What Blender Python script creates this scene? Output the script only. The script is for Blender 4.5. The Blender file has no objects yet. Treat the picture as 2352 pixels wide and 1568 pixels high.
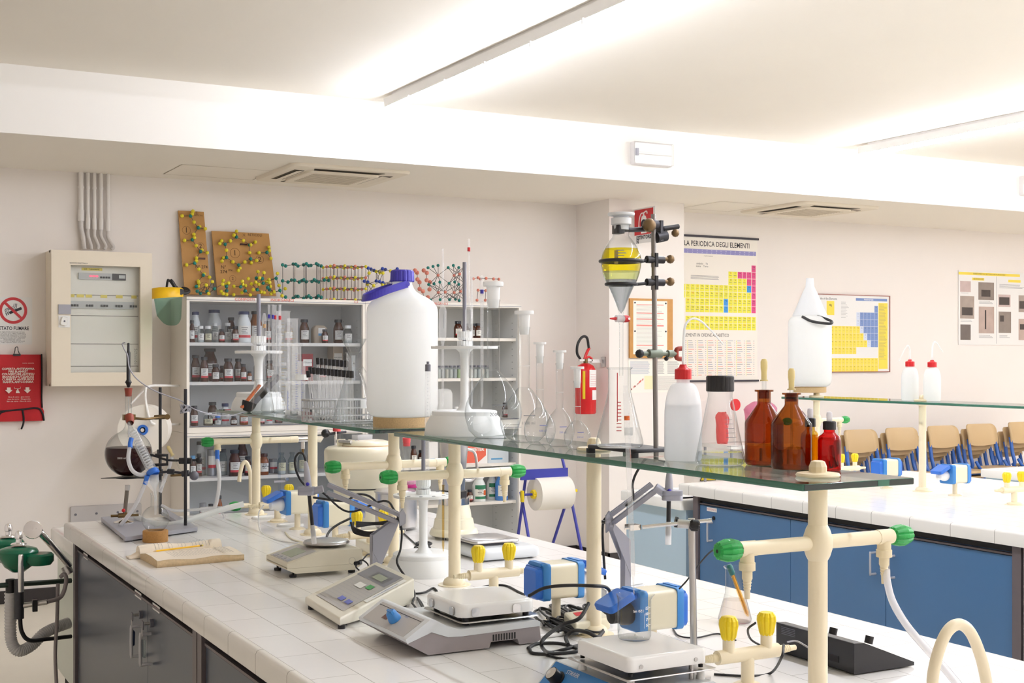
import bpy, math, random
from mathutils import Matrix, Vector
random.seed(7)
PI = math.pi
C = bpy.context.scene.collection
SC = bpy.context.scene

# ------------------------------------------------------------ camera, exposure, light
F_PX, U0, V0, TH, CZ = 2970.0, 1176.0, 822.0, math.radians(28.3), 1.62
cd = bpy.data.cameras.new('camera'); cam = bpy.data.objects.new('camera', cd); C.objects.link(cam)
cam.location = (0, 0, CZ); cam.rotation_euler = (PI / 2, 0, -TH)
cd.sensor_width = 36; cd.lens = F_PX * 36 / 2352; cd.shift_y = (V0 - 784) / 2352
cd.clip_start = .05; cd.clip_end = 60
SC.camera = cam
SC.view_settings.view_transform = 'Standard'; SC.view_settings.look = 'None'
SC.view_settings.gamma = 1; SC.view_settings.use_curve_mapping = False
SC.view_settings.exposure = 0.52
SC.cycles.transparent_max_bounces = 48
SC.cycles.max_bounces = 12; SC.cycles.diffuse_bounces = 6; SC.cycles.glossy_bounces = 4
SC.cycles.caustics_reflective = False; SC.cycles.caustics_refractive = False
SC.cycles.sample_clamp_indirect = 6; SC.cycles.adaptive_threshold = .025
w = bpy.data.worlds.new('world'); SC.world = w; w.use_nodes = True
w.node_tree.nodes['Background'].inputs[0].default_value = (1, 1, 1, 1)
w.node_tree.nodes['Background'].inputs[1].default_value = .3
TUBE_POWER = 98.0                      # emission of the fluorescent tubes (set on them below)

FW = Vector((math.sin(TH), math.cos(TH), 0)); RT = Vector((math.cos(TH), -math.sin(TH), 0))
def ray(u, v): return FW + RT * ((u - U0) / F_PX) + Vector((0, 0, -(v - V0) / F_PX))
def Pd(u, v, d): return Vector((0, 0, CZ)) + ray(u, v) * d
def Pz(u, v, z): r = ray(u, v); return Pd(u, v, (z - CZ) / r.z)
def Py(u, v, y): r = ray(u, v); return Pd(u, v, y / r.y)
def Px(u, v, x): r = ray(u, v); return Pd(u, v, x / r.x)
def dep(p): return p[0] * FW.x + p[1] * FW.y
def kk(p): return dep(p) / F_PX        # metres per photo pixel at a point

# ------------------------------------------------------------ materials
def lin(c):
    if isinstance(c, str):
        c = [int(c[i:i + 2], 16) / 255 for i in (0, 2, 4)]
    return tuple((x / 12.92 if x <= .04045 else ((x + .055) / 1.055) ** 2.4) for x in c) + (1,)
MATS = {}
def mat(name, col, rough=.5, metal=0, noise=0, nscale=40, spec=.5, bump=0, emit=0, alpha=1):
    if name in MATS: return MATS[name]
    m = bpy.data.materials.new(name); m.use_nodes = True; nt = m.node_tree; b = nt.nodes['Principled BSDF']
    c = lin(col); b.inputs['Base Color'].default_value = c
    b.inputs['Roughness'].default_value = rough; b.inputs['Metallic'].default_value = metal
    b.inputs['Specular IOR Level'].default_value = spec
    if alpha < 1: b.inputs['Alpha'].default_value = alpha
    if emit:
        b.inputs['Emission Color'].default_value = c; b.inputs['Emission Strength'].default_value = emit
    if noise or bump:
        tc = nt.nodes.new('ShaderNodeTexCoord'); n = nt.nodes.new('ShaderNodeTexNoise'); n.inputs['Scale'].default_value = nscale
        n.inputs['Detail'].default_value = 4
        nt.links.new(tc.outputs['Object'], n.inputs['Vector'])
        if noise:
            mx = nt.nodes.new('ShaderNodeMix'); mx.data_type = 'RGBA'
            mx.inputs[6].default_value = tuple(x * (1 - noise) for x in c[:3]) + (1,)
            mx.inputs[7].default_value = tuple(min(1, x * (1 + noise)) for x in c[:3]) + (1,)
            nt.links.new(n.outputs['Fac'], mx.inputs[0]); nt.links.new(mx.outputs[2], b.inputs['Base Color'])
        if bump:
            bp = nt.nodes.new('ShaderNodeBump'); bp.inputs['Strength'].default_value = bump; bp.inputs['Distance'].default_value = .002
            nt.links.new(n.outputs['Fac'], bp.inputs['Height']); nt.links.new(bp.outputs[0], b.inputs['Normal'])
    MATS[name] = m; return m
def glass(name, tint, edge=None, ior=1.45, rough=.02):
    """thin-walled glassware: tinted see-through body, fresnel reflection, denser at grazing angles"""
    if name in MATS: return MATS[name]
    m = bpy.data.materials.new(name); m.use_nodes = True; nt = m.node_tree; nt.nodes.clear()
    out = nt.nodes.new('ShaderNodeOutputMaterial'); tr = nt.nodes.new('ShaderNodeBsdfTransparent'); gl = nt.nodes.new('ShaderNodeBsdfGlossy')
    mx = nt.nodes.new('ShaderNodeMixShader'); fr = nt.nodes.new('ShaderNodeFresnel'); fr.inputs['IOR'].default_value = ior
    gl.inputs['Roughness'].default_value = rough
    ge = nt.nodes.new('ShaderNodeNewGeometry'); im = nt.nodes.new('ShaderNodeMix'); im.inputs[2].default_value = ior; im.inputs[3].default_value = 1 / ior
    nt.links.new(ge.outputs['Backfacing'], im.inputs[0]); nt.links.new(im.outputs[0], fr.inputs['IOR'])   # same reflectance seen from inside the wall
    lw = nt.nodes.new('ShaderNodeLayerWeight'); lw.inputs['Blend'].default_value = .13
    c = nt.nodes.new('ShaderNodeMix'); c.data_type = 'RGBA'
    t = lin(tint); e = lin(edge) if edge else tuple(x * .55 for x in t[:3]) + (1,)
    c.inputs[6].default_value = t; c.inputs[7].default_value = e
    nt.links.new(lw.outputs['Facing'], c.inputs[0]); nt.links.new(c.outputs[2], tr.inputs[0])
    nt.links.new(fr.outputs[0], mx.inputs[0]); nt.links.new(tr.outputs[0], mx.inputs[1]); nt.links.new(gl.outputs[0], mx.inputs[2])
    nt.links.new(mx.outputs[0], out.inputs[0])
    MATS[name] = m; return m
def milky(name, col, see=0.0, trans=.45, rough=.35):
    """translucent white plastic"""
    if name in MATS: return MATS[name]
    m = bpy.data.materials.new(name); m.use_nodes = True; nt = m.node_tree; nt.nodes.clear()
    N = nt.nodes.new; L = nt.links.new
    out = N('ShaderNodeOutputMaterial'); d = N('ShaderNodeBsdfDiffuse'); t = N('ShaderNodeBsdfTranslucent'); g = N('ShaderNodeBsdfGlossy')
    c = lin(col); d.inputs[0].default_value = c; t.inputs[0].default_value = c; g.inputs['Roughness'].default_value = rough
    a = N('ShaderNodeMixShader'); a.inputs[0].default_value = trans; L(d.outputs[0], a.inputs[1]); L(t.outputs[0], a.inputs[2])
    last = a
    if see:
        tp = N('ShaderNodeBsdfTransparent'); s = N('ShaderNodeMixShader'); s.inputs[0].default_value = see
        L(a.outputs[0], s.inputs[1]); L(tp.outputs[0], s.inputs[2]); last = s
    fr = N('ShaderNodeFresnel'); fr.inputs[0].default_value = 1.4; ge = N('ShaderNodeNewGeometry'); im = N('ShaderNodeMix'); im.inputs[2].default_value = 1.4; im.inputs[3].default_value = 1 / 1.4; L(ge.outputs['Backfacing'], im.inputs[0]); L(im.outputs[0], fr.inputs[0]); z = N('ShaderNodeMixShader')
    L(fr.outputs[0], z.inputs[0]); L(last.outputs[0], z.inputs[1]); L(g.outputs[0], z.inputs[2]); L(z.outputs[0], out.inputs[0])
    MATS[name] = m; return m
def tiles(name, col, grout, bw, rh, ox, oy, swap=True, rough=.18, offset=.5, mortar=.0016, axes='yx'):
    """glazed brick-bond tiles laid out by the object's own coordinates"""
    m = bpy.data.materials.new(name); m.use_nodes = True; nt = m.node_tree; N = nt.nodes.new; L = nt.links.new
    b = nt.nodes['Principled BSDF']; tc = N('ShaderNodeTexCoord'); sp = N('ShaderNodeSeparateXYZ'); cb = N('ShaderNodeCombineXYZ')
    L(tc.outputs['Object'], sp.inputs[0])
    for i, (ax, o) in enumerate(zip(axes, (ox, oy))):
        a = N('ShaderNodeMath'); a.operation = 'ADD'; a.inputs[1].default_value = o
        L(sp.outputs['xyz'.index(ax)], a.inputs[0]); L(a.outputs[0], cb.inputs[i])
    br = N('ShaderNodeTexBrick'); L(cb.outputs[0], br.inputs['Vector'])
    br.inputs['Scale'].default_value = 1; br.inputs['Brick Width'].default_value = bw; br.inputs['Row Height'].default_value = rh
    br.inputs['Mortar Size'].default_value = mortar; br.inputs['Mortar Smooth'].default_value = .3; br.offset = offset
    c = lin(col); br.inputs['Color1'].default_value = c; br.inputs['Color2'].default_value = tuple(x * .955 for x in c[:3]) + (1,)
    br.inputs['Mortar'].default_value = lin(grout); L(br.outputs['Color'], b.inputs['Base Color'])
    bp = N('ShaderNodeBump'); bp.inputs['Strength'].default_value = .5; bp.inputs['Distance'].default_value = .0015; bp.invert = True
    L(br.outputs['Fac'], bp.inputs['Height'])
    n = N('ShaderNodeTexNoise'); n.inputs['Scale'].default_value = 14; L(tc.outputs['Object'], n.inputs['Vector'])
    b2 = N('ShaderNodeBump'); b2.inputs['Strength'].default_value = .12; b2.inputs['Distance'].default_value = .002
    L(n.outputs['Fac'], b2.inputs['Height']); L(bp.outputs[0], b2.inputs['Normal']); L(b2.outputs[0], b.inputs['Normal'])
    b.inputs['Roughness'].default_value = rough
    MATS[name] = m; return m

# ------------------------------------------------------------ mesh building
def frame(a, b):
    a = Vector(a); b = Vector(b); z = (b - a); L = z.length; z.normalize()
    x = z.orthogonal().normalized(); y = z.cross(x)
    return Matrix(((x.x, y.x, z.x, a.x), (x.y, y.y, z.y, a.y), (x.z, y.z, z.z, a.z), (0, 0, 0, 1))), L
def T(x=0, y=0, z=0): return Matrix.Translation((x, y, z))
def R(a, ax='Z'): return Matrix.Rotation(a, 4, ax)
def smooth_path(pts, n=6):
    P = [Vector(p) for p in pts]
    if len(P) < 3: return P
    P = [2 * P[0] - P[1]] + P + [2 * P[-1] - P[-2]]; out = []
    for i in range(1, len(P) - 2):
        for j in range(n):
            t = j / n; a, b, c, d = P[i - 1], P[i], P[i + 1], P[i + 2]
            out.append(.5 * ((2 * b) + (c - a) * t + (2 * a - 5 * b + 4 * c - d) * t * t + (3 * b - a - 3 * c + d) * t ** 3))
    out.append(P[-2]); return out
TEXTS = {}
def glyphs(s, bold=0):
    k = (s, bold)
    if k not in TEXTS:
        cu = bpy.data.curves.new('t', 'FONT'); cu.body = s; cu.align_x = 'CENTER'; cu.align_y = 'CENTER'; cu.resolution_u = 2; cu.offset = bold
        o = bpy.data.objects.new('t', cu); C.objects.link(o)
        me = bpy.data.meshes.new_from_object(o.evaluated_get(bpy.context.evaluated_depsgraph_get()))
        TEXTS[k] = ([tuple(v.co) for v in me.vertices], [tuple(p.vertices) for p in me.polygons])
        bpy.data.objects.remove(o); bpy.data.curves.remove(cu); bpy.data.meshes.remove(me)
    return TEXTS[k]
class MB:
    def __init__(s): s.v = []; s.f = []; s.m = []; s.sm = []; s.mats = []; s.M = Matrix()
    def add(s, vs, fs, m, sm=False, X=None):
        X = s.M @ X if X is not None else s.M
        if m not in s.mats: s.mats.append(m)
        i = s.mats.index(m); o = len(s.v)
        s.v += [tuple(X @ Vector(p)) for p in vs]
        flip = X.determinant() < 0
        for f in fs:
            f = tuple(a + o for a in f); s.f.append(f[::-1] if flip else f); s.m.append(i); s.sm.append(sm)
        return s
    def box(s, a, b, m, X=None):
        x0, y0, z0 = a; x1, y1, z1 = b
        x0, x1 = sorted((x0, x1)); y0, y1 = sorted((y0, y1)); z0, z1 = sorted((z0, z1))
        v = [(x, y, z) for z in (z0, z1) for x, y in ((x0, y0), (x1, y0), (x1, y1), (x0, y1))]
        return s.add(v, [(3, 2, 1, 0), (4, 5, 6, 7), (0, 1, 5, 4), (1, 2, 6, 5), (2, 3, 7, 6), (3, 0, 4, 7)], m, False, X)
    def cb(s, c, d, m, X=None):
        return s.box([c[i] - d[i] / 2 for i in range(3)], [c[i] + d[i] / 2 for i in range(3)], m, X)
    def loops(s, L, m, sm=True, X=None, cap0=True, cap1=True, sharp=False):
        """skin a list of equal-length closed loops"""
        n = len(L[0])
        if sharp:
            for i in range(len(L) - 1):
                s.add(L[i] + L[i + 1], [(j, (j + 1) % n, n + (j + 1) % n, n + j) for j in range(n)], m, sm, X)
        else:
            v = [p for l in L for p in l]
            s.add(v, [(i * n + j, i * n + (j + 1) % n, (i + 1) * n + (j + 1) % n, (i + 1) * n + j) for i in range(len(L) - 1) for j in range(n)], m, sm, X)
        if cap0: s.add(L[0], [tuple(range(n))[::-1]], m, False, X)
        if cap1: s.add(L[-1], [tuple(range(n))], m, False, X)
        return s
    def rr(s, w, d, r, lev, m, X=None, n=4, sm=True, cap0=True, cap1=True):
        """rounded-rectangle loft: lev = [(inset, z)], optional third value shifts the loop in x"""
        L = []
        for l in lev:
            i, z = l[0], l[1]; sx = l[2] if len(l) > 2 else 0
            hw, hd, q = w / 2 - i, d / 2 - i, max(r - i, .0004); lp = []
            for cx, cy, a0 in ((1, 1, 0), (-1, 1, 90), (-1, -1, 180), (1, -1, 270)):
                for k in range(n + 1):
                    a = math.radians(a0 + 90 * k / n); lp.append((cx * (hw - q) + q * math.cos(a) + sx, cy * (hd - q) + q * math.sin(a), z))
            L.append(lp)
        return s.loops(L, m, sm, X, cap0, cap1)
    def lathe(s, prof, m, X=None, seg=24, sm=True):
        runs = [[prof[0]]]
        for i in range(1, len(prof)):
            runs[-1].append(prof[i])
            if i < len(prof) - 1:
                a = Vector((prof[i][0] - prof[i - 1][0], prof[i][1] - prof[i - 1][1])); b = Vector((prof[i + 1][0] - prof[i][0], prof[i + 1][1] - prof[i][1]))
                if a.length > 1e-7 and b.length > 1e-7 and a.angle(b) > .7: runs.append([prof[i]])
        for rn in runs:
            v = []; f = []
            for r, z in rn:
                v += [(r * math.cos(2 * PI * j / seg), r * math.sin(2 * PI * j / seg), z) for j in range(seg)]
            for i in range(len(rn) - 1):
                for j in range(seg):
                    a, b = i * seg + j, i * seg + (j + 1) % seg
                    if rn[i][0] < 1e-6: f.append((a, b + seg, a + seg))
                    elif rn[i + 1][0] < 1e-6: f.append((a, b, a + seg))
                    else: f.append((a, b, b + seg, a + seg))
            s.add(v, f, m, sm, X)
        return s
    def cyl(s, a, b, r, m, r2=None, seg=16, X=None, cap=True):
        Fm, L = frame(a, b); r2 = r if r2 is None else r2
        X = X @ Fm if X is not None else Fm
        return s.lathe(([(0, 0)] if cap else []) + [(r, 0), (r2, L)] + ([(0, L)] if cap else []), m, X, seg)
    def sph(s, c, r, m, seg=12, X=None, sz=1):
        pr = [(r * math.sin(PI * i / (seg // 2)), -r * sz * math.cos(PI * i / (seg // 2))) for i in range(seg // 2 + 1)]
        pr[0] = (0, -r * sz); pr[-1] = (0, r * sz)
        Xc = T(*c); Xc = X @ Xc if X is not None else Xc
        return s.lathe(pr, m, Xc, seg)
    def tube(s, pts, r, m, seg=8, n=6, X=None, cap=True):
        P = smooth_path(pts, n) if n else [Vector(p) for p in pts]
        L = []; up = None
        for i, p in enumerate(P):
            t = (P[min(i + 1, len(P) - 1)] - P[max(i - 1, 0)]).normalized()
            if up is None: up = t.orthogonal().normalized()
            up = (up - t * up.dot(t)); up = up.normalized() if up.length > 1e-6 else t.orthogonal().normalized()
            y = t.cross(up); rr = r(i / (len(P) - 1)) if callable(r) else r
            L.append([tuple(p + (up * math.cos(a) + y * math.sin(a)) * rr) for a in [2 * PI * j / seg for j in range(seg)]])
        return s.loops(L, m, True, X, cap, cap)
    def prism(s, poly, z0, z1, m, X=None, sm=False):
        a = [(x, y, z0) for x, y in poly]; b = [(x, y, z1) for x, y in poly]
        n = len(poly); s.add(a + b, [(j, (j + 1) % n, n + (j + 1) % n, n + j) for j in range(n)], m, sm, X)
        s.add(a, [tuple(range(n))[::-1]], m, False, X); s.add(b, [tuple(range(n))], m, False, X); return s
    def text(s, t, size, m, X, bold=0, wfac=1):
        v, f = glyphs(t, bold); return s.add([(x * size * wfac, y * size, 0) for x, y, z in v], f, m, False, X)
    def obj(s, name, parent=None, loc=None):
        me = bpy.data.meshes.new(name); me.from_pydata(s.v, [], s.f)
        for m in s.mats: me.materials.append(m)
        me.polygons.foreach_set('material_index', s.m); me.polygons.foreach_set('use_smooth', s.sm)
        me.update(); o = bpy.data.objects.new(name, me); C.objects.link(o)
        if parent is not None: o.parent = parent
        if loc is not None: o.location = loc
        return o
def tag(o, label, cat, group=None, kind=None):
    o['label'] = label; o['category'] = cat
    if group: o['group'] = group
    if kind: o['kind'] = kind
    return o
def thing(name, label, cat, loc=(0, 0, 0), rz=0, group=None):
    o = bpy.data.objects.new(name, None); C.objects.link(o); o.empty_display_size = .05
    o.location = loc; o.rotation_euler = (0, 0, rz); return tag(o, label, cat, group)
def struct(name, mb):
    o = mb.obj(name); o['kind'] = 'structure'; return o
def dup(root, loc, rz=None, label=None, group=None):
    r = root.copy(); C.objects.link(r); r.location = loc
    if rz is not None: r.rotation_euler = (0, 0, rz)
    if label: r['label'] = label
    if group: r['group'] = group
    for ch in root.children:
        c = ch.copy(); C.objects.link(c); c.parent = r
        for g in ch.children:
            d = g.copy(); C.objects.link(d); d.parent = c
    return r
SPLIT = {'feet': 'foot', 'tube_clips': 'tube_clip', 'screws': 'screw', 'pins': 'pin', 'metal_clips': 'metal_clip', 'black_knobs': 'black_knob', 'yellow_labels': 'yellow_label', 'knobs': 'knob', 'photographs': 'photograph',
         'stickers': 'sticker', 'blue_keys': 'blue_key', 'labels': 'label', 'hub_nuts': 'hub_nut', 'hanging_rails': 'hanging_rail', 'coupling': 'coupling', 'yellow_clip': 'yellow_clip', 'door_rail': 'door_rail', 'upright_rods': 'upright_rod',
         'wing_screw': 'wing_screw', 'vent_slots': 'vent_slot', 'yellow_banners': 'yellow_banner', 'jaws': 'jaw', 'grey_hose': 'grey_hose', 'labels_': 'label'}
def split_pieces(mb, tol=.0022):
    """separate a mesh builder into its disjoint solid pieces"""
    par = list(range(len(mb.v)))
    def find(i):
        while par[i] != i: par[i] = par[par[i]]; i = par[i]
        return i
    for f in mb.f:
        a = find(f[0])
        for q in f[1:]: par[find(q)] = a
    isl = {}
    for i, f in enumerate(mb.f): isl.setdefault(find(f[0]), []).append(i)
    G = []
    for fs in isl.values():
        vs = [mb.v[j] for i in fs for j in mb.f[i]]; lo = [min(q[a] for q in vs) - tol for a in range(3)]; hi = [max(q[a] for q in vs) + tol for a in range(3)]; G.append([fs, lo, hi])
    ch = True
    while ch:
        ch = False
        for i in range(len(G)):
            for j in range(i + 1, len(G)):
                if all(G[i][1][a] <= G[j][2][a] and G[j][1][a] <= G[i][2][a] for a in range(3)):
                    G[i] = [G[i][0] + G[j][0], [min(G[i][1][a], G[j][1][a]) for a in range(3)], [max(G[i][2][a], G[j][2][a]) for a in range(3)]]; G.pop(j); ch = True; break
            if ch: break
    out = []
    for fs, lo, hi in G:
        n = MB(); n.mats = mb.mats; mp = {}
        for i in sorted(fs):
            for j in mb.f[i]:
                if j not in mp: mp[j] = len(n.v); n.v.append(mb.v[j])
            n.f.append(tuple(mp[j] for j in mb.f[i])); n.m.append(mb.m[i]); n.sm.append(mb.sm[i])
        out.append(n)
    return out
def part(parent, name, mb, label=None):
    if name in SPLIT:
        for q in split_pieces(mb): o = q.obj(SPLIT[name], parent)
        return o
    o = mb.obj(name, parent)
    if label: o['label'] = label
    return o
VX = Matrix(((1, 0, 0, 0), (0, 0, -1, 0), (0, 1, 0, 0), (0, 0, 0, 1)))      # xy drawing stood upright, facing -Y
ORD = ['first', 'second', 'third', 'fourth', 'fifth', 'sixth', 'seventh', 'eighth', 'ninth', 'tenth', 'eleventh', 'twelfth', 'thirteenth', 'fourteenth', 'fifteenth', 'sixteenth', 'seventeenth', 'eighteenth', 'nineteenth', 'twentieth']

# shared materials
M_wall = mat('wall_paint', 'EFE9E4', .9, noise=.015, nscale=3)
M_ceil = mat('ceiling_paint', 'F3EDE3', .9, noise=.015, nscale=2)
M_bulk = mat('bulkhead_paint', 'F4F1EC', .9)
M_floor = mat('floor_vinyl', 'E7E0D0', .35, noise=.04, nscale=6)
M_black = mat('black_plastic', '17161A', .4)
M_rubber = mat('black_rubber', '1C1B1E', .55)
M_white = mat('white_plastic', 'F2F1EE', .4)
M_cream = mat('cream_pipe', 'EFE2C4', .3)
M_creamB = mat('cream_enamel', 'E6DFC6', .25)
M_chrome = mat('chrome', 'E8E8EA', .12, 1)
M_steel = mat('brushed_steel', 'C4C3C4', .3, 1, noise=.1, nscale=20)
M_iron = mat('dark_iron', '45454B', .45, .6, noise=.2, nscale=50)
M_ironP = mat('black_iron', '2B2A2E', .45, .3)
M_brass = mat('brass', '7A6444', .35, .9)
M_blue = mat('blue_plastic', '2F6FD0', .35)
M_blueM = mat('mid_blue_plastic', '3E86CC', .4)
M_navy = mat('indigo_plastic', '3A34A8', .35)
M_green = mat('green_knob', '1F9A45', .4)
M_yellow = mat('yellow_knob', 'F0D41E', .4)
M_red = mat('red_plastic', 'CE1F26', .35)
M_glass = glass('clear_glass', 'FDFEFE', 'A2AAAD')
M_glassG = glass('shelf_glass', 'F8FCFA', 'E6F0EC', 1.4)
M_gedge = mat('glass_edge_green', '2E6B58', .1, spec=.8, noise=.12, nscale=30)
M_gedgeD = mat('glass_edge_dark', '1E2E2E', .1, spec=.8, noise=.2, nscale=30)
M_amber = glass('amber_glass', 'C08A40', '744412')
M_tglass = milky('whitened_tube_glass', 'F8FAFC', .80, .3, .08)  # clear glass with white mixed in to stand in for its bright edges
M_hose = milky('clear_hose', 'F4F4F6', .25, .4, .2)
M_pe = milky('milky_plastic', 'FAFBFA', 0, .5)
M_pe2 = milky('milky_thin_plastic', 'F2F6F9', .3, .4)
M_cork = mat('cork', 'C6A87C', .85, noise=.25, nscale=220, bump=.4)
M_paper = mat('paper', 'F4EFE6', .8)
M_ink = mat('ink', '33323A', .7)
M_grey = mat('grey_plastic', 'A6A6B0', .45)
M_greyD = mat('dark_grey_plastic', '6C6C76', .45)
M_glabel = mat('jar_label', 'F1EEE6', .7)
M_frost = milky('frosted_stopper', 'F3F3F2', .1, .4)
# ============================================================ the room
YW, XL, XR, YB = 9.10, -3.6, 12.5, -5.0
ZC, ZS, YBK = 3.26, 2.875, 7.68
b = MB(); b.box((XL, YB, -.1), (XR, YW, 0), M_floor); struct('floor', b)
b = MB(); b.box((XL, YB, ZC), (XR, YBK + .05, ZC + .1), M_ceil); struct('ceiling', b)
b = MB(); b.box((XL, YBK + .012, ZS), (XR, YW, ZS + .005), M_ceil); b.box((XL, YBK, ZS), (XR, YBK + .012, ZC), M_bulk); struct('trim_1', b)
b = MB(); b.box((XL, YW, 0), (XR, YW + .1, ZC), M_wall); struct('wall_back', b)
b = MB(); b.box((XL - .1, YB, 0), (XL, YW, ZC), M_wall); struct('wall_left', b)
b = MB(); b.box((XR, YB, 0), (XR + .1, YW, ZC), M_wall); struct('wall_right', b)
b = MB(); b.box((XL, YB - .1, 0), (XR, YB, ZC), M_wall); struct('wall_front', b)
PX0, PX1, PYF = 5.50, 6.22, 8.60
b = MB(); b.box((PX0, PYF, 0), (PX1, YW, ZS), M_wall); struct('wall_pillar', b)
M_base = mat('baseboard', '2A2424', .5)
b = MB(); b.box((XL, YW - .012, 0), (PX0, YW, .085), M_base); b.box((PX1, YW - .012, 0), (XR, YW, .085), M_base); struct('baseboard_back', b)
b = MB(); b.box((PX0 - .012, PYF - .012, 0), (PX0, YW, .085), M_base); b.box((PX0 - .012, PYF - .012, 0), (PX1 + .012, PYF, .085), M_base)
b.box((PX1, PYF, 0), (PX1 + .012, YW, .085), M_base); struct('baseboard_pillar', b)
# access panels let into the lower ceiling
M_line = mat('panel_joint', 'A89C88', .9)
def quadline(b, pts, z, wd=.004):
    for i in range(len(pts)):
        a = Vector(pts[i]); c = Vector(pts[(i + 1) % len(pts)]); d = (c - a).normalized() * wd; n = Vector((-d.y, d.x))
        b.add([(a.x - n.x, a.y - n.y, z), (c.x - n.x, c.y - n.y, z), (c.x + n.x, c.y + n.y, z), (a.x + n.x, a.y + n.y, z)], [(0, 3, 2, 1)], M_line)
b = MB()
q = Pz(418, 377, ZS); quadline(b, [(q.x, q.y), (q.x + .62, q.y), (q.x + .62, q.y + .5), (q.x, q.y + .5)], ZS - .0015, .003)
q = Pz(1655, 462, ZS); quadline(b, [(q.x, q.y), (q.x + .5, q.y), (q.x + .5, q.y + .55), (q.x, q.y + .55)], ZS - .0015, .003)
struct('trim_2', b)

# air-conditioning cassettes
M_ac = mat('cassette_plastic', 'E9E0D0', .6); M_acd = mat('cassette_slot', '6B6358', .8)
def cassette(cx, cy, s, label):
    t = thing('air_conditioning_cassette', label, 'air conditioner', (cx, cy, ZS), 0, 'ceiling cassettes under the bulkhead')
    b = MB(); b.rr(s, s, .06, [(0, 0), (0, -.012), (.012, -.02)], M_ac, cap0=False); part(t, 'frame', b)
    h = s * .36
    for i in range(4):
        X = R(i * PI / 2); b = MB(); b.prism([(-h * .82, -h - .045), (h * .82, -h - .045), (h * .74, -h + .03), (-h * .74, -h + .03)], -.0225, -.0205, M_acd, X)
        b.add([(-h * .8, -h - .03, -.03), (h * .8, -h - .03, -.03), (h * .74, -h + .03, -.0215), (-h * .74, -h + .03, -.0215)], [(3, 2, 1, 0)], M_ac, False, X); part(t, 'air_flap', b)
    b = MB(); g = h - .05; b.rr(2 * g, 2 * g, .03, [(0, -.02), (.0, -.03), (.006, -.033)], M_ac)
    for i in range(12):
        y = -g + .06 + i * (2 * g - .12) / 11
        b.box((-g + .05, y - .004, -.0345), (g - .05, y + .004, -.033), M_line)
    part(t, 'grille', b); return t
q = Pz(742, 408, ZS); cassette(q.x, 8.38, .84, 'white square ceiling cassette above the reagent cabinets')
q = Pz(1808, 487, ZS); cassette(q.x, 8.40, .84, 'white square ceiling cassette above the pillar and wall charts')

# fluorescent strips
M_lampb = mat('lamp_housing', 'F4F2EF', .5)
M_tube = mat('lamp_tube', 'F0F4FF', .5, emit=TUBE_POWER)
def lamp(x, y0, y1, label):
    t = thing('fluorescent_strip_light', label, 'ceiling light', (x, y0, ZC), 0, 'fluorescent strips on the ceiling')
    L = y1 - y0; n = max(1, round(L / 1.5)); b = MB()
    b.prism([(-.0165, -.07), (.0165, -.07), (.026, -.018), (-.026, -.018)], -L, 0, M_lampb, VX); b.box((-.012, .1, -.02), (.012, L - .1, 0), M_lampb); part(t, 'housing', b)
    for i in range(n):
        a = i * L / n + .03; c = (i + 1) * L / n - .03
        b = MB(); b.cyl((0, a, -.088), (0, c, -.088), .013, M_tube, seg=8); part(t, 'tube', b)
    b = MB()
    for i in range(int(L / .5) + 1):
        y = i * .5 + .02
        if y < L: b.cb((0, y, -.08), (.05, .012, .03), M_lampb)
    part(t, 'tube_clips', b)
for x, y0, y1, l in ((3.15, 4.6, 7.5, 'long fluorescent strip light that ends above the pale carboy'), (3.15, .9, 4.5, 'fluorescent strip light overhead, next nearer in the same row'),
                     (3.15, -3.6, .8, 'fluorescent strip light behind the camera over the near bench'), (7.08, 3.4, 7.5, 'fluorescent strip light that ends above the wall charts on the right'),
                     (7.08, -3.6, 3.3, 'fluorescent strip light over the second bench, nearer half'), (11.0, -3.0, 7.5, 'fluorescent strip light over the far aisle')):
    lamp(x, y0, y1, l)

# emergency lights on the bulkhead
M_diff = mat('emergency_diffuser', 'D8D4D2', .2)
M_clearp = glass('clear_cover', 'FEFEFE', 'F0F0EE', 1.3)
def emergency(u, v, label):
    p = Py(u, v, YBK); t = thing('emergency_light', label, 'emergency light', (p.x, YBK, p.z), 0, 'emergency lights on the bulkhead')
    wd, h = .335, .165
    X = R(PI / 2, 'X')
    b = MB(); b.rr(wd, h, .012, [(0, 0), (0, .04), (.004, .045)], M_diff, X); b.rr(wd - .02, h - .02, .01, [(0, .045), (0, .05)], M_white, X); part(t, 'body', b)
    b = MB(); b.rr(wd - .01, h - .01, .012, [(0, .046), (0, .07), (.006, .076)], M_clearp, X, cap0=False); part(t, 'cover', b)
    b = MB(); b.cyl((-wd / 2 + .03, -.058, 0), (wd / 2 - .02, -.058, 0), .008, M_white, seg=10); b.box((-wd / 2 + .012, -.066, -.02), (-wd / 2 + .032, -.05, .03), M_grey); part(t, 'tube', b)
emergency(1492, 356, 'white emergency light box in the middle of the bulkhead')
emergency(2372, 430, 'white emergency light box cut off at the right end of the bulkhead')

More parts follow.
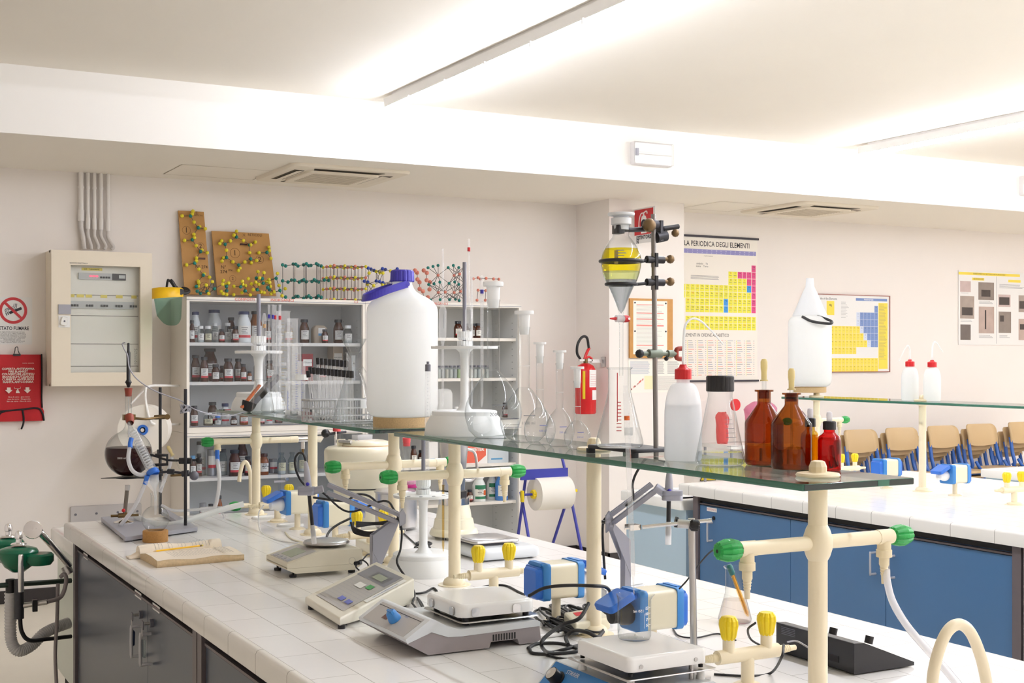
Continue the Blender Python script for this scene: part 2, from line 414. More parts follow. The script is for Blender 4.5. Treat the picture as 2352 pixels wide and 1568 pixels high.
# ============================================================ things on the left part of the back wall
M_cond = mat('grey_conduit', 'E8E4E0', .5)
M_flex = mat('grey_flex_hose', 'D4CFCA', .55)
for i, (u, wpx) in enumerate(((186, 11), (202, 8), (217, 8), (232, 8), (248, 8))):
    p = Py(u, 480, YW - .03); k = kk(p); r = wpx * k / 2; zt = ZS; zj = Py(u, (492, 510, 512, 512, 515)[i], YW - .03).z; zb = Py(u, 572, YW - .03).z
    t = thing('wall_conduit', ('thickest grey conduit, leftmost of the five above the switchboard', 'second conduit from the left above the switchboard', 'middle of the five conduits above the switchboard',
               'fourth conduit from the left above the switchboard', 'rightmost of the five conduits above the switchboard')[i], 'conduit', (p.x, p.y, 0), 0, 'conduits rising from the switchboard')
    b = MB(); b.cyl((0, 0, zj), (0, 0, zt), r, M_cond, seg=12); part(t, 'rigid_pipe', b)
    b = MB(); b.cyl((0, 0, zj - .045), (0, 0, zj + .03), r * 1.3, M_cond, seg=12); b.cyl((0, 0, zt - .11), (0, 0, zt - .095), r * 1.25, M_cond, seg=12); part(t, 'coupling', b)
    pts = [(0, 0, zj - .04), (0, 0, zj - .09), (.012 + .006 * i, 0, zj - .15), (.02, 0, zb)]
    b = MB(); b.tube(pts, lambda q, r=r: r * (1 + .12 * math.sin(q * 150)), M_flex, 10, 14); part(t, 'flexible_hose', b)

# switchboard
M_sb = mat('switchboard_enamel', 'EADFCB', .4); M_sbd = mat('joint_shadow_gap', '55504A', .8); M_sbin = mat('switchboard_inner', 'ECECE8', .5)
M_smoke = glass('switchboard_window', 'FDFDFC', 'F4F4F0', 1.25)
YF = 8.86
p0 = Py(118, 573, YF); p1 = Py(348, 888, YF); x0, x1, z1, z0 = p0.x, p1.x + .004, Py(230, 577, YF).z, Py(230, 886, YF).z
t = thing('electrical_switchboard', 'cream wall-mounted electrical switchboard with a glazed door', 'switchboard', ((x0 + x1) / 2, YW, z0), 0)
hw = (x1 - x0) / 2; H = z1 - z0; D = YW - YF
b = MB(); b.box((-hw, -D + .09, 0), (hw, -.001, H), M_sb)
for a, c in (((-hw, -D + .05, 0), (-hw + .015, -D + .09, H)), ((hw - .015, -D + .05, 0), (hw, -D + .09, H)), ((-hw, -D + .05, 0), (hw, -D + .09, .015)), ((-hw, -D + .05, H - .015), (hw, -D + .09, H))): b.box(a, c, M_sb)
b.box((-hw + .02, -D + .046, .02), (-hw + .03, -D + .05, H - .02), M_sbd); b.box((hw - .03, -D + .046, .02), (hw - .02, -D + .05, H - .02), M_sbd); part(t, 'housing', b)
k = kk(Py(230, 730, YF)); wl, wr = -hw + 42 * k, hw - 27 * k; wb, wt = 31 * k, H - 33 * k
b = MB()
for a, c in (((-hw, -D, 0), (wl, -D + .045, H)), ((wr, -D, 0), (hw, -D + .045, H)), ((wl, -D, 0), (wr, -D + .045, wb)), ((wl, -D, wt), (wr, -D + .045, H))): b.box(a, c, M_sb)
dr = part(t, 'door', b)
b = MB(); b.box((wl, -D + .02, wb), (wr, -D + .024, wt), M_smoke); part(dr, 'window', b)
b = MB(); ym = -D + .07; b.box((wl - .03, ym, wb - .03), (wr + .03, ym + .005, wt + .03), M_sbin)
for f in (.27, .465, .73, .94): b.box((wl, ym - .002, wt - f * (wt - wb) - .003), (wr, ym, wt - f * (wt - wb)), M_sbd)
part(t, 'inner_panel', b)
M_lab = mat('yellow_label', 'E6D87A', .6); M_dgrey = mat('meter_face', '4A4B50', .4); M_led = mat('red_indicator', 'F0506A', .4, emit=1.2); M_brk = mat('breaker_grey', 'C3C8CC', .5)
W_ = wr - wl
b = MB(); zz = wt - .085 * (wt - wb); b.box((wl + .06, ym - .012, zz - .03), (wl + .06 + 75 * k, ym, zz + .014), M_brk); b.box((wl + .06 + 75 * k, ym - .014, zz - .03), (wl + .06 + 106 * k, ym, zz + .014), M_dgrey)
b.box((wl + .06 + 90 * k, ym - .016, zz - .018), (wl + .06 + 104 * k, ym - .014, zz + .004), M_brk)
for i in range(3): b.box((wl + .06 + (24 + i * 7) * k, ym - .016, zz - .012), (wl + .06 + (29 + i * 7) * k, ym - .012, zz - .002), M_led)
for i in range(4): b.box((wl + .06 + (48 + i * 6) * k, ym - .018, zz - .02), (wl + .06 + (52 + i * 6) * k, ym - .012, zz - .008), M_dgrey)
part(t, 'meter_row', b)
b = MB(); zz = wt - .36 * (wt - wb)
b.box((wl, ym - .012, zz - .028), (wr - .03, ym, zz + .02), M_brk)
for i in range(5):
    for j in range(3): b.box((wl + (4 + 33 * i + 6 * j) * k, ym - .018, zz - .016), (wl + (8 + 33 * i + 6 * j) * k, ym - .012, zz - .002), M_dgrey)
part(t, 'breaker_row', b)
b = MB()
for a, c in ((2, 12), (17, 33), (37, 51), (70, 85), (105, 120), (140, 152)): b.box((wl + a * k, ym - .003, zz + .045), (wl + c * k, ym - .001, zz + .065), M_lab)
b.box((wl + 28 * k, ym - .003, wt - .03), (wl + 74 * k, ym - .001, wt - .012), M_lab); b.text('Q.E.    Laboratorio', .013, M_ink, T(wl + 50 * k, ym - .004, wt - .021) @ VX); part(t, 'yellow_labels', b)
b = MB(); b.box((-hw + 15 * k, -D - .008, H * .60 - .0), (-hw + 42 * k, -D, H * .60 - 22 * k), M_grey); b.box((-hw + 15 * k, -D - .004, H * .59 - 22 * k), (-hw + 40 * k, -D, H * .60 - 52 * k), M_white)
b.rr(15 * k, 20 * k, .012, [(0, 0), (0, .02), (.003, .024)], M_white, T(-hw + 27 * k, -D, H * .6 - 38 * k) @ R(.25, 'Y') @ R(PI / 2, 'X')); b.cyl((-hw + 27 * k, -D - .02, H * .6 - 38 * k), (-hw + 27 * k, -D - .028, H * .6 - 38 * k), .006, M_greyD, seg=10); part(t, 'lock_handle', b)
b = MB(); b.text('QUADRO ELETTRICO', .012, M_ink, T(wl + .05, -D - .001, wt + .012) @ VX)
part(t, 'door_lettering', b)
b = MB(); b.text('Schneider', .03, mat('brand_grey', '8F8F86', .5), T(wr - .028, -D + .017, wb + .1) @ R(PI / 2, 'Y') @ VX); part(t, 'maker_lettering', b)

# no-smoking sign
M_signw = mat('sign_white', 'E9E8E6', .4); M_signr = mat('sign_red', 'C4242C', .4)
pc = Py(28, 713, YW); k = kk(pc)
t = thing('no_smoking_sign', 'white no-smoking notice with a barred cigarette in a red ring', 'sign', (pc.x, YW, pc.z))
b = MB(); b.box((-42 * k, -.004, -78 * k), (43 * k, -.0005, 31 * k), M_signw)
part(t, 'plate', b)
b = MB(); Y = -.0045
def ring(b, r0, r1, y, m, n=40, X=None):
    v = []; 
    for j in range(n):
        a = 2 * PI * j / n; v += [(r0 * math.cos(a), y, r0 * math.sin(a)), (r1 * math.cos(a), y, r1 * math.sin(a))]
    b.add(v, [(2 * j, (2 * j + 2) % (2 * n), (2 * j + 3) % (2 * n), 2 * j + 1) for j in range(n)], m, False, X)
XX = T(2 * k, 0, 0)
X = XX @ R(-.42, 'Y'); b.box((-8 * k, Y - .0003, -5 * k), (19 * k, Y, 1 * k), M_ink, X)
for i in range(3): b.box((-18 * k + i * 4 * k, Y - .0003, -5 * k), (-16 * k + i * 4 * k, Y, 1 * k), M_ink, X)
for i in range(3): b.tube([(-14 * k + i * 3 * k, Y, -5 * k), (-15 * k + i * 3 * k, Y, 2 * k), (-6 * k + i * 2 * k, Y, 7 * k - i * 2 * k), (2 * k + i * 3 * k, Y, 9 * k - i * 2 * k), (4 * k + i * 3 * k, Y, 16 * k)], .0018, M_ink, 4, 4)
ring(b, 24 * k, 30.5 * k, Y - .0008, M_signr, X=XX)
b.box((-27 * k, Y - .0012, -3 * k), (27 * k, Y - .0008, 3 * k), M_signr, XX @ R(PI / 4, 'Y')); part(t, 'barred_cigarette', b)
b = MB(); b.text('VIETATO FUMARE', 11.5 * k, M_ink, T(0, Y, -41 * k) @ VX, .02, .78)
for i in range(9):
    z = (-49 - i * 3) * k; b.text(('La legge prevede sanzioni per chi fuma', 'I trasgressori sono soggetti al pagamento', 'di una somma da euro 27,50 a euro 275,00', 'La sanzione viene raddoppiata se commessa', 'in presenza di donne in stato di gravidanza', 'o di lattanti e bambini fino a dodici anni', 'Responsabile della vigilanza', 'sono incaricati i dirigenti ed il personale', 'Legge 16 gennaio 2003 n. 3 art. 51')[i], 3.4 * k, M_ink, T(0, Y, z) @ VX)
part(t, 'lettering', b)

# fire blanket pouch
M_pouch = mat('red_fabric', 'B3141E', .7, noise=.12, nscale=18, bump=.3); M_piping = mat('black_piping', '14131A', .7); M_pl = mat('pouch_print', 'E4D6CC', .7)
pc = Py(38, 885, YW - .03); k = kk(pc)
t = thing('fire_blanket_pouch', 'red fabric fire blanket pouch with black piping', 'fire blanket', (pc.x, YW - .001, pc.z))
b = MB(); n = 14; g0 = []
def pz_(x, z): return -.035 - .02 * math.cos(min(1, abs(x) / .3) * PI / 2) * math.cos(z / .25 * PI / 2 * .9) + .004 * math.sin(x * 30) * math.sin(z * 22)
xs = [-60 * k + i * 115 * k / n for i in range(n + 1)]; zs = [-82 * k + i * 153 * k / n for i in range(n + 1)]
L = []
for j, z in enumerate(zs):
    L.append([(x + (.012 if j < 3 and i == n else 0), -.004, z) for i, x in list(enumerate(xs))[::-1]] + [(x + (.012 if j < 3 and i == n else 0), pz_(x, z), z) for i, x in enumerate(xs)])
b.loops(L, M_pouch, True); part(t, 'pouch', b)
fr = lambda x, z: (x * k, pz_(x * k, z * k) - .003, z * k)
b = MB(); b.tube([fr(54, 72), fr(54, 40), fr(54, 0), fr(54, -30), fr(55, -52)], .005, M_piping, 6)
b.tube([fr(-60, -60), fr(-30, -58), fr(10, -55), fr(45, -53), fr(56, -66), fr(59, -82)], .006, M_piping, 6)
b.tube([fr(-38, -68), fr(-34, -62), fr(-25, -59)], .004, M_piping, 6)
b.tube([fr(12, -56), fr(15, -75), (14 * k, pz_(14 * k, -75 * k) - .004, -88 * k), (11 * k, -.02, -100 * k)], .006, M_piping, 6); part(t, 'piping', b)
b = MB()
for i, s_ in enumerate(('COPERTA ANTIFIAMMA', 'FIRE BLANKET', 'COUVERTURE ANTIFEU', 'BRANDSCHUTZDECKE', 'CUBIERTA ANTIFUEGO', 'MANTA ANTI-CHAMA')):
    b.text(s_, 6.6 * k, M_pl, T(2 * k, -.062, (38 - i * 6) * k) @ VX, .03)
b.text('NORMA  EUROPEA', 3 * k, M_pl, T(24 * k, -.06, 51 * k) @ VX)
for sx in (-18, 22): b.prism([(-4, 4), (4, 4), (4, -2), (8, -2), (0, -10), (-8, -2), (-4, -2)][::-1], -.001, 0, M_pl, T(sx * k, -.062, -8 * k) @ VX @ Matrix.Scale(k, 4))
b.tube([(-6 * k, -.062, -3 * k), (-6 * k, -.062, -7 * k), (7 * k, -.062, -7 * k), (7 * k, -.062, -3 * k)], .0012, M_pl, 4, 0); b.sph((1 * k, -.062, -10 * k), 2 * k, M_pl, 8); b.prism([(-2, -11), (3, -11), (6, -17), (-3, -17)], 0, .001, M_pl, T(0, -.062, 0) @ VX @ Matrix.Scale(k, 4))
for i, s_ in enumerate(('fibra di vetro - glass tissue', 'tissu de verre - Glasgewebe', 'fibra de vidrio - fibra de vidro')): b.text(s_, 4.4 * k, M_pl, T(4 * k, -.061, (-26 - i * 5) * k) @ VX)
part(t, 'printing', b)
b = MB(); z = 72 * k; b.tube([(-6 * k, -.04, z), (-4 * k, -.04, z + 8 * k), (-3 * k, -.04, z + 15 * k), (2 * k, -.04, z + 16 * k), (3 * k, -.04, z + 8 * k), (6 * k, -.04, z)], .0025, M_black, 6); b.box((-8 * k, -.05, z - .012), (8 * k, -.03, z + .002), M_black)
o = b.obj('binder_clip', None, t.location); tag(o, 'black binder clip holding the top of the red pouch', 'clip')

# grey wall strip
p0 = Py(162, 1165, YW - .02); p1 = Py(325, 1195, YW - .02)
t = thing('wall_buffer_board', 'grey screwed board on the wall behind the distillation set', 'wall board', (p0.x, YW, 0))
b = MB(); b.rr(p1.x - p0.x, .17, .01, [(0, 0), (0, .018), (.003, .02)], mat('grey_board', 'C6C3C4', .5), T((p1.x - p0.x) / 2, 0, p0.z - .08) @ R(PI / 2, 'X')); part(t, 'board', b)
b = MB()
for f in (.07, .36, .66, .94): b.cyl((f * (p1.x - p0.x), -.02, p0.z - .05), (f * (p1.x - p0.x), -.024, p0.z - .05), .008, M_greyD, seg=8)
part(t, 'screws', b)
# ============================================================ reagent cabinets against the back wall
M_cab = mat('cabinet_white', 'EDE8E0', .45); M_cabi = mat('cabinet_inside', 'DCDEDE', .6); M_hand = mat('red_marker', 'D8604C', .8)
M_door = glass('cabinet_glass', 'F7F9FC', 'E2E6EE', 1.4)
YC = 8.65
def patch(b, r, z0, z1, m, a0=-2.6, a1=-.7, n=8, X=None):
    v = []
    for i in range(n + 1):
        a = a0 + (a1 - a0) * i / n; v += [(r * math.cos(a), r * math.sin(a), z0), (r * math.cos(a), r * math.sin(a), z1)]
    b.add(v, [(2 * i, 2 * i + 2, 2 * i + 3, 2 * i + 1) for i in range(n)], m, True, X)
kc = kk(Py(436, 780, YC))
cx0 = Py(428.6, 780, YC).x; cxm = Py(839, 780, YC).x; cx1 = Py(1197, 780, YC).x
zt = Py(436, 681, YC).z; zU = Py(436, 995, YC).z
SH = {}
def cab(name, label, x0, x1, z0, z1, shelves, doors, cat='cabinet'):
    t = thing(name, label, cat, (x0, YC, 0), 0, 'white cabinets along the back wall'); W = x1 - x0; th = .02; D = YW - YC - .003
    b = MB(); b.box((0, 0, z0), (th, D, z1), M_cab); b.box((W - th, 0, z0), (W, D, z1), M_cab); b.box((th, 0, z1 - .03), (W - th, D, z1), M_cab); b.box((th, 0, z0), (W - th, D, z0 + .045), M_cab)
    b.box((th, D - .01, z0 + .03), (W - th, D, z1 - .03), M_cabi)
    b.box((th, .02, z0 + .045), (th + .001, D - .01, z1 - .03), M_cabi); b.box((W - th - .001, .02, z0 + .045), (W - th, D - .01, z1 - .03), M_cabi)
    part(t, 'carcass', b)
    b = MB(); b.box((0, -.004, z1 - .022), (W, 0, z1 - .018), M_grey); b.box((th, -.006, z0 + .04), (W - th, .03, z0 + .046), M_greyD); part(t, 'door_rail', b)
    for z in shelves:
        b = MB(); b.box((th, .045, z - .022), (W - th, D - .012, z), M_cab); part(t, 'shelf', b)
    if doors:
        for j in range(2):
            b = MB(); a = th + .003 + j * (W / 2 - .02); b.box((a, .012 + .015 * j, z0 + .05), (a + W / 2 - .006, .017 + .015 * j, z1 - .035), M_door); part(t, 'glass_door', b)
    b = MB()
    for sx in (W - th - .003,):
        for yy in (.1, D - .08):
            for i in range(int((z1 - z0 - .2) / .05)): b.box((sx - .001, yy, z0 + .12 + i * .05), (sx + .001, yy + .006, z0 + .126 + i * .05), M_greyD)
    part(t, 'shelf_pin_holes', b)
    return t
zs = lambda v, u=436: Py(u, v, YC + .045).z
A1, A2, A3 = zs(786), zs(877), zU + .045
ta = cab('reagent_cabinet', 'upper left glass-doored white reagent cabinet under the molecular models', cx0, cxm, zU, zt, (A1, A2), True)
b = MB()
for s_, u, v, sz in (('COMPOSTI', 562, 685.5, 9), ('INORGANICI', 648, 686.5, 9), ('C1', 818, 688, 9)):
    p = Py(u, v, YC); b.text(s_, sz * kc, M_hand, T(p.x - cx0, -.0055, zt - .0115) @ VX, 0, 1.1)
part(ta, 'handwriting', b)
C1z, C2z = zs(776, 1100), zs(868, 1100)
tb = cab('reagent_cabinet', 'upper right white reagent cabinet behind the large volumetric flask', cxm + .002, cx1, zU, zt, (C1z, C2z), False)
b = MB(); p = Py(1010, 693, YC); b.text('ORGANICI', 9 * kc, M_hand, T(p.x - cxm, -.0055, zt - .0115) @ VX); part(tb, 'handwriting', b)
B1, B2 = zs(1099), zs(1196); C4, C5 = zs(1063, 1150), zs(1150, 1150)
tc_ = cab('reagent_cabinet', 'lower left reagent cabinet with sliding glass doors behind the bench', cx0, cxm, .08, zU - .002, (B1, B2), True)
td = cab('reagent_cabinet', 'lower right reagent cabinet behind the steel blender', cxm + .002, cx1, .08, zU - .002, (C4, C5), False)
b = MB(); p = Py(658, 1100, YC); b.cyl((p.x - cx0, .0, p.z), (p.x - cx0, -.02, p.z), .012, M_chrome); b.box((p.x - cx0 - .09, -.004, p.z - .02), (p.x - cx0 - .01, .0, p.z - .006), M_grey); part(tc_, 'lock', b)

M_am = mat('amber_jar', '4A2314', .18, noise=.2, nscale=15); M_amo = mat('orange_amber_jar', '8A4A20', .18); M_capn = mat('navy_cap', '23305C', .5); M_capk = mat('dark_cap', '25262E', .5)
M_pot = mat('white_jar', 'E9ECEA', .4); M_redb = mat('red_label_band', 'D64A50', .6); M_powW = mat('white_powder', 'F3F3F0', .9); M_powB = mat('brown_powder', '9A8672', .9)
M_tin = mat('tin_can', 'A9A9AC', .35, .6); M_tan = mat('tan_plastic', 'B7A792', .5); M_lblue = mat('label_blue', '5C9BC6', .6); M_cl = glass('jar_glass', 'E6EAEA', 'B0B6B8', 1.4); M_gb = mat('green_band', '2F7A58', .6); M_blucan = mat('blue_canister', '4C84C8', .45)
M_lblE = mat('beige_label', 'DDD8B8', .7); M_maroon = mat('maroon_box', '8E2A30', .6); M_green2 = mat('green_powder', 'C6D8AA', .8)
def jar(kind, u, vt, w, vb, z, row, label, group, cap=None, extra=None):
    Y = YC + (.10, .20, .31)[row]; p = Py(u, 800, Y); k = kk(p); r = w * k / 2 * (1 + .0 * row); h = (vb - vt) * k
    t = thing({'tin': 'tin_can', 'box': 'cardboard_box'}.get(kind, 'reagent_jar'), label, {'tin': 'can', 'box': 'box'}.get(kind, 'bottle'), (p.x, Y, z), 0, group)
    X = R(-.35)
    if kind == 'box':
        b = MB(); b.cb((0, 0, h / 2), (2 * r, .12, h), extra or M_white); part(t, 'carton', b)
        b = MB(); b.box((-r * .8, -.0605, h * .55), (r * .8, -.06, h * .8), M_glabel); b.text('REAGENTI', r * .35, M_ink, T(0, -.061, h * .67) @ VX); part(t, 'label', b); return t
    body, capm = {'amber': (M_am, M_capk), 'orange': (M_amo, M_capk), 'white': (M_pot, M_capn), 'clear': (M_cl, M_white), 'brown': (M_cl, M_white), 'tin': (M_tin, M_tin), 'tan': (M_tan, M_tan),
                  'stop': (M_cl, M_cl), 'green': (M_pot, M_white), 'blue': (M_blucan, M_blucan)}[kind]
    if cap: capm = cap
    b = MB()
    if kind == 'tin':
        b.lathe([(0, 0), (r, 0), (r * 1.03, .003), (r, .006), (r, h - .01), (r * 1.03, h - .004), (r * .94, h - .002), (0, h - .004)], body, seg=18); part(t, 'can_body', b)
        b = MB(); patch(b, r * 1.01, h * .3, h * .75, M_glabel); patch(b, r * 1.02, h * .3, h * .42, M_redb); part(t, 'label', b); return t
    if kind == 'tan':
        b.rr(2 * r, 2 * r * .8, r * .4, [(0, 0), (0, h * .8), (r * .2, h * .92), (r * .5, h)], body); part(t, 'body', b)
        b = MB(); b.box((-r * .4, -r * .82, h * .42), (r * .55, -r * .805, h * .85), M_glabel); b.box((-r * .4, -r * .825, h * .42), (r * .55, -r * .815, h * .55), M_lblue); part(t, 'label', b); return t
    ch = min(.022, h * .17); nr = r * (.62 if kind != 'stop' else .45)
    if kind == 'stop': ch = .012
    b.lathe([(0, 0), (r * .92, 0), (r, .004), (r, h * .58), (r * .97, h * .64), (nr * 1.1, h * .8), (nr, h * .83), (nr, h - ch)] + ([(nr * 1.25, h - ch)] if kind == 'stop' else []), body, seg=18); part(t, 'body', b)
    b = MB(); q = nr * (1.25 if kind != 'stop' else 1.3); b.lathe([(0, h - ch), (q, h - ch), (q, h - .003), (q * .95, h), (0, h)], capm, seg=18); part(t, 'cap', b)
    if kind in ('clear', 'brown', 'stop'):
        f = .45; b = MB(); b.lathe([(0, .003), (r * .94, .003), (r * .94, h * f), (0, h * f)], extra or (M_powB if kind == 'brown' else M_powW), seg=16); part(t, 'powder', b)
    b = MB(); z0, z1 = h * .16, h * .54
    patch(b, r * 1.012, z0, z1, M_lblE if kind in ('stop', 'brown') else M_glabel)
    if kind in ('amber', 'white', 'orange') and (kind == 'white' or int(u) % 3): patch(b, r * 1.02, z0, z0 + (z1 - z0) * .22, M_redb)
    if kind == 'green': patch(b, r * 1.02, z1 - .01, z1 + .02, M_gb); patch(b, r * 1.02, z0 - .01, z0 + .01, M_gb); b.box((.3 * r, -r * 1.03, z0 + .02), (.6 * r, -r * 1.0, z1 - .02), mat('hazard_orange', 'D8642C', .6))
    for i in range(4): patch(b, r * 1.024, z1 - (z1 - z0) * (.14 + .15 * i), z1 - (z1 - z0) * (.17 + .15 * i) - .0008, M_ink, -2.2 + .1 * (i % 2), -1.25 - .15 * (i % 3), 4)
    part(t, 'label', b); return t
def shelf_row(lst, vb, z, where, group):
    lst = sorted(lst, key=lambda e: e[1])
    for i, e in enumerate(lst):
        kind, u, vt, w, row = e[:5]; o = e[5] if len(e) > 5 else {}
        d = {'amber': 'brown glass jar', 'orange': 'orange-brown glass jar', 'white': 'white plastic jar with navy cap', 'clear': 'clear jar of white powder', 'brown': 'clear jar of brown powder', 'tin': 'grey tin can',
             'tan': 'tan square plastic bottle', 'box': 'box', 'stop': 'stoppered clear jar', 'green': 'green-banded white bottle', 'blue': 'blue canister'}[kind]
        d = ('large ' if w >= 26 else 'small ' if w < 15 else '') + (o.pop('d', None) or d)
        jar(kind, u, vt, w, vb, z, row, f'{d}, {ORD[i]} from left on {where}', group, **o)
shelf_row([('amber', 441, 735, 12, 0), ('white', 449, 715, 21, 1), ('white', 492, 710, 33, 2), ('clear', 461, 748, 15, 0), ('brown', 478, 748, 17, 0), ('clear', 494, 741, 16, 1), ('amber', 509, 755, 14, 0),
           ('clear', 523, 740, 16, 1), ('amber', 531, 727, 18, 2), ('amber', 541, 748, 17, 0), ('white', 560, 714, 32, 0), ('orange', 588, 713, 28, 1), ('amber', 614, 735, 18, 1), ('clear', 640, 745, 18, 1), ('amber', 662, 738, 20, 1), ('amber', 699, 731, 22, 1),
           ('tan', 733, 745, 34, 1), ('amber', 746, 754, 15, 0), ('amber', 777, 731, 23, 1), ('clear', 799, 745, 20, 0)], 786, A1, 'top left-cabinet shelf', 'jars on the top shelf')
shelf_row([('amber', 449, 816, 20, 1), ('amber', 482, 802, 34, 2), ('amber', 469, 820, 19, 0), ('amber', 495, 837, 18, 0), ('amber', 524, 824, 23, 0), ('amber', 509, 841, 10, 1), ('amber', 547, 825, 18, 1), ('amber', 559, 837, 14, 0),
           ('orange', 573, 854, 11, 0), ('amber', 592, 825, 18, 1), ('amber', 620, 830, 18, 1), ('clear', 650, 835, 20, 1), ('box', 700, 815, 26, 0, dict(d='maroon box', extra=M_maroon)), ('amber', 740, 830, 20, 1), ('box', 770, 800, 24, 2, dict(d='yellow-labelled grey box', extra=M_tan)), ('box', 815, 820, 30, 1, dict(d='white box'))],
          877, A2, 'middle left-cabinet shelf', 'jars on the middle shelf')
shelf_row([('amber', 446, 928, 18, 0), ('amber', 488, 924, 22, 2), ('brown', 478, 945, 22, 0), ('clear', 500, 953, 15, 0, dict(cap=M_blue)), ('white', 517, 926, 20, 1), ('amber', 537, 954, 15, 0), ('orange', 560, 942, 20, 0), ('amber', 601, 948, 14, 0), ('white', 618, 940, 16, 1),
           ('amber', 640, 946, 18, 1), ('white', 680, 942, 20, 1), ('amber', 720, 945, 20, 1), ('clear', 760, 948, 20, 1), ('amber', 800, 944, 20, 1)], 974, A3, 'third left-cabinet shelf', 'jars on the bottom shelf')
shelf_row([('white', 461, 1023, 24, 2, dict(cap=M_capk, d='tall white jar with black cap')), ('amber', 443, 1048, 14, 0, dict(cap=M_lblue)), ('amber', 457, 1047, 14, 1), ('tin', 486, 1038, 20, 1), ('clear', 512, 1039, 20, 1, dict(cap=M_capk)), ('amber', 539, 1039, 27, 0), ('amber', 556, 1025, 26, 2), ('amber', 569, 1055, 16, 0),
           ('amber', 594, 1033, 14, 2), ('tin', 627, 1065, 19, 1), ('stop', 647, 1050, 20, 0), ('stop', 671, 1050, 20, 0), ('stop', 694, 1048, 20, 1), ('amber', 716, 1040, 20, 1), ('white', 765, 1060, 24, 0, dict(cap=M_white, d='white tub'))], 1099, B1, 'lower left cabinet shelf', 'jars in the lower left cabinet')
shelf_row([('tin', 466, 1158, 16, 0), ('amber', 484, 1162, 14, 0), ('orange', 502, 1144, 17, 0), ('brown', 640, 1150, 20, 1), ('amber', 700, 1148, 20, 1)], 1196, B2, 'lowest left-cabinet shelf', 'jars low in the left cabinet')
# hand-labelled solution bottle
tj = jar('orange', 606, 1050, 22, 1099, B1, 0, 'stoppered brown bottle hand-labelled SOL. MgSO4', 'jars in the lower left cabinet', cap=M_am)
b = MB(); r_ = 11 * kk(Py(606, 1090, YC + .1)); patch(b, r_ * 1.03, .052, .083, M_white); b.text('SOL.', .016, M_ink, T(0, -r_ * 1.05, .074) @ VX, .02); b.text('MgSO4', .015, M_ink, T(0, -r_ * 1.05, .060) @ VX, .02); part(tj, 'handwritten_label', b)
shelf_row([('amber', 1052, 737, 19, 0), ('amber', 1070, 742, 17, 1), ('amber', 1086, 742, 16, 1), ('amber', 1098, 742, 15, 0), ('clear', 880, 745, 18, 1), ('amber', 930, 740, 20, 1)], 776, C1z, 'top right-cabinet shelf', 'jars on the right top shelf')
# vials
for i in range(13):
    u = 1008 + 9.2 * i; p = Py(u, 850, YC + .08); k = kk(p); r = 4.2 * k; h = 29 * k
    nm = ('pale green', 'white', 'grey', 'ivory')[0 if i == 5 else 1 + i % 3]
    t = thing('sample_vial', f'{nm} sample vial, {ORD[i]} from the left in the row on the right middle shelf', 'vial', (p.x, p.y, C2z), 0, 'row of sample vials')
    b = MB(); b.lathe([(0, 0), (r, 0), (r, h * .85), (r * .8, h * .88)], M_cl, seg=12); part(t, 'body', b)
    b = MB(); b.lathe([(0, .002), (r * .93, .002), (r * .93, h * .7), (0, h * .7)], M_green2 if i == 5 else mat('vial_fill%d' % (i % 3), ('E8E8E4', 'C9CCCC', 'E6E0D4')[i % 3], .8), seg=12); part(t, 'powder', b)
    b = MB(); b.lathe([(0, h * .85), (r * .95, h * .85), (r * .95, h), (0, h)], M_greyD, seg=12); part(t, 'cap', b)
p = Py(1017, 915, YC + .09); k = kk(p)
t = thing('white_canister', 'white plastic canister on the bottom shelf of the upper right cabinet', 'canister', (p.x, p.y, zU + .045))
b = MB(); b.rr(42 * k, 30 * k, 8 * k, [(1.5 * k, 0), (0, 3 * k), (0, 60 * k), (4 * k, 68 * k), (10 * k, 71 * k)], M_pe); part(t, 'body', b)
shelf_row([('clear', 1048, 945, 12, 0), ('clear', 1062, 945, 12, 0), ('clear', 1077, 945, 12, 0), ('amber', 1160, 940, 14, 1)], 974, zU + .045, 'third right-cabinet shelf', 'small jars in the right cabinet')
# cartons in the lower right cabinet
def carton(u0, u1, v0, z, Y, label, cols, txt=None):
    p0 = Py(u0, v0, Y); p1 = Py(u1, v0, Y); t = thing('product_carton', label, 'box', (p0.x, Y, z)); W = p1.x - p0.x; h = p0.z - z
    b = MB(); b.box((0, 0, 0), (W, .14, h), cols[0]); part(t, 'carton', b)
    b = MB()
    if cols[1]: b.prism([(0, h * .05), (W * .6, h * .05), (W * .93, h * .45), (W * .93, h * .85), (W * .85, h), (0, h)], 0, .001, cols[1], VX)
    if txt: b.text(txt, W * .17, M_white, T(W * .45, -.0015, h * .8) @ VX, .03)
    else: b.box((W * .15, -.001, h * .2), (W * .7, 0, h * .3), M_lblue)
    part(t, 'printing', b)
M_or = mat('carton_orange', 'E2674F', .6); M_gw = mat('carton_grey_white', 'CFD8DE', .6)
carton(1062, 1120, 1025, C4, YC + .08, 'orange and white instrument carton behind the blender', (M_white, M_or), 'OXIMETER')
carton(1121, 1168, 1027, C4, YC + .08, 'grey-white carton right of the orange carton', (M_gw, None))
carton(985, 1006, 1015, C4, YC + .08, 'small white carton behind the grey stand rod', (M_white, None))
carton(850, 905, 1020, C4, YC + .1, 'grey carton left of the orange one, behind the cream drum', (M_gw, None))
shelf_row([('green', 1100, 1090, 31, 0), ('green', 1130, 1092, 24, 1), ('blue', 1152, 1086, 30, 0), ('amber', 1079, 1122, 14, 0), ('amber', 948, 1110, 18, 0), ('amber', 880, 1110, 20, 1)], 1150, C5, 'shelf behind the blender', 'bottles behind the blender')
shelf_row([('amber', 950, 1016, 14, 0), ('amber', 968, 1030, 16, 1)], 1063, C4, 'shelf left of the orange carton', 'dark jars by the cartons')

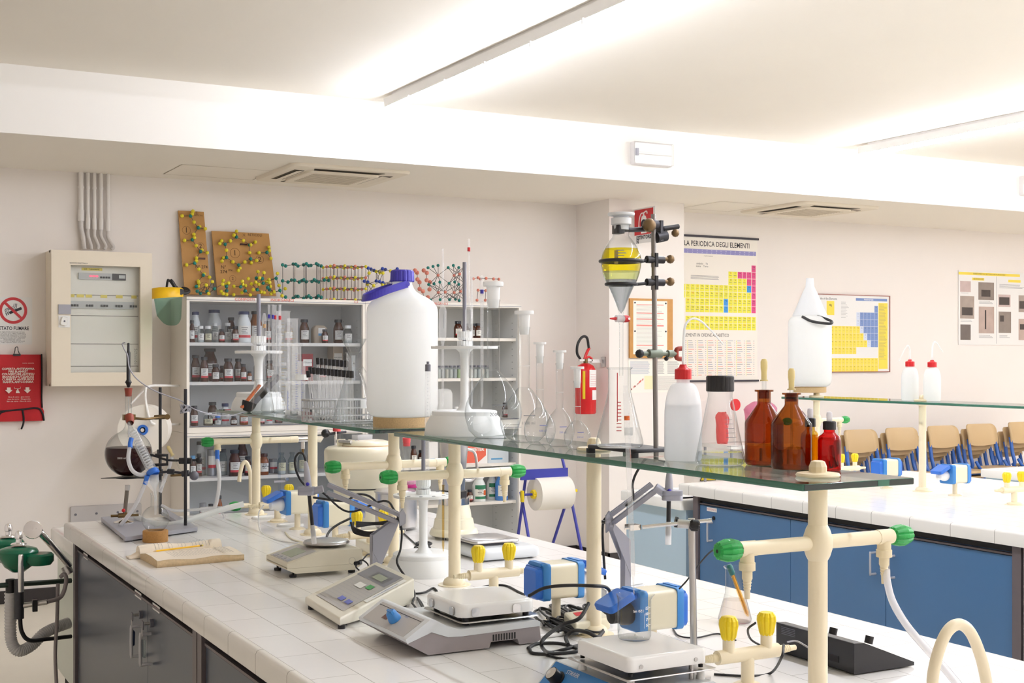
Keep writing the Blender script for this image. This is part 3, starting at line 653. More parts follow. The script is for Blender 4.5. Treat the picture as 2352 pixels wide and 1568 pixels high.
# ============================================================ ball-and-stick models on top of the cabinets
M_by = mat('yellow_ball', 'E3D52E', .35); M_bt = mat('teal_ball', '117A72', .35); M_bp = mat('pink_ball', 'D98472', .4); M_bb = mat('blue_ball', '2B46A8', .35)
M_rod = mat('model_rod', '55504E', .5, .3); M_board = mat('plywood', 'B98A4C', .6, noise=.18, nscale=7, bump=.1); M_pen = mat('pencil_writing', '4A3320', .8)
BALL = {}
def ball(parent, name, m, r, loc):
    r *= 1.14
    if (name, r) not in BALL:
        b = MB(); b.sph((0, 0, 0), r, m, 12); o = b.obj(name, parent, loc); BALL[(name, r)] = o.data; return o
    o = bpy.data.objects.new(name, BALL[(name, r)]); C.objects.link(o); o.parent = parent; o.location = loc; return o
NM = {'Y': ('yellow_ball', M_by), 'T': ('teal_ball', M_bt), 'P': ('pink_ball', M_bp), 'B': ('blue_ball', M_bb)}
ZT = zt
def model(name, label, base, pts, link, r, rods='near', maxn=4, same=False, group='ball-and-stick models on the cabinets'):
    t = thing(name, label, 'molecular model', base, 0, group); b = MB(); done = set()
    for i, (c, p) in enumerate(pts):
        if rods == 'near' and c != pts[0][0] and not same: continue
        near = sorted(((Vector(p) - Vector(q)).length, j) for j, (c2, q) in enumerate(pts) if j != i and (same or c2 != c))[:maxn]
        for d, j in near:
            if d < link and (j, i) not in done: done.add((i, j)); b.cyl(p, pts[j][1], .0022, M_rod, seg=5, cap=False)
    part(t, 'connecting_rods', b)
    for c, p in pts: ball(t, NM[c][0], NM[c][1], r, p)
    return t
def zoomed(ox, oy, s, Y, base): 
    def f(x, y, dy=0):
        p = Py(ox + x / s, oy + y / s, Y + dy); return (p.x - base[0], p.y - base[1], max(p.z - base[2], .011))
    return f
# the two plywood boards, leaning on the wall
def board(corners, Ys, label, Yp, Tp, writing, near):
    xs_ = [390 + x / 5.113 for x, y in corners]; ys_ = [460 + y / 5.113 for x, y in corners]
    bl = Py(xs_[3], ys_[3], Ys); base = (bl.x, Ys, ZT); lean = .13
    t = thing('molecule_board', label, 'molecular model', base, 0, 'plywood boards with molecular models')
    def f(x, y, off=0):
        p = Py(390 + x / 5.113, 460 + y / 5.113, Ys); z = max(0, p.z - ZT); xx = p.x - bl.x
        return (xx, z * math.sin(lean) - off * math.cos(lean), z * math.cos(lean) + off * math.sin(lean) + .002)
    q = [f(*c) for c in corners]; th = Vector((0, .012, -.0015))
    v = [tuple(Vector(a)) for a in q] + [tuple(Vector(a) + th) for a in q]
    b = MB(); b.add(v, [(0, 3, 2, 1), (4, 5, 6, 7), (0, 1, 5, 4), (1, 2, 6, 5), (2, 3, 7, 6), (3, 0, 4, 7)], M_board); part(t, 'plywood_panel', b)
    pts = [('T', f(x, y, .03)) for x, y in Tp] + [('Y', f(x, y, .035 if i % 2 else .02)) for i, (x, y) in enumerate(Yp)]
    b = MB(); 
    for c, p in pts[:len(Tp)]:
        for d, j in sorted(((Vector(p) - Vector(q_)).length, j) for j, (c2, q_) in enumerate(pts) if c2 == 'Y')[:4]:
            if d < near: b.cyl(p, pts[j][1], .002, M_rod, seg=5, cap=False)
    part(t, 'connecting_rods', b)
    for c, p in pts: ball(t, NM[c][0], NM[c][1], .0115, p)
    b = MB(); ks = kk(base) / 5.113
    for s_, x, y, sz, circ in writing:
        p = f(x, y, .0008); X = T(*p) @ R(PI / 2 - lean, 'X'); b.text(s_, sz * ks, M_pen, X, .005)
        if circ: ring(b, circ * ks * .94, circ * ks, 0, M_pen, 24, X @ R(-PI / 2, 'X'))
    part(t, 'handwriting', b)
    b = MB(); p = f(*near_strip[label[:4]]); b.cb(p, (.05, .008, .012), mat('rubber_strip', '4A2A20', .7), R(0)); part(t, 'strip', b)
    return t
near_strip = {'tall': (388, 680, .006), 'wide': (890, 510, .006)}
board([(133, 100), (435, 115), (485, 1112), (180, 1104)], 9.0, 'tall narrow plywood board with a ball-and-stick chain on it',
      [(298, 115), (282, 155), (168, 172), (300, 253), (372, 303), (430, 333), (300, 395), (297, 440), (187, 467), (315, 535), (388, 585), (442, 620), (320, 678), (313, 720), (202, 760), (338, 818), (403, 870), (460, 912), (333, 955), (330, 980), (328, 1015)],
      [(263, 177), (350, 320), (274, 464), (368, 604), (293, 743), (390, 887), (303, 1022)], [('3', 352, 130, 36, 20), ('RETICOLI', 372, 160, 24, 0), ('1', 222, 338, 90, 50), ('2', 382, 530, 80, 44), ('N° 274', 385, 780, 50, 0), ('3', 412, 1010, 70, 52)], .085)
board([(520, 345), (1195, 378), (1252, 1125), (562, 1110)], 9.0, 'wide plywood board with a ring of yellow and teal balls',
      [(805, 358), (765, 408), (727, 473), (873, 475), (625, 472), (595, 510), (1020, 486), (670, 590), (950, 615), (958, 525), (640, 678), (612, 720), (748, 724), (880, 730), (965, 735), (1020, 713), (828, 800), (800, 833), (1180, 550), (1175, 595), (1060, 615), (1190, 688)],
      [(797, 430), (660, 517), (948, 525), (670, 675), (953, 690), (810, 765), (1148, 615)], [('4', 900, 397, 40, 24), ('RETICOLI', 1030, 397, 42, 0), ('1', 785, 612, 90, 60), ('2', 1075, 690, 90, 50), ('N°\n274', 645, 810, 56, 0), ('inv.', 728, 815, 44, 0), ('2', 748, 918, 50, 40)], .1)
# loose chain in front of the boards
base = (Py(560, 690, 8.85).x, 8.85, ZT); f = zoomed(390, 460, 5.113, 8.85, base)
Yl = [(428, 995), (455, 1095), (500, 955), (628, 942), (620, 985), (690, 970), (663, 985), (605, 1070), (625, 1095), (668, 1105), (753, 1010), (750, 1108), (852, 950), (855, 985), (888, 1000), (958, 980), (1010, 962), (1045, 985), (922, 920), (1035, 838), (1055, 910), (1105, 850), (1165, 930), (1138, 955), (1172, 965),
      (1180, 1010), (980, 1050), (1075, 1075), (1108, 1083), (1225, 1075), (1190, 1095), (848, 1083), (945, 1110), (1265, 858), (1282, 1000), (1355, 1037), (1318, 1120)]
Tl = [(322, 1065), (360, 1090), (437, 1070), (524, 1037), (665, 1010), (668, 1060), (832, 1015), (885, 1062), (1017, 913), (1088, 920), (1098, 972), (1028, 1048), (1150, 1025), (1170, 1048), (1250, 915), (1293, 1058)]
model('molecular_model', 'tangled yellow and teal ball-and-stick chain lying before the plywood boards', base,
      [('T', f(x, y, (i % 3) * .02)) for i, (x, y) in enumerate(Tl)] + [('Y', f(x, y, (i % 4) * .02)) for i, (x, y) in enumerate(Yl)], .1, .0115)
# teal layered lattice
base = (Py(650, 690, 8.85).x, 8.85, ZT); f = zoomed(390, 460, 5.113, 8.85, base); pts = []
xs1 = [1325, 1360, 1450, 1478, 1505, 1572, 1605, 1632, 1658, 1722, 1745, 1778]
xs2 = [1325, 1388, 1430, 1465, 1520, 1550, 1575, 1603, 1668, 1697, 1722, 1748, 1815, 1865]
for L_, xs_, y in ((0, xs1, 757), (1, xs2, 945), (2, xs1[1:] , 1135)):
    for i, x in enumerate(xs_): pts.append(('T', f(x, y + 14 * math.sin(i * 1.9), (i % 3) * .04)))
t = model('crystal_lattice_model', 'teal three-layer ball lattice right of the plywood boards', base, pts, .075, .0115, same=True, maxn=2)
b = MB()
for x, dy in ((1325, 0), (1452, .04), (1470, 0), (1575, .04), (1590, .08), (1605, 0), (1722, .04), (1740, 0), (1765, .08)):
    p = f(x, 757, dy); b.cyl((p[0], p[1], 0), p, .002, M_rod, seg=5)
part(t, 'upright_rods', b)
# pink and yellow cubic lattice
p = Py(390 + 1925 / 5.113, 690, 8.80); a = .081; pts = []
for i in range(4):
    for j in range(4):
        for l in range(4): pts.append(('YP'[(i + j + l) % 2], (i * a, j * a * .95 , .0115 + l * a)))
t = thing('crystal_lattice_model', 'pink and yellow cubic ball lattice, tallest lattice on the cabinet', 'molecular model', (p.x, 8.79, ZT), 0, 'ball-and-stick models on the cabinets')
b = MB()
for i in range(4):
    for j in range(4): b.cyl((i * a, j * a * .95, 0), (i * a, j * a * .95, 3 * a), .002, M_rod, seg=5); b.cyl((0, i * a * .95, .0115 + j * a), (3 * a, i * a * .95, .0115 + j * a), .002, M_rod, seg=5); b.cyl((i * a, 0, .0115 + j * a), (i * a, 3 * a * .95, .0115 + j * a), .002, M_rod, seg=5)
part(t, 'connecting_rods', b)
for c, q in pts: ball(t, NM[c][0], NM[c][1], .010, q)
# blue and yellow
base = (Py(860, 690, 8.82).x, 8.82, ZT); f = zoomed(780, 560, 5.227, 8.82, base)
bl = [(343, 290), (378, 303), (415, 318), (515, 297), (550, 307), (692, 300), (298, 448), (338, 457), (440, 445), (480, 452), (520, 465), (620, 445), (330, 595), (420, 600), (520, 600), (600, 640)]
yl = [(355, 350), (440, 330), (485, 345), (520, 350), (612, 325), (335, 485), (410, 500), (515, 487), (550, 500), (650, 480), (370, 640), (460, 650), (560, 650)]
model('crystal_lattice_model', 'blue and yellow ball lattice just left of the blue carboy cap', base, [('B', f(x, y, (i % 3) * .03)) for i, (x, y) in enumerate(bl)] + [('Y', f(x, y, (i % 3) * .03)) for i, (x, y) in enumerate(yl)], .1, .0115, maxn=4)
# pink network
base = (Py(970, 690, 8.8).x, 8.8, ZT); f = zoomed(780, 560, 5.227, 8.8, base)
pl = [(905, 318), (930, 345), (1010, 318), (1048, 348), (935, 425), (960, 460), (1045, 435), (1085, 460), (960, 540), (1000, 568), (1080, 545), (920, 640), (1010, 655), (1060, 640)]
model('crystal_lattice_model', 'all-pink ball network just right of the blue carboy cap', base, [('P', f(x, y, (i % 3) * .03)) for i, (x, y) in enumerate(pl)], .06, .0145, same=True, maxn=4)
# teal and pink
base = (Py(1030, 690, 8.78).x, 8.78, ZT); f = zoomed(780, 560, 5.227, 8.78, base)
pk = [(1183, 376), (1375, 378), (1440, 362), (1185, 583), (1375, 583), (1452, 570), (1268, 578)]
tl = [(1062, 286), (1122, 270), (1182, 258), (1304, 284), (1366, 258), (1431, 284), (1496, 273), (1070, 487), (1133, 478), (1203, 458), (1315, 473), (1382, 457), (1431, 485), (1499, 467), (1090, 672), (1208, 668), (1320, 668), (1392, 663), (1436, 680), (1500, 668)]
model('crystal_lattice_model', 'teal and pink starburst ball lattice behind the upright pipettes', base, [('P', f(x, y, (i % 2) * .05)) for i, (x, y) in enumerate(pk)] + [('T', f(x, y, (i % 3) * .03)) for i, (x, y) in enumerate(tl)], .14, .0105, maxn=12)
base = (Py(1100, 695, 8.78).x, 8.78, ZT); f = zoomed(780, 560, 5.227, 8.78, base)
pl = [(1605, 418), (1663, 406), (1690, 420), (1760, 413), (1848, 420), (1912, 423), (1663, 555), (1755, 560), (1850, 560), (1650, 675), (1750, 675), (1900, 680)]
model('crystal_lattice_model', 'small pink ball lattice at the right end of the cabinet tops', base, [('P', f(x, y, (i % 3) * .03)) for i, (x, y) in enumerate(pl)], .09, .0105, same=True, maxn=3)

# face shield hanging over the cabinet's corner
M_visor = glass('green_visor', '9CC8B8', '6CA08E', 1.4); M_fy = mat('visor_yellow', 'F0BE10', .4)
p = Py(385, 672, 8.62)
t = thing('face_shield', 'face shield with green visor and yellow brow hanging off the cabinet corner', 'face shield', (p.x, 8.62, p.z)); k = kk(p)
def arc(r, z, a0, a1, n=14, cy=0, sy=.8): return [(r * math.cos(a0 + (a1 - a0) * i / n), cy + r * sy * math.sin(a0 + (a1 - a0) * i / n), z) for i in range(n + 1)]
b = MB(); v = []; n = 14
for i in range(n + 1):
    a = PI + PI * i / n; v += [(34 * k * math.cos(a) * 1.0, 30 * k * math.sin(a) * .9, (4 - 0) * k), ((34 - 2) * k * math.cos(a) * .86 + 3 * k, 30 * k * math.sin(a) * .9, (-76 + 22 * abs(math.cos(a)) ** 3) * k)]
b.add(v, [(2 * i, 2 * i + 1, 2 * i + 3, 2 * i + 2) for i in range(n)], M_visor, True); part(t, 'visor', b)
b = MB(); v = []
for i in range(n + 1):
    a = PI + PI * i / n; v += [(35.5 * k * math.cos(a), 31 * k * math.sin(a) * .9, -12 * k + 3 * k * math.cos(a)), (35.5 * k * math.cos(a), 31 * k * math.sin(a) * .9, 9 * k), (26 * k * math.cos(a) + 5 * k, 20 * k * math.sin(a), 12 * k)]
b.add(v, [f_ for i in range(n) for f_ in ((3 * i, 3 * i + 3, 3 * i + 4, 3 * i + 1), (3 * i + 1, 3 * i + 4, 3 * i + 5, 3 * i + 2))], M_fy, True); part(t, 'brow_guard', b)
b = MB(); b.tube([(4 * k, -.03, 28 * k), (8 * k, -.04, 22 * k), (16 * k, -.04, 10 * k), (26 * k, -.035, 4 * k)], .014, M_black, 8); b.tube([(-4 * k, -.02, 10 * k), (0, .0, 26 * k), (6 * k, .02, 28 * k), (30 * k, .0, 6 * k), (52 * k, .04, 4 * k)], .008, M_black, 8)
b.tube([(20 * k, -.03, 2 * k), (38 * k, .0, 0), (50 * k, .02, 4 * k), (48 * k, .05, 10 * k), (40 * k, .08, 12 * k)], .013, M_black, 8); part(t, 'headband', b)
b = MB(); b.cyl((26 * k, -.06, 2 * k), (26 * k, -.02, 2 * k), .02, M_black); part(t, 'pivot_knob', b)

# paper roll on the cabinet's flank, with its white wire bracket
p = Py(333, 985, 8.60); k = kk(p); r = 56 * k
t = thing('paper_roll', 'large paper roll seen end-on beside the reagent cabinet', 'paper roll', p)
XR_ = R(-.35) @ R(PI / 2, 'X')
b = MB(); b.lathe([(.022, -.11), (r, -.11), (r, .1), (.022, .1)], M_paper, XR_, 36); part(t, 'paper', b)
b = MB(); b.lathe([(.018, .1), (.034, .1), (.034, .112), (.018, .112)], M_blue, XR_ @ T(-.0, 0, 0), 20); b.lathe([(0, .09), (.016, .09), (.012, .125), (0, .125)], M_chrome, XR_, 12); part(t, 'core_plug', b)
q = lambda u, v, y: Py(u, v, y)
t = thing('roll_bracket', 'white tubular bracket holding the paper roll to the cabinet side', 'bracket', (0, 0, 0))
b = MB(); b.tube([q(412, 886, 8.85), q(345, 886, 8.55), q(334, 900, 8.5), q(336, 930, 8.5), q(345, 965, 8.47), q(358, 974, 8.5), q(412, 974, 8.85)], .0085, M_white, 8, 5); part(t, 'bent_tube', b)
b = MB(); b.tube([q(300, 928, 8.7), q(322, 905, 8.8), q(340, 888, 8.95)], .006, M_white, 6); part(t, 'brace', b)
t.location = (0, 0, 0)
# ============================================================ laboratory benches
ZB = .90
M_tile = tiles('bench_tiles', 'F5F3F1', 'BAB6B2', .241, .1225, .01, .0125, mortar=.0012)
M_tileE = tiles('edge_tiles_side', 'F0EEE9', '9E9A94', .2407, 50, .0201, 25, offset=0)
M_tileX = tiles('edge_tiles_end', 'F0EEE9', '9E9A94', .2407, 50, .0201, 25, offset=0, axes='xy')
M_lam = mat('blue_laminate', '48709C', .35, noise=.02, nscale=5); M_lamShade = mat('blue_laminate_shaded', '47505F', .3, noise=.02, nscale=5); M_lamp_ = mat('pale_blue_laminate', 'BCD4E6', .4); M_post = mat('brown_grey_steel', '6E666A', .4, .3); M_dark = mat('dark_gap', '1B1A1D', .7)  # near-bench blue laminate darkened in its colour for shade and dark reflection
M_hnd = mat('grey_handle', 'B9B9BF', .4); M_ctop = mat('sink_ceramic', 'F3F2EE', .15)
def bench(x0, x1, y0, y1, label):
    t = thing('bench_worktop', label, 'worktop', (0, 0, 0), 0, 'tiled laboratory worktops'); cx, cy = (x0 + x1) / 2, (y0 + y1) / 2
    b = MB(); b.rr(x1 - x0, y1 - y0, .012, [(0, ZB - .06), (0, ZB - .012), (.0035, ZB - .0035), (.012, ZB), (.02, ZB)], M_tileE, T(cx, cy, 0), n=2); part(t, 'edge_tiling', b)
    b = MB(); b.box((x0 + .02, y0 + .02, ZB - .002), (x1 - .02, y1 - .02, ZB + .0006), M_tile); part(t, 'tiled_surface', b)
    return t
bench(.955, 2.54, .9, 5.92, 'white tiled worktop of the near bench, crowded with instruments')
bench(4.37, 6.16, 1.0, 6.10, 'white tiled worktop of the second bench behind, mostly bare')
def handle(t, X, y, z, h=.1, horiz=False):
    b = MB(); x = X - .004
    b.tube([(x, y, z + h / 2), (x - .03, y, z + h / 2), (x - .035, y, z + h / 2 - .005), (x - .035, y, z - h / 2 + .005), (x - .03, y, z - h / 2), (x, y, z - h / 2)], .0055, M_hnd, 8, 2); return part(t, 'handle', b)
def base_unit(x, x1, ya, yb, seams, handles, label, M_lam=M_lam):
    """under-bench cabinet with its doors on the aisle side (facing -x)"""
    t = thing('base_cabinet', label, 'cabinet', (0, 0, 0), 0, 'blue cabinets under the benches'); ye, ys = max(ya, yb), min(ya, yb)
    b = MB(); b.box((x + .02, ys, .1), (x1, ye, ZB - .062), M_lam); b.box((x + .05, ys, .0), (x1 - .05, ye, .1), M_dark); b.box((x + .005, ys, ZB - .09), (x + .02, ye, ZB - .062), M_dark); b.box((x - .004, ys + .05, ZB - .104), (x + .02, ye - .05, ZB - .096), M_post); part(t, 'carcass', b)
    for yy in ((ye - .045, ye), (ys, ys + .045)): b = MB(); b.box((x - .012, yy[0], .02), (x + .02, yy[1], ZB - .062), M_post); part(t, 'upright', b)
    ed = [ye - .048] + list(seams) + [ys + .048]
    for i in range(len(ed) - 1):
        b = MB(); b.box((x, ed[i + 1] + .002, .12), (x + .018, ed[i] - .002, ZB - .108), M_lam); d = part(t, 'door', b)
        if i in handles: handle(d, x, handles[i], .655)
    return t
def strip(x, y, z, w, s_, label):
    b = MB(); b.box((x - .002, y - w / 2, z - .011), (x - .0003, y + w / 2, z + .011), M_signw)
    b.text(s_, .014, M_signr, T(x - .0025, y, z) @ R(-PI / 2) @ VX); tag(b.obj('name_strip'), label, 'label', 'tape labels on the cabinet doors')
X1 = .985
base_unit(X1, 2.50, 5.78, 3.74, (4.42,), {0: 4.49, 1: 4.35}, 'shaded blue cabinet with keys hanging from its locks under the near bench', M_lamShade)
base_unit(X1, 2.50, 3.73, .95, (2.5, 1.7), {}, 'shaded blue cabinet under the nearer end of the near bench', M_lamShade)
strip(X1, 5.55, .80, .09, 'POSTO N. 1', 'white tape label at the far corner of the near bench cabinets'); strip(X1, 4.56, .80, .10, 'POSTO N. 2', 'white tape label left of the door seam with the keys'); strip(X1, 4.29, .80, .10, 'POSTO N. 3', 'white tape label right of the door seam with the keys')
XB = 4.40
base_unit(XB, 6.10, 5.98, 3.71, (5.16, 4.49), {0: 5.81, 1: 4.55, 2: 4.43}, 'blue three-door cabinet under the second bench')
base_unit(XB, 6.10, 3.70, 1.1, (2.9, 2.0), {}, 'blue cabinet under the second bench at the right edge')
strip(XB, 5.82, .775, .09, 'POSTO N. 21', 'white tape label at the left end of the second bench'); strip(XB, 4.62, .775, .12, 'POSTO N. 22', 'white tape label POSTO N. 22 above the middle handles'); strip(XB, 4.41, .775, .09, 'POSTO N. 23', 'white tape label just right of the POSTO N. 22 label')
b = MB(); b.cyl((XB - .001, 5.80, .73), (XB - .006, 5.80, .73), .011, M_dark); tag(b.obj('door_lock'), 'round black lock at the far left door of the second bench', 'lock')

# locks with keys on the near bench
M_keyb = mat('blue_key_fob', '16264E', .4); M_keyc = glass('clear_key_fob', 'E8EEF0', 'B0B8BC')
for y, fm, lab, fl in ((4.50, M_keyb, 'key with dark blue fob in the left lock of the near cabinet', .052), (4.34, M_keyc, 'key with clear plastic fob in the right lock of the near cabinet', .06)):
    t = thing('key_with_fob', lab, 'key', (X1, y, .742), 0, 'keys hanging in the cabinet locks')
    b = MB(); b.cyl((0, 0, 0), (-.012, 0, 0), .014, M_greyD); b.cyl((-.012, 0, 0), (-.03, 0, 0), .005, M_steel, seg=8); b.rr(.028, .026, .004, [(0, 0), (0, .003)], M_greyD, T(-.036, 0, -.004) @ R(PI / 2, 'Y') @ R(.1)); part(t, 'key', b)
    b = MB(); ring(b, .009, .011, 0, M_steel, 16, T(-.036, .0, -.03) @ R(PI / 2)); b.tube([(-.036, 0, -.015), (-.036, 0, -.025), (-.036, 0, -.045), (-.036, .004, -.052)], .0015, M_steel, 6); part(t, 'key_ring', b)
    b = MB(); b.rr(.03, fl, .008, [(.002, 0), (0, .002), (0, .006), (.002, .008)], fm, T(-.034, .008 if fm is M_keyb else 0, -.052 - fl / 2) @ R(.12 if fm is M_keyb else 0, 'X') @ R(PI / 2, 'Y') @ R(PI / 2)); part(t, 'fob', b)
# sink units at the far ends of the benches
def sink(x0, x1, y0, y1, label, side):
    t = thing('sink_unit', label, 'sink', (0, 0, 0), 0, 'ceramic sinks at the bench ends'); cx, cy = (x0 + x1) / 2, (y0 + y1) / 2; W, D = x1 - x0, y1 - y0; z = .80
    b = MB(); b.rr(W, D, .02, [(0, z - .06), (0, z - .008), (.008, z), (.06, z), (.066, z - .006), (.08, z - .2)], M_ctop, T(cx, cy, 0)); part(t, 'basin', b)
    b = MB(); b.box((x0 + .03, y0, .12), (x1 - .03, y1 - .03, z - .06), side); b.box((x0 + .06, y0, 0), (x1 - .06, y1 - .06, .12), M_dark); part(t, 'cabinet_panel', b); return t
sink(1.0, 2.5, 5.925, 6.58, 'ceramic sink unit at the far end of the near bench', mat('pale_panel', 'D9E0D6', .35))
sink(4.40, 6.13, 6.105, 6.76, 'ceramic sink unit with pale blue panels at the end of the second bench', M_lamp_)
sink(7.60, 9.2, 6.15, 6.80, 'ceramic sink unit with pale blue panels at the right edge, before the chairs', M_lamp_)

# ------------------------------------------------------------ glass shelves on cream posts
ZG = 1.38
def gshelf(x0, x1, y0, y1, z, label):
    t = thing('glass_shelf', label, 'shelf', (0, 0, 0), 0, 'glass shelves above the benches'); h = .013
    b = MB(); v = [(x, y, q) for q in (z - h, z) for x, y in ((x0, y0), (x1, y0), (x1, y1), (x0, y1))]
    b.add(v, [(3, 2, 1, 0), (4, 5, 6, 7)], M_glassG); part(t, 'pane', b)
    b = MB(); e = .0015
    b.rr(x1 - x0, y1 - y0, .004, [(e, z - h), (0, z - h + e), (0, z - e), (e, z)], M_gedge, T((x0 + x1) / 2, (y0 + y1) / 2, 0), n=2, cap0=False, cap1=False); part(t, 'long_edges', b, 'green polished glass edge')
    b = MB(); b.box((x0 + .004, y0 - .0012, z - h + .001), (x1 - .004, y0 + .0006, z - .001), M_gedgeD); b.box((x0 + .19, y0 - .0018, z - h + .001), (x0 + .22, y0 - .001, z - .001), M_gedge); part(t, 'end_edge', b, 'dark short glass edge'); return t
gshelf(1.65, 1.94, 1.90, 3.875, ZG, 'nearest glass shelf, holding the amber bottles and flasks')
gshelf(1.645, 1.935, 4.03, 5.98, ZG, 'farther glass shelf over the near bench, with the carboy and cylinders')
ZG2 = 1.388
gshelf(5.12, 5.41, 2.6, 6.09, ZG2, 'glass shelf over the second bench with two small wash bottles')

def lobed(b, prof, n, dep_, m, X=None):
    seg = n * 4; L = []
    for r, z in prof: L.append([(r * (1 - dep_ * (1 if j % 4 in (0,) else 0)) * math.cos(2 * PI * j / seg), r * (1 - dep_ * (1 if j % 4 in (0,) else 0)) * math.sin(2 * PI * j / seg), z) for j in range(seg)])
    b.loops(L, m, False, X)
def gknob(b, X): lobed(b, [(.015, 0), (.019, .004), (.0225, .018), (.0225, .032), (.017, .05), (.012, .053)], 10, .14, M_green, X); b.lathe([(0, .0532), (.004, .0532)], M_dark, X, 8)
def yknob(b, X): lobed(b, [(.013, 0), (.0165, .006), (.0215, .032), (.0205, .042), (.015, .05), (.011, .051)], 10, .13, M_yellow, X)
M_noz = mat('cream_nozzle', 'E6D8B6', .4)
def nozzle(b, x, z, long=True):
    prof = [(.0145, 0), (.0145, -.018), (.0165, -.019), (.0165, -.034), (.0105, -.036), (.0105, -.05)]
    for i in range(4): prof += [(.0095 - i * .0006, -.052 - i * .006), (.0078 - i * .0006, -.056 - i * .006)]
    prof += [(.0055, -.09), (0, -.09)]
    b.lathe(prof[::-1] if False else prof, M_noz, T(x, 0, z), 14)
def post(x, y, zs_, label, bar=(), zbar=1.247, flange=True, chrome=False):
    t = thing('service_post', label, 'post', (x, y, ZB), 0, 'cream service posts carrying the glass shelves'); H = zs_ - .013 - ZB - .0005
    b = MB(); b.cyl((0, 0, 0), (0, 0, H - .004), .0195, M_cream, seg=24, cap=True); b.lathe([(.0195, H - .012), (.03, H - .008), (.045, H - .003), (.045, H), (0, H)], M_cream, seg=24); part(t, 'column', b)
    b = MB(); b.lathe([(.052, .0), (.052, .003), (.037, .004), (.037, .008), (.033, .018), (.026, .024), (.0195, .026)], M_cream, seg=24); part(t, 'base_flange', b)
    if flange:
        b = MB(); z = zs_ - ZB + .0008; b.lathe([(0, z), (.043, z), (.045, z + .003), (.042, z + .007), (.018, z + .009), (0, z + .009)], M_noz, seg=28); b.lathe([(.018, z + .009), (.018, z + .02), (.014, z + .03), (.010, z + .032), (0, z + .032)], M_noz, seg=10, sm=False); part(t, 'top_flange', b)
    if bar:
        zb = zbar - ZB
        b = MB(); b.lathe([(.0195, -.036), (.024, -.028), (.029, -.012), (.0295, 0), (.029, .012), (.024, .028), (.0195, .036)], M_cream, T(0, 0, zb), 24); part(t, 'ball_joint', b)
        b = MB()
        for s_ in bar: b.cyl((0, 0, zb), (s_ * .20, 0, zb), .0145, M_cream, seg=18); b.cyl((s_ * .16, 0, zb), (s_ * .20, 0, zb), .0155, M_cream, seg=18)
        part(t, 'cross_bar', b)
        for s_ in bar:
            if chrome and s_ > 0: continue
            b = MB(); nozzle(b, s_ * .18, zb - .008); part(t, 'nozzle', b)
            b = MB(); gknob(b, T(s_ * .20, 0, zb) @ R(s_ * PI / 2, 'Y')); part(t, 'green_knob', b)
        if chrome:
            b = MB(); b.cyl((.20, 0, zb), (.26, 0, zb), .013, M_chrome); b.cyl((.262, 0, zb), (.27, 0, zb), .018, M_chrome); b.prism([(.27, -.01), (.31, -.018), (.33, .012), (.27, .014)], -.008, .008, M_chrome, T(0, 0, zb) @ VX); b.cyl((.225, 0, zb), (.225, 0, zb - .045), .009, M_chrome); b.cyl((.225, 0, zb - .045), (.225, 0, zb - .065), .006, M_brass); part(t, 'chrome_tap', b)
    return t
PX_ = 1.785
post(PX_, 5.80, ZG, 'farthest cream post on the near bench, with one green knob and a chrome tap', (-1, 1), 1.24, False, True)
post(PX_, 5.03, ZG, 'plain cream post without knobs behind the blue-ended sockets', (), flange=False)
post(PX_, 4.19, ZG, 'cream post with two green knobs in front of the cream drum', (-1, 1), 1.247, False)
post(PX_, 3.70, ZG, 'cream post with two green knobs in front of the paper roll stand', (-1, 1), 1.252, False)
post(PX_, 2.865, ZG, 'plain cream post right of the hot plate, below the retort stand', ())
post(PX_, 2.01, ZG, 'nearest cream post, green knobs on both arms and a hose', (-1, 1), 1.247)
post(5.265, 5.94, ZG2, 'cream post under the far carboy on the second bench', (-1, 1), 1.247, True)
post(5.265, 5.10, ZG2, 'plain cream post between the two small wash bottles', ())
post(5.265, 4.20, ZG2, 'cream post at the right edge with only a green knob in view', (-1, 1), 1.247)

def valve(x, y, label, base=True, n=2):
    t = thing('gas_valve', label, 'valve', (x, y, ZB), 0, 'double gas valves with yellow knobs'); zp = .075
    b = MB(); b.cyl((0, 0, 0), (0, 0, zp), .0145, M_cream, seg=18); b.lathe([(.045, 0), (.045, .002), (.034, .003), (.034, .008), (.024, .013), (.0145, .014)], M_cream, seg=20); part(t, 'stem', b)
    b = MB(); b.cyl((-.083, 0, zp), (.083, 0, zp), .0155, M_cream, seg=18)
    for s_ in (-1, 1): b.cyl((s_ * .052, 0, zp), (s_ * .052, 0, zp + .038), .013, M_cream, seg=16)
    part(t, 'manifold', b)
    for s_ in (-1, 1):
        b = MB(); b.lathe([(.009, 0), (.009, .012)] + [q for i in range(4) for q in ((.0095 - i * .0004, .013 + i * .006), (.0078 - i * .0004, .017 + i * .006))] + [(.006, .05), (0, .05)], M_noz, T(s_ * .083, 0, zp) @ R(s_ * PI / 2, 'Y'), 12); part(t, 'hose_barb', b)
        b = MB(); yknob(b, T(s_ * .052, 0, zp + .036)); part(t, 'yellow_knob', b)
    return t
valve(1.79, 5.50, 'double valve with yellow knobs beside the farthest post')
valve(1.79, 4.42, 'double valve with yellow knobs tangled in black cable')
valve(1.79, 3.44, 'double valve with yellow knobs in front of the flat scale')
valve(1.79, 2.24, 'nearest double valve with yellow knobs by the stirrer')
valve(5.31, 5.72, 'double valve with yellow knobs farthest along the second bench')
valve(5.18, 4.42, 'double valve with yellow knobs at the right edge of the second bench')

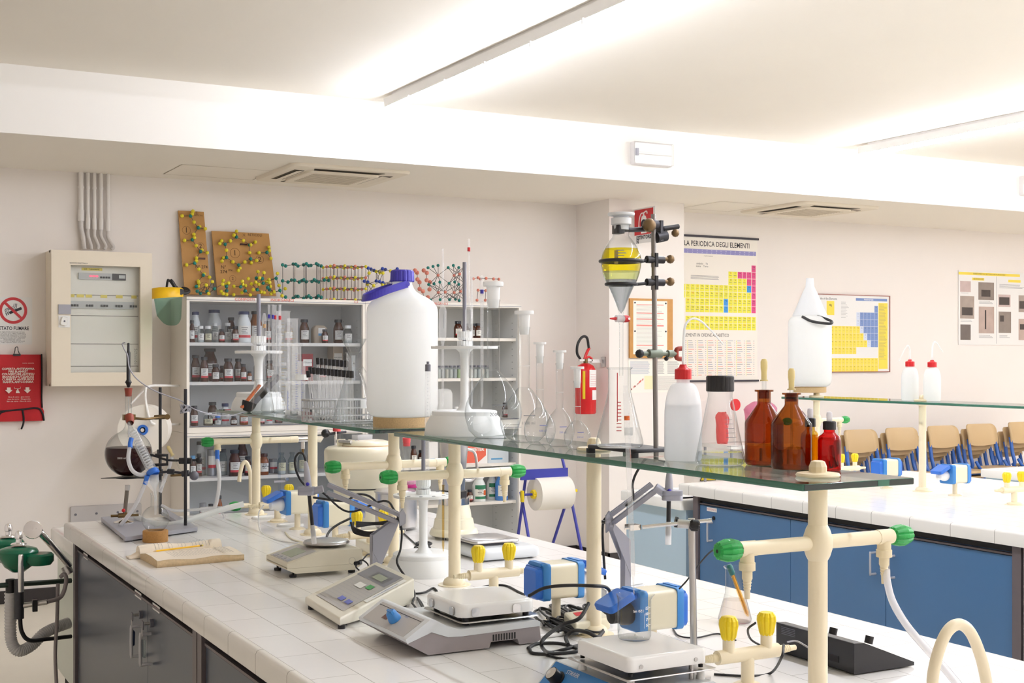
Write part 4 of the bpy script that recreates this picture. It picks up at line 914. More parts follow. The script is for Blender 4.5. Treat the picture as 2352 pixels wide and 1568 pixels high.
def plug(b, m=M_white): pass
def socket(x, y, label, left='closed', right='closed', rz=0):
    t = thing('socket_block', label, 'power socket', (x, y, ZB), rz, 'pedestal sockets with blue covers'); zc = .115
    b = MB(); b.cyl((0, 0, 0), (0, 0, zc - .04), .0125, M_cream, seg=16); b.lathe([(.034, 0), (.034, .003), (.026, .007), (.0125, .01)], M_cream, seg=20); part(t, 'pedestal', b)
    b = MB(); b.rr(.088, .088, .004, [(0, -.046), (0, .046)], M_creamB, T(0, 0, zc) @ R(PI / 2, 'Y') @ R(PI / 2)) if False else b.rr(.094, .09, .012, [(0, -.043), (0, .043)], M_creamB, T(0, 0, zc) @ R(PI / 2, 'Y')); part(t, 'housing', b)
    for s_, st in ((-1, left), (1, right)):
        X = T(s_ * .043, 0, zc) @ R(s_ * PI / 2, 'Y')
        b = MB(); b.rr(.1, .094, .01, [(0, 0), (0, .018), (.003, .021)], M_blueM, X)
        b.cb((0, 0, .03), (.014, .06, .02), M_blueM, T(s_ * .06, 0, zc + .012)); fr_ = part(t, 'socket_frame', b)
        b = MB(); b.cyl((s_ * .07, -.035, zc + .036), (s_ * .07, .035, zc + .036), .006, M_blue, seg=8)
        if st == 'closed': b.rr(.084, .078, .012, [(0, .018), (0, .034), (.006, .04)], M_blue, X @ T(.004 * s_, 0, 0)); part(t, 'cover', b)
        else:
            Y_ = T(s_ * .068, 0, zc + .04) @ R(s_ * 1.05, 'Y') @ T(0, 0, -.0); b.rr(.078, .08, .012, [(0, 0), (0, .012), (.004, .016)], M_blue, T(s_ * .066, 0, zc + .038) @ R(-s_ * -.45, 'Y') @ T(s_ * .042, 0, 0)); part(t, 'open_cover', b)
            pm = {'white': M_white, 'black': M_black, 'grey': M_grey}[st]
            b = MB(); b.lathe([(.024, .018), (.027, .03), (.026, .045), (.02, .055), (.02, .075), (0, .078)], pm, X @ T(.008 * s_, 0, 0), 18); p_ = part(t, 'plug', b)
    return t
socket(1.785, 5.22, 'blue-ended socket block with its left cover open over a white plug', 'white', 'closed')
socket(1.785, 4.77, 'blue-ended socket block behind the electrode holder', 'closed', 'grey')
socket(1.785, 3.06, 'blue-ended socket block between the hot plate and plain post', 'closed', 'white')
socket(1.785, 2.60, 'blue-ended socket block behind the beaker, black plug on its left', 'black', 'closed')
socket(5.21, 5.31, 'closed blue-ended socket block left of the plain post on the second bench')
socket(5.25, 4.86, 'second-bench socket block with raised cover and white plug', 'white', 'closed')

# taps
def goose(name, label, pts, r, base=None):
    t = thing(name, label, 'tap', base); b = MB(); b.tube(pts, r, M_cream, 14, 10); part(t, 'spout', b)
    b = MB(); q = pts[0]; b.lathe([(.03, 0), (.03, .004), (.02, .012), (r * 1.35, .02), (r * 1.35, .06), (r, .062)], M_cream, T(q[0], q[1], q[2]), 18); part(t, 'base', b); return t
p = Py(2205, 1500, 1.66); h = .253
goose('swan_neck_tap', 'large cream swan-neck tap at the bottom right corner', [(-.070, 0, 0), (-.070, 0, .1), (-.064, 0, .17), (-.038, 0, .226), (-.006, 0, .2435), (.026, 0, .226), (.054, 0, .175), (.072, 0, .11), (.082, 0, .05)], .0105, (p.x, 1.66, ZB))
p = Py(548, 1100, 6.2)
t = goose('swan_neck_tap', 'small cream swan-neck tap over the far sink', [(0, 0, 0), (0, 0, .2), (-.004, 0, .28), (-.022, 0, .325), (-.04, 0, .315), (-.052, 0, .27), (-.056, 0, .235)], .0095, (p.x, 6.0, .80))
b = MB(); b.cyl((0, -.0, .12), (-.05, 0, .12), .012, M_cream); gknob(b, T(-.05, 0, .12) @ R(-PI / 2, 'Y')); part(t, 'green_knob', b)

# cup sinks
def cup(x, y, label, w=.15, d=.09):
    t = thing('cup_sink', label, 'sink', (x, y, ZB + .0006), 0, 'small drip cups set in the worktop'); b = MB(); b.rr(w, d, .035, [(0, 0), (.002, .008), (.008, .010), (.014, .007), (.02, .001)], M_ctop, n=6); part(t, 'rim', b)
cup(1.79, 5.63, 'small oval drip cup near the farthest post'); cup(1.80, 3.55, 'small oval drip cup beside the middle double valve', .12, .08); cup(1.79, 5.33, 'small oval drip cup between the socket block and the double valve', .12, .07)

# ============================================================ pillar and right-hand wall
# extinguisher on the pillar's flank
M_ext = mat('extinguisher_red', 'C8161E', .25)
p = Pd(1345, 890, 10.17); k = kk(p); zb_ = 1.62 - (950 - 822) * k; H = 116 * k; r = 24.5 * k
t = thing('fire_extinguisher', 'red fire extinguisher hanging on the flank of the pillar', 'fire extinguisher', (p.x, p.y, zb_))
b = MB(); b.lathe([(0, .004), (r * .9, 0), (r, .01), (r, H * .8), (r * .95, H * .87), (r * .75, H * .95), (r * .35, H), (0, H)], M_ext, seg=28); part(t, 'cylinder', b)
b = MB(); b.cyl((0, 0, H), (0, 0, H + .035), .018, M_brass); b.cb((0, 0, H + .025), (.12, .02, .015), M_steel); part(t, 'valve', b)
b = MB(); b.tube([(-.01, 0, H + .03), (.0, 0, H + .06), (.02, 0, H + .1), (.035, 0, H + .12)], .012, M_ext, 8); b.tube([(-.0, 0, H + .035), (.03, 0, H + .05), (.06, 0, H + .035)], .009, M_ext, 8); part(t, 'lever', b)
b = MB(); b.tube([(.03, 0, H + .12), (.0, -.02, H + .2), (-.05, -.03, H + .205), (-.09, -.03, H + .15), (-.09, -.02, H + .08), (-.05, 0, H + .035)], .0105, M_rubber, 10); part(t, 'hose', b)
b = MB(); b.box((.05, -.01, H + .005), (5.5 - p.x - .001, .01, H + .03), M_steel); b.box((5.5 - p.x - .01, -.03, H - .03), (5.5 - p.x - .001, .03, H + .05), M_steel); part(t, 'bracket', b)
b = MB(); patch(b, r * 1.01, H * .53, H * .87, M_signw, -1.75, -.75); patch(b, r * 1.01, H * .28, H * .47, M_signw, -1.45, -.65); patch(b, r * 1.01, H * .3, H * .85, mat('ext_yellow', 'E8C820', .5), -2.4, -2.15)
for i in range(7): patch(b, r * 1.015, H * (.57 + i * .035), H * (.575 + i * .035), M_signr, -1.65, -.9)
part(t, 'labels', b)
# flag sign
X0 = 5.724; za, zb2 = 1.62 + 278 * kk((X0, 8.45, 0)) , 1.62 + (822 - 478) * kk((X0, 8.6, 0))
kz = kk((X0, 8.45, 0)); zt_ = 1.62 + (822 - 477) * kz; zb_ = 1.62 + (822 - 558) * kz
t = thing('extinguisher_sign', 'red and white ESTINTORE sign sticking out from the pillar', 'sign', (X0, 8.6, 0))
b = MB(); b.box((-.002, -.31, zb_), (.002, 0, zt_), M_signw); part(t, 'plate', b)
XS = T(-.0025, -.155, 0) @ R(-PI / 2) @ VX                 # drawing plane seen from the left
b = MB(); hh = zt_ - zb_; s0 = .23
b.box((-.13, zb_ + hh * .24, 0), (.13, zt_ - .01, .0008), M_signr, XS); part(t, 'red_field', b)
b = MB(); c = zb_ + hh * .6
b.prism([(-.035, c - .09), (.04, c - .09), (.04, c + .02), (.028, c + .045), (.01, c + .05), (.01, c + .065), (-.01, c + .065), (-.01, c + .05), (-.025, c + .045), (-.035, c + .02)], .001, .0016, M_signw, XS)
b.box((-.034, c - .012, .0016), (.039, c - .006, .002), M_signr, XS)
b.tube([(-.0, c + .07, .0013), (-.035, c + .065, .0013), (-.06, c + .02, .0013), (-.065, c - .05, .0013)], .005, M_signw, 6, 5, XS); b.tube([(0, c + .07, .0013), (.04, c + .08, .0013), (.05, c + .06, .0013)], .005, M_signw, 6, 5, XS); part(t, 'pictogram', b)
b = MB(); b.text('ESTINTORE', .042, M_ink, XS @ T(0, zb_ + hh * .16, .0009), .03, .95); b.text('N', .042, M_ink, XS @ T(-.085, zb_ + hh * .05 - .0, .0009), .03); part(t, 'lettering', b)

def panel(name, label, cat, u0, u1, v0, v1, Y, um=None, th=.003, m=M_paper, group=None):
    """flat sheet on a wall facing -Y; returns thing, px->x scale, px->z scale"""
    um = um or (u0 + u1) / 2; a, c = Py(u0, 800, Y), Py(u1, 800, Y); kx = (c.x - a.x) / (u1 - u0); pm = Py(um, v0, Y); kz = kk(pm); h = (v1 - v0) * kz
    t = thing(name, label, cat, (a.x, Y, pm.z), 0, group); W = c.x - a.x
    b = MB(); b.box((0, -th, -h), (W, -.0005, 0), m); part(t, 'sheet', b)
    return t, kx, kz, W, h
M_wood = mat('board_wood', 'C08A44', .5, noise=.15, nscale=30); M_redl = mat('red_rule', 'E87468', .7); M_txt = mat('print_grey', '6E6E7A', .8); M_tblue = mat('print_blue', '8492B8', .8)
def fill(b, x0, z0, x1, z1, m, y): b.add([(x0, y, z1), (x1, y, z1), (x1, y, z0), (x0, y, z0)], [(0, 1, 2, 3)], m)
def lines(b, x0, x1, z0, z1, n, m, y, h=.35, var=.3, seed=1):
    rn = random.Random(seed); s_ = (z0 - z1) / n
    for i in range(n): e = x1 - (x1 - x0) * rn.random() * var; fill(b, x0, z0 - i * s_, e, z0 - i * s_ - s_ * h, m, y)
t, kx, kz, W, h = panel('notice_board', 'wood-framed notice board with a ruled red list on the pillar', 'notice board', 1444, 1542, 686, 822, PYF, th=.02, m=M_wood)
b = MB(); fill(b, .03, -.018, W - .055, -h + .03, M_paper, -.0205); part(t, 'paper', b)
b = MB()
for f_ in (.1, .24, .34, .44, .455, .78): fill(b, .06, -f_ * h, W - .09, -f_ * h - .005, M_redl, -.021)
lines(b, .06, W - .1, -.1 * h, -.95 * h, 40, M_txt, -.0208, .12, .4, 3); part(t, 'printing', b)
b = MB()
for x, z in ((.045, -.035), (W - .07, -.035), (.045, -h * .55), (W - .07, -h * .55)): b.cyl((x, -.0205, z), (x, -.025, z), .007, M_ink, seg=8)
part(t, 'pins', b)
t, kx, kz, W, h = panel('wall_chart', 'pale printed data chart low on the pillar under the notice board', 'chart', 1443, 1563, 824, 901, PYF)
b = MB(); y = -.0035
for i, (x0, x1) in enumerate(((.03, .42), (.5, .68), (.74, .97))): lines(b, x0 * W, x1 * W, -.08 * h, -.46 * h, 14, M_tblue if i < 1 else M_txt, y, .3, .15, i)
lines(b, .5 * W, .97 * W, -.52 * h, -.95 * h, 18, M_txt, y, .2, .1, 8); fill(b, .3 * W, -.5 * h, .46 * W, -.9 * h, mat('pale_yellow', 'EFE9C0', .8), y)
rn = random.Random(5)
for i in range(26): q = rn.random(); fill(b, (.05 + q * .22) * W, -(.92 - q * .3 - rn.random() * .06) * h, (.05 + q * .22) * W + .006, -(.92 - q * .3) * h - .0, M_redl, y - .0003)
part(t, 'printing', b)

# big Italian periodic table, its left part hidden by the pillar
EL = 'H He Li Be B C N O F Ne Na Mg Al Si P S Cl Ar K Ca Sc Ti V Cr Mn Fe Co Ni Cu Zn Ga Ge As Se Br Kr Rb Sr Y Zr Nb Mo Tc Ru Rh Pd Ag Cd In Sn Sb Te I Xe Cs Ba La Ce Pr Nd Pm Sm Eu Gd Tb Dy Ho Er Tm Yb Lu Hf Ta W Re Os Ir Pt Au Hg Tl Pb Bi Po At Rn Fr Ra Ac Th Pa U Np Pu Am Cm Bk Cf Es Fm Md No Lr Rf Db Sg Bh Hs Mt Ds Rg Cn Nh Fl Mc Lv Ts Og'.split()
def ptable():
    o = []; Z = 0
    rows = [(1, [1, 18]), (2, [1, 2] + list(range(13, 19))), (3, [1, 2] + list(range(13, 19))), (4, range(1, 19)), (5, range(1, 19))]
    for r_, cs in rows:
        for c_ in cs: o.append((r_, c_, EL[Z])); Z += 1
    for r_, f0 in ((6, 8), (7, 9)):
        for c_ in (1, 2): o.append((r_, c_, EL[Z])); Z += 1
        for c_ in range(3, 18): o.append((f0 + .3, c_ + 1, EL[Z])); Z += 1     # 15 lanthanoids / actinoids
        for c_ in range(4, 19): o.append((r_, c_, EL[Z])); Z += 1
    return o
PT = ptable()
M_py = mat('chart_yellow', 'EFE94E', .7); M_pp = mat('chart_pink', 'E0508A', .7); M_pb = mat('chart_blue', '3E9AE6', .7); M_plil = mat('chart_lilac', '9492C8', .7); M_bar = mat('chart_bar', '2A2530', .5)
t, kx, kz, W, h = panel('periodic_table_chart', 'Italian periodic table wall chart partly hidden behind the pillar', 'chart', 1524, 1739, 546, 875, YW - .003, 1650)
b = MB(); b.box((-.01, -.014, -.004), (W + .01, -.002, .014), M_bar); b.box((-.01, -.014, -h - .006), (W + .01, -.002, -h + .01), M_bar); part(t, 'hanging_rails', b)
b = MB(); y = -.0035; cw, ch = 10.9 * kx, 16.0 * kz; xr = W - 3.5 * kx; zt0 = -60 * kz
fill(b, 12 * kx, -28 * kz, xr, -38 * kz, M_plil, y)
for i in range(18): b.text(str(i + 1), 4 * kz, M_white, T(xr - (17.5 - i) * cw, y - .0003, -31 * kz) @ VX); b.text('gr', 3 * kz, M_white, T(xr - (17.5 - i) * cw, y - .0003, -35.5 * kz) @ VX)
for r_, c_, e in PT:
    z = zt0 - (r_ - 1) * ch - (.2 * ch if r_ > 7.5 else 0); x = xr - (19 - c_) * cw
    m = M_pp if (c_ == 18 and r_ < 8) or e in 'H N O F Cl'.split() else M_pb if e in ('Br', 'Hg', 'Cn') else M_py
    fill(b, x + .5 * kx, z - .4 * kz, x + cw - .5 * kx, z - ch + .5 * kz, m, y)
part(t, 'element_cells', b)
b = MB()
b.text('TAVOLA PERIODICA DEGLI ELEMENTI', 16.5 * kz, M_ink, T(W * .5 - 1 * kx, y, -16 * kz) @ VX, .01, .80)
b.text('GLI ELEMENTI IN ORDINE ALFABETICO', 10.5 * kz, M_ink, T(90 * kx, y, -224 * kz) @ VX, 0, .78)
b.text('metalli di transizione', 3 * kz, M_ink, T(100 * kx, y, -43 * kz) @ VX); b.text('simbolo    Th\nnome    Torio', 6 * kz, M_ink, T(86 * kx, y, -64 * kz) @ VX)
lines(b, 60 * kx, 125 * kx, -88 * kz, -98 * kz, 4, M_txt, y, .3, .1, 4)
for r_, c_, e in PT:
    z = zt0 - (r_ - 1) * ch - (.2 * ch if r_ > 7.5 else 0); x = xr - (19 - c_) * cw; b.text(e, 5 * kz, M_ink if (int(r_) + int(c_)) % 5 else M_signr, T(x + cw * .55, y - .0005, z - 4 * kz) @ VX); fill(b, x + 2 * kx, z - 9 * kz, x + 8 * kx, z - 9.8 * kz, M_txt, y - .0004)
for c_ in range(8):
    for i in range(17): x = 30 * kx + c_ * 22.5 * kx; z = -236 * kz - i * 4.9 * kz; m = (M_txt, M_tblue, M_redl)[(i * 5 + c_ * 3) % 7 % 3]; fill(b, x + 2 * kx, z, x + (10 + (i * 7 + c_) % 6) * kx, z - .9 * kz, m, y); fill(b, x + 18 * kx, z, x + 20 * kx, z - .9 * kz, m, y); fill(b, x, z + .5 * kz, x + .8 * kx, z - 3 * kz, M_py, y)
part(t, 'printing', b)
# framed English periodic table
M_pb2 = mat('chart_slate_blue', '7C94C8', .7); M_py2 = mat('chart_warm_yellow', 'F2DA55', .7); M_pbl = mat('chart_pale_blue', 'D2DCF0', .7)
t, kx, kz, W, h = panel('periodic_table_chart', 'framed yellow and blue periodic table behind the far carboy', 'chart', 1846, 2042, 678, 853, YW - .012, 1944, m=M_signw)
b = MB(); fm = mat('thin_red_frame', '9C5A50', .5)
for a, c in (((-.006, -.01, -h - .006), (0, .008, .006)), ((W, -.01, -h - .006), (W + .006, .008, .006)), ((0, -.01, 0), (W, .008, .006)), ((0, -.01, -h - .006), (W, .008, -h))): b.box(a, c, fm)
part(t, 'frame', b)
b = MB(); y = -.0035; s_ = 1 / 3.907; cw, ch = 33 * s_ * kx, 63 * s_ * kz; xr = (1035 - 375) * s_ * kx
fill(b, (1040 - 375) * s_ * kx, -62 * s_ * kz, (1125 - 375) * s_ * kx, -h + 22 * s_ * kz, M_py2, y); fill(b, (833 - 375) * s_ * kx, -22 * s_ * kz, (1120 - 375) * s_ * kx, -46 * s_ * kz, M_pb2, y)
fill(b, (572 - 375) * s_ * kx, -54 * s_ * kz, (640 - 375) * s_ * kx, -180 * s_ * kz, M_py2, y)
for r_, c_, e in PT:
    z = -88 * s_ * kz - (r_ - 1) * ch - (.25 * ch if r_ > 7.5 else 0); x = xr - (19 - c_) * cw
    if r_ == 7 and c_ > 12: continue
    m = M_pb2 if (c_ == 18 and r_ < 8) or (r_ < 8 and c_ >= 14 + max(0, r_ - 3) and c_ > 13) or e in 'C N O F'.split() else M_pbl if (r_ < 7 and c_ >= 13 + max(0, r_ - 3) and c_ > 12) else M_py2
    if r_ > 7.5: m = M_py2
    fill(b, x + .001, z, x + cw - .001, z - ch + .002, m, y)
part(t, 'element_cells', b)
b = MB(); b.text('Periodic Table of the Elements', 30 * s_ * kz, M_ink, T((545 - 375) * s_ * kx, y, -35 * s_ * kz) @ VX, 0, .85); b.text('Ag', 26 * s_ * kz, M_ink, T((606 - 375) * s_ * kx, y - .0004, -90 * s_ * kz) @ VX, .02); b.text('Riedel-de Haën', 18 * s_ * kz, M_white, T((950 - 375) * s_ * kx, y - .0004, -34 * s_ * kz) @ VX, .02)
for r_, c_, e in PT:
    z = -88 * s_ * kz - (r_ - 1) * ch - (.25 * ch if r_ > 7.5 else 0); x = xr - (19 - c_) * cw
    if r_ == 7 and c_ > 12: continue
    b.text(e, 13 * s_ * kz, M_ink, T(x + cw * .5, y - .0005, z - 14 * s_ * kz) @ VX); fill(b, x + .3 * cw, z - .6 * ch, x + .7 * cw, z - .62 * ch, M_txt, y - .0004)
lines(b, (1046 - 375) * s_ * kx, (1118 - 375) * s_ * kx, -75 * s_ * kz, -h * .85, 46, M_txt, y - .0004, .2, .4, 2); lines(b, (700 - 375) * s_ * kx, (770 - 375) * s_ * kx, -60 * s_ * kz, -210 * s_ * kz, 12, M_txt, y, .15, .5, 6)
part(t, 'printing', b)
# photo sheets
t, kx, kz, W, h = panel('photo_poster', 'taped sheets of brown-toned laboratory photographs at the right edge', 'poster', 2201, 2400, 624, 792, YW - .003, 2280, m=M_signw)
b = MB(); y = -.0035; q = lambda x, z: ((x - 1762) * s_ * kx, -(z - 175) * s_ * kz)
def fq(x0, z0, x1, z1, m, yy=y): a = q(x0, z0); c = q(x1, z1); fill(b, a[0], a[1], c[0], c[1], m, yy)
fq(1762, 188, 2305, 212, M_py2); fq(1880, 234, 1985, 258, M_py2); fq(2200, 240, 2312, 264, M_py2)
part(t, 'yellow_banners', b)
b = MB(); phs = [mat('photo_tone%d' % i, c_, .6, noise=.22, nscale=9) for i, c_ in enumerate(('C8B4B0', '8C8078', 'A89A90', 'B8A49A', '6C625C'))]
for i, (x0, z0, x1, z1) in enumerate(((1776, 268, 1868, 365), (1934, 273, 2072, 430), (1776, 400, 1898, 600), (1937, 490, 2073, 728), (1778, 652, 1867, 788), (2110, 376, 2220, 488), (2113, 530, 2225, 722), (2293, 378, 2400, 530), (2293, 592, 2400, 785))): fq(x0, z0, x1, z1, phs[i % 5])
dk = mat('photo_dark', '4A423E', .7); 
for x0, z0, x1, z1 in ((1990, 520, 2003, 690), (1790, 500, 1885, 570), (2118, 400, 2210, 470), (2125, 565, 2160, 620), (2300, 430, 2352, 500), (2305, 640, 2345, 690), (1960, 340, 2040, 400)): fq(x0, z0, x1, z1, dk, y - .0005)
part(t, 'photographs', b)
b = MB(); b.text('BIOTECNOLOGIE', 20 * s_ * kz, M_ink, T(*[(1935 - 1762) * s_ * kx, y - .0006, -(246 - 175) * s_ * kz]) @ VX, 0, .8); b.text('SCIENZE AMBIENTALI E BIOTECNOLOGIE IN LABORATORIO', 15 * s_ * kz, M_ink, T((2030 - 1762) * s_ * kx, y - .0006, -(200 - 175) * s_ * kz) @ VX)
for x0, z0, x1, z1, n in ((1780, 372, 1860, 380, 1), (1940, 440, 2065, 470, 3), (1780, 612, 1890, 632, 2), (1940, 745, 2065, 775, 3), (2120, 745, 2220, 772, 3), (2120, 285, 2380, 325, 4)):
    a = q(x0, z0); c = q(x1, z1); lines(b, a[0], c[0], a[1], c[1], n, M_txt, y, .25, .3, int(x0))
fq(2092, 215, 2094, 820, M_txt); part(t, 'captions', b)
# small yellow warning sign under the shelf line
p0 = Py(1608, 1104, YW - .003)
t = thing('warning_sign', 'small yellow triangular warning sign glimpsed under the glass shelf', 'sign', (p0.x, YW - .003, p0.z)); kq = kk(p0)
b = MB(); b.prism([(0, 0), (44 * kq, 0), (22 * kq, 38 * kq)], 0, .002, M_yellow, VX); part(t, 'plate', b); b = MB(); b.tube([(0, -.003, 0), (44 * kq, -.003, 0), (22 * kq, -.003, 38 * kq), (0, -.003, 0)], .004, M_ink, 4, 0); b.text('!', 20 * kq, M_ink, T(22 * kq, -.003, 13 * kq) @ VX, .03); part(t, 'border', b)

# ------------------------------------------------------------ chairs
M_tan_ = mat('tan_chair_plastic', 'C3A77C', .4); M_ctube = mat('chair_blue_tube', '2C5FAE', .35)
def make_chair():
    t = thing('stacking_chair', 'tan and blue stacking chair', 'chair', (0, 0, 0), 0, 'stacked chairs along the back wall'); w = .19
    b = MB(); L = []
    for j, (z, ins) in enumerate([(.655, .0), (.69, 0), (.73, 0), (.77, 0), (.79, 0)] + [(.79 + .05 * math.sin(a_), .05 * (1 - math.cos(a_))) for a_ in (.3, .6, .9, 1.2, 1.5)]):
        j = (z - .62) / .22 * 8; bow = -.012 * math.sin(j / 8 * PI); lp = []
        hw = w - ins
        for i in range(9): x = -hw + 2 * hw * i / 8; lp.append((x, .20 + .03 * (1 - (x / w) ** 2) + .04 * j / 8 + bow - .008, z + (-.02 * (1 - (x / w) ** 2) if z < .66 else 0)))
        for i in range(9): x = hw - 2 * hw * i / 8; lp.append((x, .20 + .03 * (1 - (x / w) ** 2) + .04 * j / 8 + bow + .008, z + (-.02 * (1 - (x / w) ** 2) if z < .66 else 0)))
        L.append(lp)
    b.loops(L, M_tan_, True); part(t, 'backrest', b)
    b = MB(); b.rr(.38, .38, .05, [(.006, .432), (0, .438), (0, .446), (.008, .452), (.05, .446)], M_tan_, T(0, 0, 0), n=5); part(t, 'seat', b)
    for s_ in (-1, 1):
        b = MB(); b.tube([(s_ * .175, .22, .70), (s_ * .18, .19, .55), (s_ * .185, .16, .44), (s_ * .19, .2, .2), (s_ * .195, .24, 0)], .017, M_ctube, 8, 4); part(t, 'leg', b)
        b = MB(); b.tube([(s_ * .185, .12, .5), (s_ * .185, .05, .43), (s_ * .185, -.13, .42), (s_ * .188, -.17, .38), (s_ * .195, -.21, 0)], .015, M_ctube, 8, 4); part(t, 'leg', b)
    b = MB(); b.cyl((-.18, -.12, .425), (.18, -.12, .425), .01, M_ctube, seg=8); b.cyl((-.18, .12, .425), (.18, .12, .425), .01, M_ctube, seg=8); part(t, 'crossbar', b)
    return t
ch0 = make_chair(); first = True
for si, (u, v) in enumerate(((1971, 981), (2065, 979), (2160, 975), (2248, 972), (2343, 970))):
    p = Py(u, v, 8.66)
    for k_ in range(4):
        loc = (p.x, 8.60 - .065 * k_, .048 * k_ + .005 * si)
        lab = f'tan and blue chair, {("bottom", "second from bottom", "third from bottom", "top")[k_]} of the {ORD[si]} stack from the left'
        if first: ch0.location = loc; ch0['label'] = lab; first = False
        else: dup(ch0, loc, 0, lab)

# waste sacks by the wall
M_pink = milky('pink_sack', 'EFA0C0', .1, .4, .3); M_rsack = milky('red_sack', 'E86060', .05, .3, .3)
def sack(u0, u1, v0, Y, m, label, seed, nm='waste_sack', z0_=.905):
    p = Py((u0 + u1) / 2, v0, Y); k = kk(p); w = (u1 - u0) * k / 2; rn = random.Random(seed)
    t = thing(nm, label, 'waste sack', (p.x, Y, 0), 0, 'coloured waste sacks by the wall'); H = p.z; L = []; ph = [rn.random() * 6 for _ in range(4)]
    for j in range(13):
        z = z0_ + (H - z0_) * j / 12; f_ = (.75, .86, .9, .9, .9, .88, .88, .9, .95, 1.0, 1.02, .9, .6)[j]; L.append([(w * f_ * (1 + .05 * math.sin(5 * a + ph[0] + j) + .03 * math.sin(9 * a + ph[1] - j)) * math.cos(a), w * .8 * f_ * (1 + .05 * math.sin(4 * a + ph[2])) * math.sin(a), z + .01 * math.sin(3 * a + ph[3])) for a in [2 * PI * i / 28 for i in range(28)]])
    b = MB(); b.loops(L, m, True); part(t, 'bag', b)
sack(1706, 1786, 924, 8.7, M_pink, 'pink plastic waste sack behind the amber bottles', 3); sack(1642, 1676, 948, 8.75, M_rsack, 'red plastic waste sack seen through the black-capped flask', 4)
p = Py(1715, 935, 8.7); t = thing('side_table', 'pale side table behind the second bench carrying the coloured sacks', 'table', (p.x, 8.7, 0)); b = MB(); b.box((-.32, -.2, .87), (.32, .2, .9), M_white); part(t, 'tabletop', b)
for x in (-.3, .3):
    for y in (-.18, .18): b = MB(); b.cyl((x, y, 0), (x, y, .87), .012, M_grey, seg=8); part(t, 'leg', b)
p = Py(1690, 938, 8.6); t = thing('round_red_lid', 'round red disc propped beside the pink sack', 'lid', (p.x, 8.6, .9)); b = MB(); b.cyl((0, 0, .33), (0, .012, .33), .05, M_red, seg=24); part(t, 'disc', b); b = MB(); b.cyl((0, .006, 0), (0, .006, .29), .004, M_white, seg=8); part(t, 'stem', b)
for o_ in list(C.objects)[-1:]: pass

# ------------------------------------------------------------ blue floor stand with a paper roll
M_sblue = mat('stand_blue', '3B3FA0', .35)
YR = 8.0; g = lambda u, v, dy=0: Py(u, v, YR + dy)
t = thing('paper_roll_stand', 'blue floor stand for a paper roll between cabinet and pillar', 'stand', (0, 0, 0))
for pts in ([g(1286, 1030, .12), g(1302, 1097, .02), g(1334, 1256, -.12), tuple(g(1334, 1256, -.12) + (g(1334, 1256, -.12) - g(1302, 1097, .02)) * 1.15)], [g(1196, 1130, .1), g(1213, 1227, -.1), tuple(g(1213, 1227, -.1) + (g(1213, 1227, -.1) - g(1196, 1130, .1)) * 2.2)]):
    P = [Vector(q) for q in pts]; e = P[-1]; d = e - P[-2]; P[-1] = P[-2] + d * ((P[-2].z - .01) / max(.01, (P[-2].z - e.z)))
    b = MB(); b.tube(P, .011, M_sblue, 8, 0); part(t, 'leg', b)
a = g(1300, 1155, .1); c = g(1272, 1241, .25); d = (c - a); c2 = a + d * ((a.z - .01) / (a.z - c.z)); b = MB(); b.tube([a, c2], .011, M_sblue, 8, 0); part(t, 'leg', b)
a = g(1207, 1100, .1); b = MB(); d = Vector((.02, .3, -1.0)); b.tube([a, a + d * (a.z - .01)], .011, M_sblue, 8, 0); part(t, 'leg', b)
a, c = g(1196, 1080), g(1303, 1097); b = MB(); b.box((a.x, YR - .01, c.z + .0), (c.x, YR + .01, a.z + .004), M_sblue); part(t, 'top_plate', b)
a, c = g(1203, 1136), g(1314, 1133); b = MB(); b.cyl((a.x - .01, YR, a.z), (c.x, YR, a.z), .009, M_sblue); part(t, 'spindle', b)
b = MB(); lobed(b, [(.03, 0), (.034, .01), (.03, .03), (.018, .04)], 8, .12, M_yellow, T(g(1222, 1134).x, YR, a.z) @ R(PI / 2, 'Y')); part(t, 'yellow_knob', b)
b = MB(); b.cb((c.x + .0, YR, a.z), (.02, .03, .09), M_yellow); b.cb((c.x + .02, YR, a.z + .01), (.04, .02, .02), M_yellow); b.cb((a.x - .012, YR, a.z - .01), (.015, .03, .08), M_yellow); part(t, 'yellow_clip', b)
rr_ = 37.5 * kk(Py(1240, 1134, YR)); x0_, x1_ = g(1228, 1134).x, g(1303, 1134).x
t = thing('wiping_paper_roll', 'big white paper roll on the blue floor stand', 'paper roll', ((x0_ + x1_) / 2, YR, a.z)); b = MB(); b.lathe([(.02, -(x1_ - x0_) / 2), (rr_, -(x1_ - x0_) / 2), (rr_, (x1_ - x0_) / 2), (.02, (x1_ - x0_) / 2)], M_paper, R(PI / 2, 'Y'), 40); part(t, 'paper', b)
b = MB(); b.box((-.02, -rr_ * .55, -rr_ * 1.15), (.02, -rr_ * .54, -rr_ * .6), M_paper); 
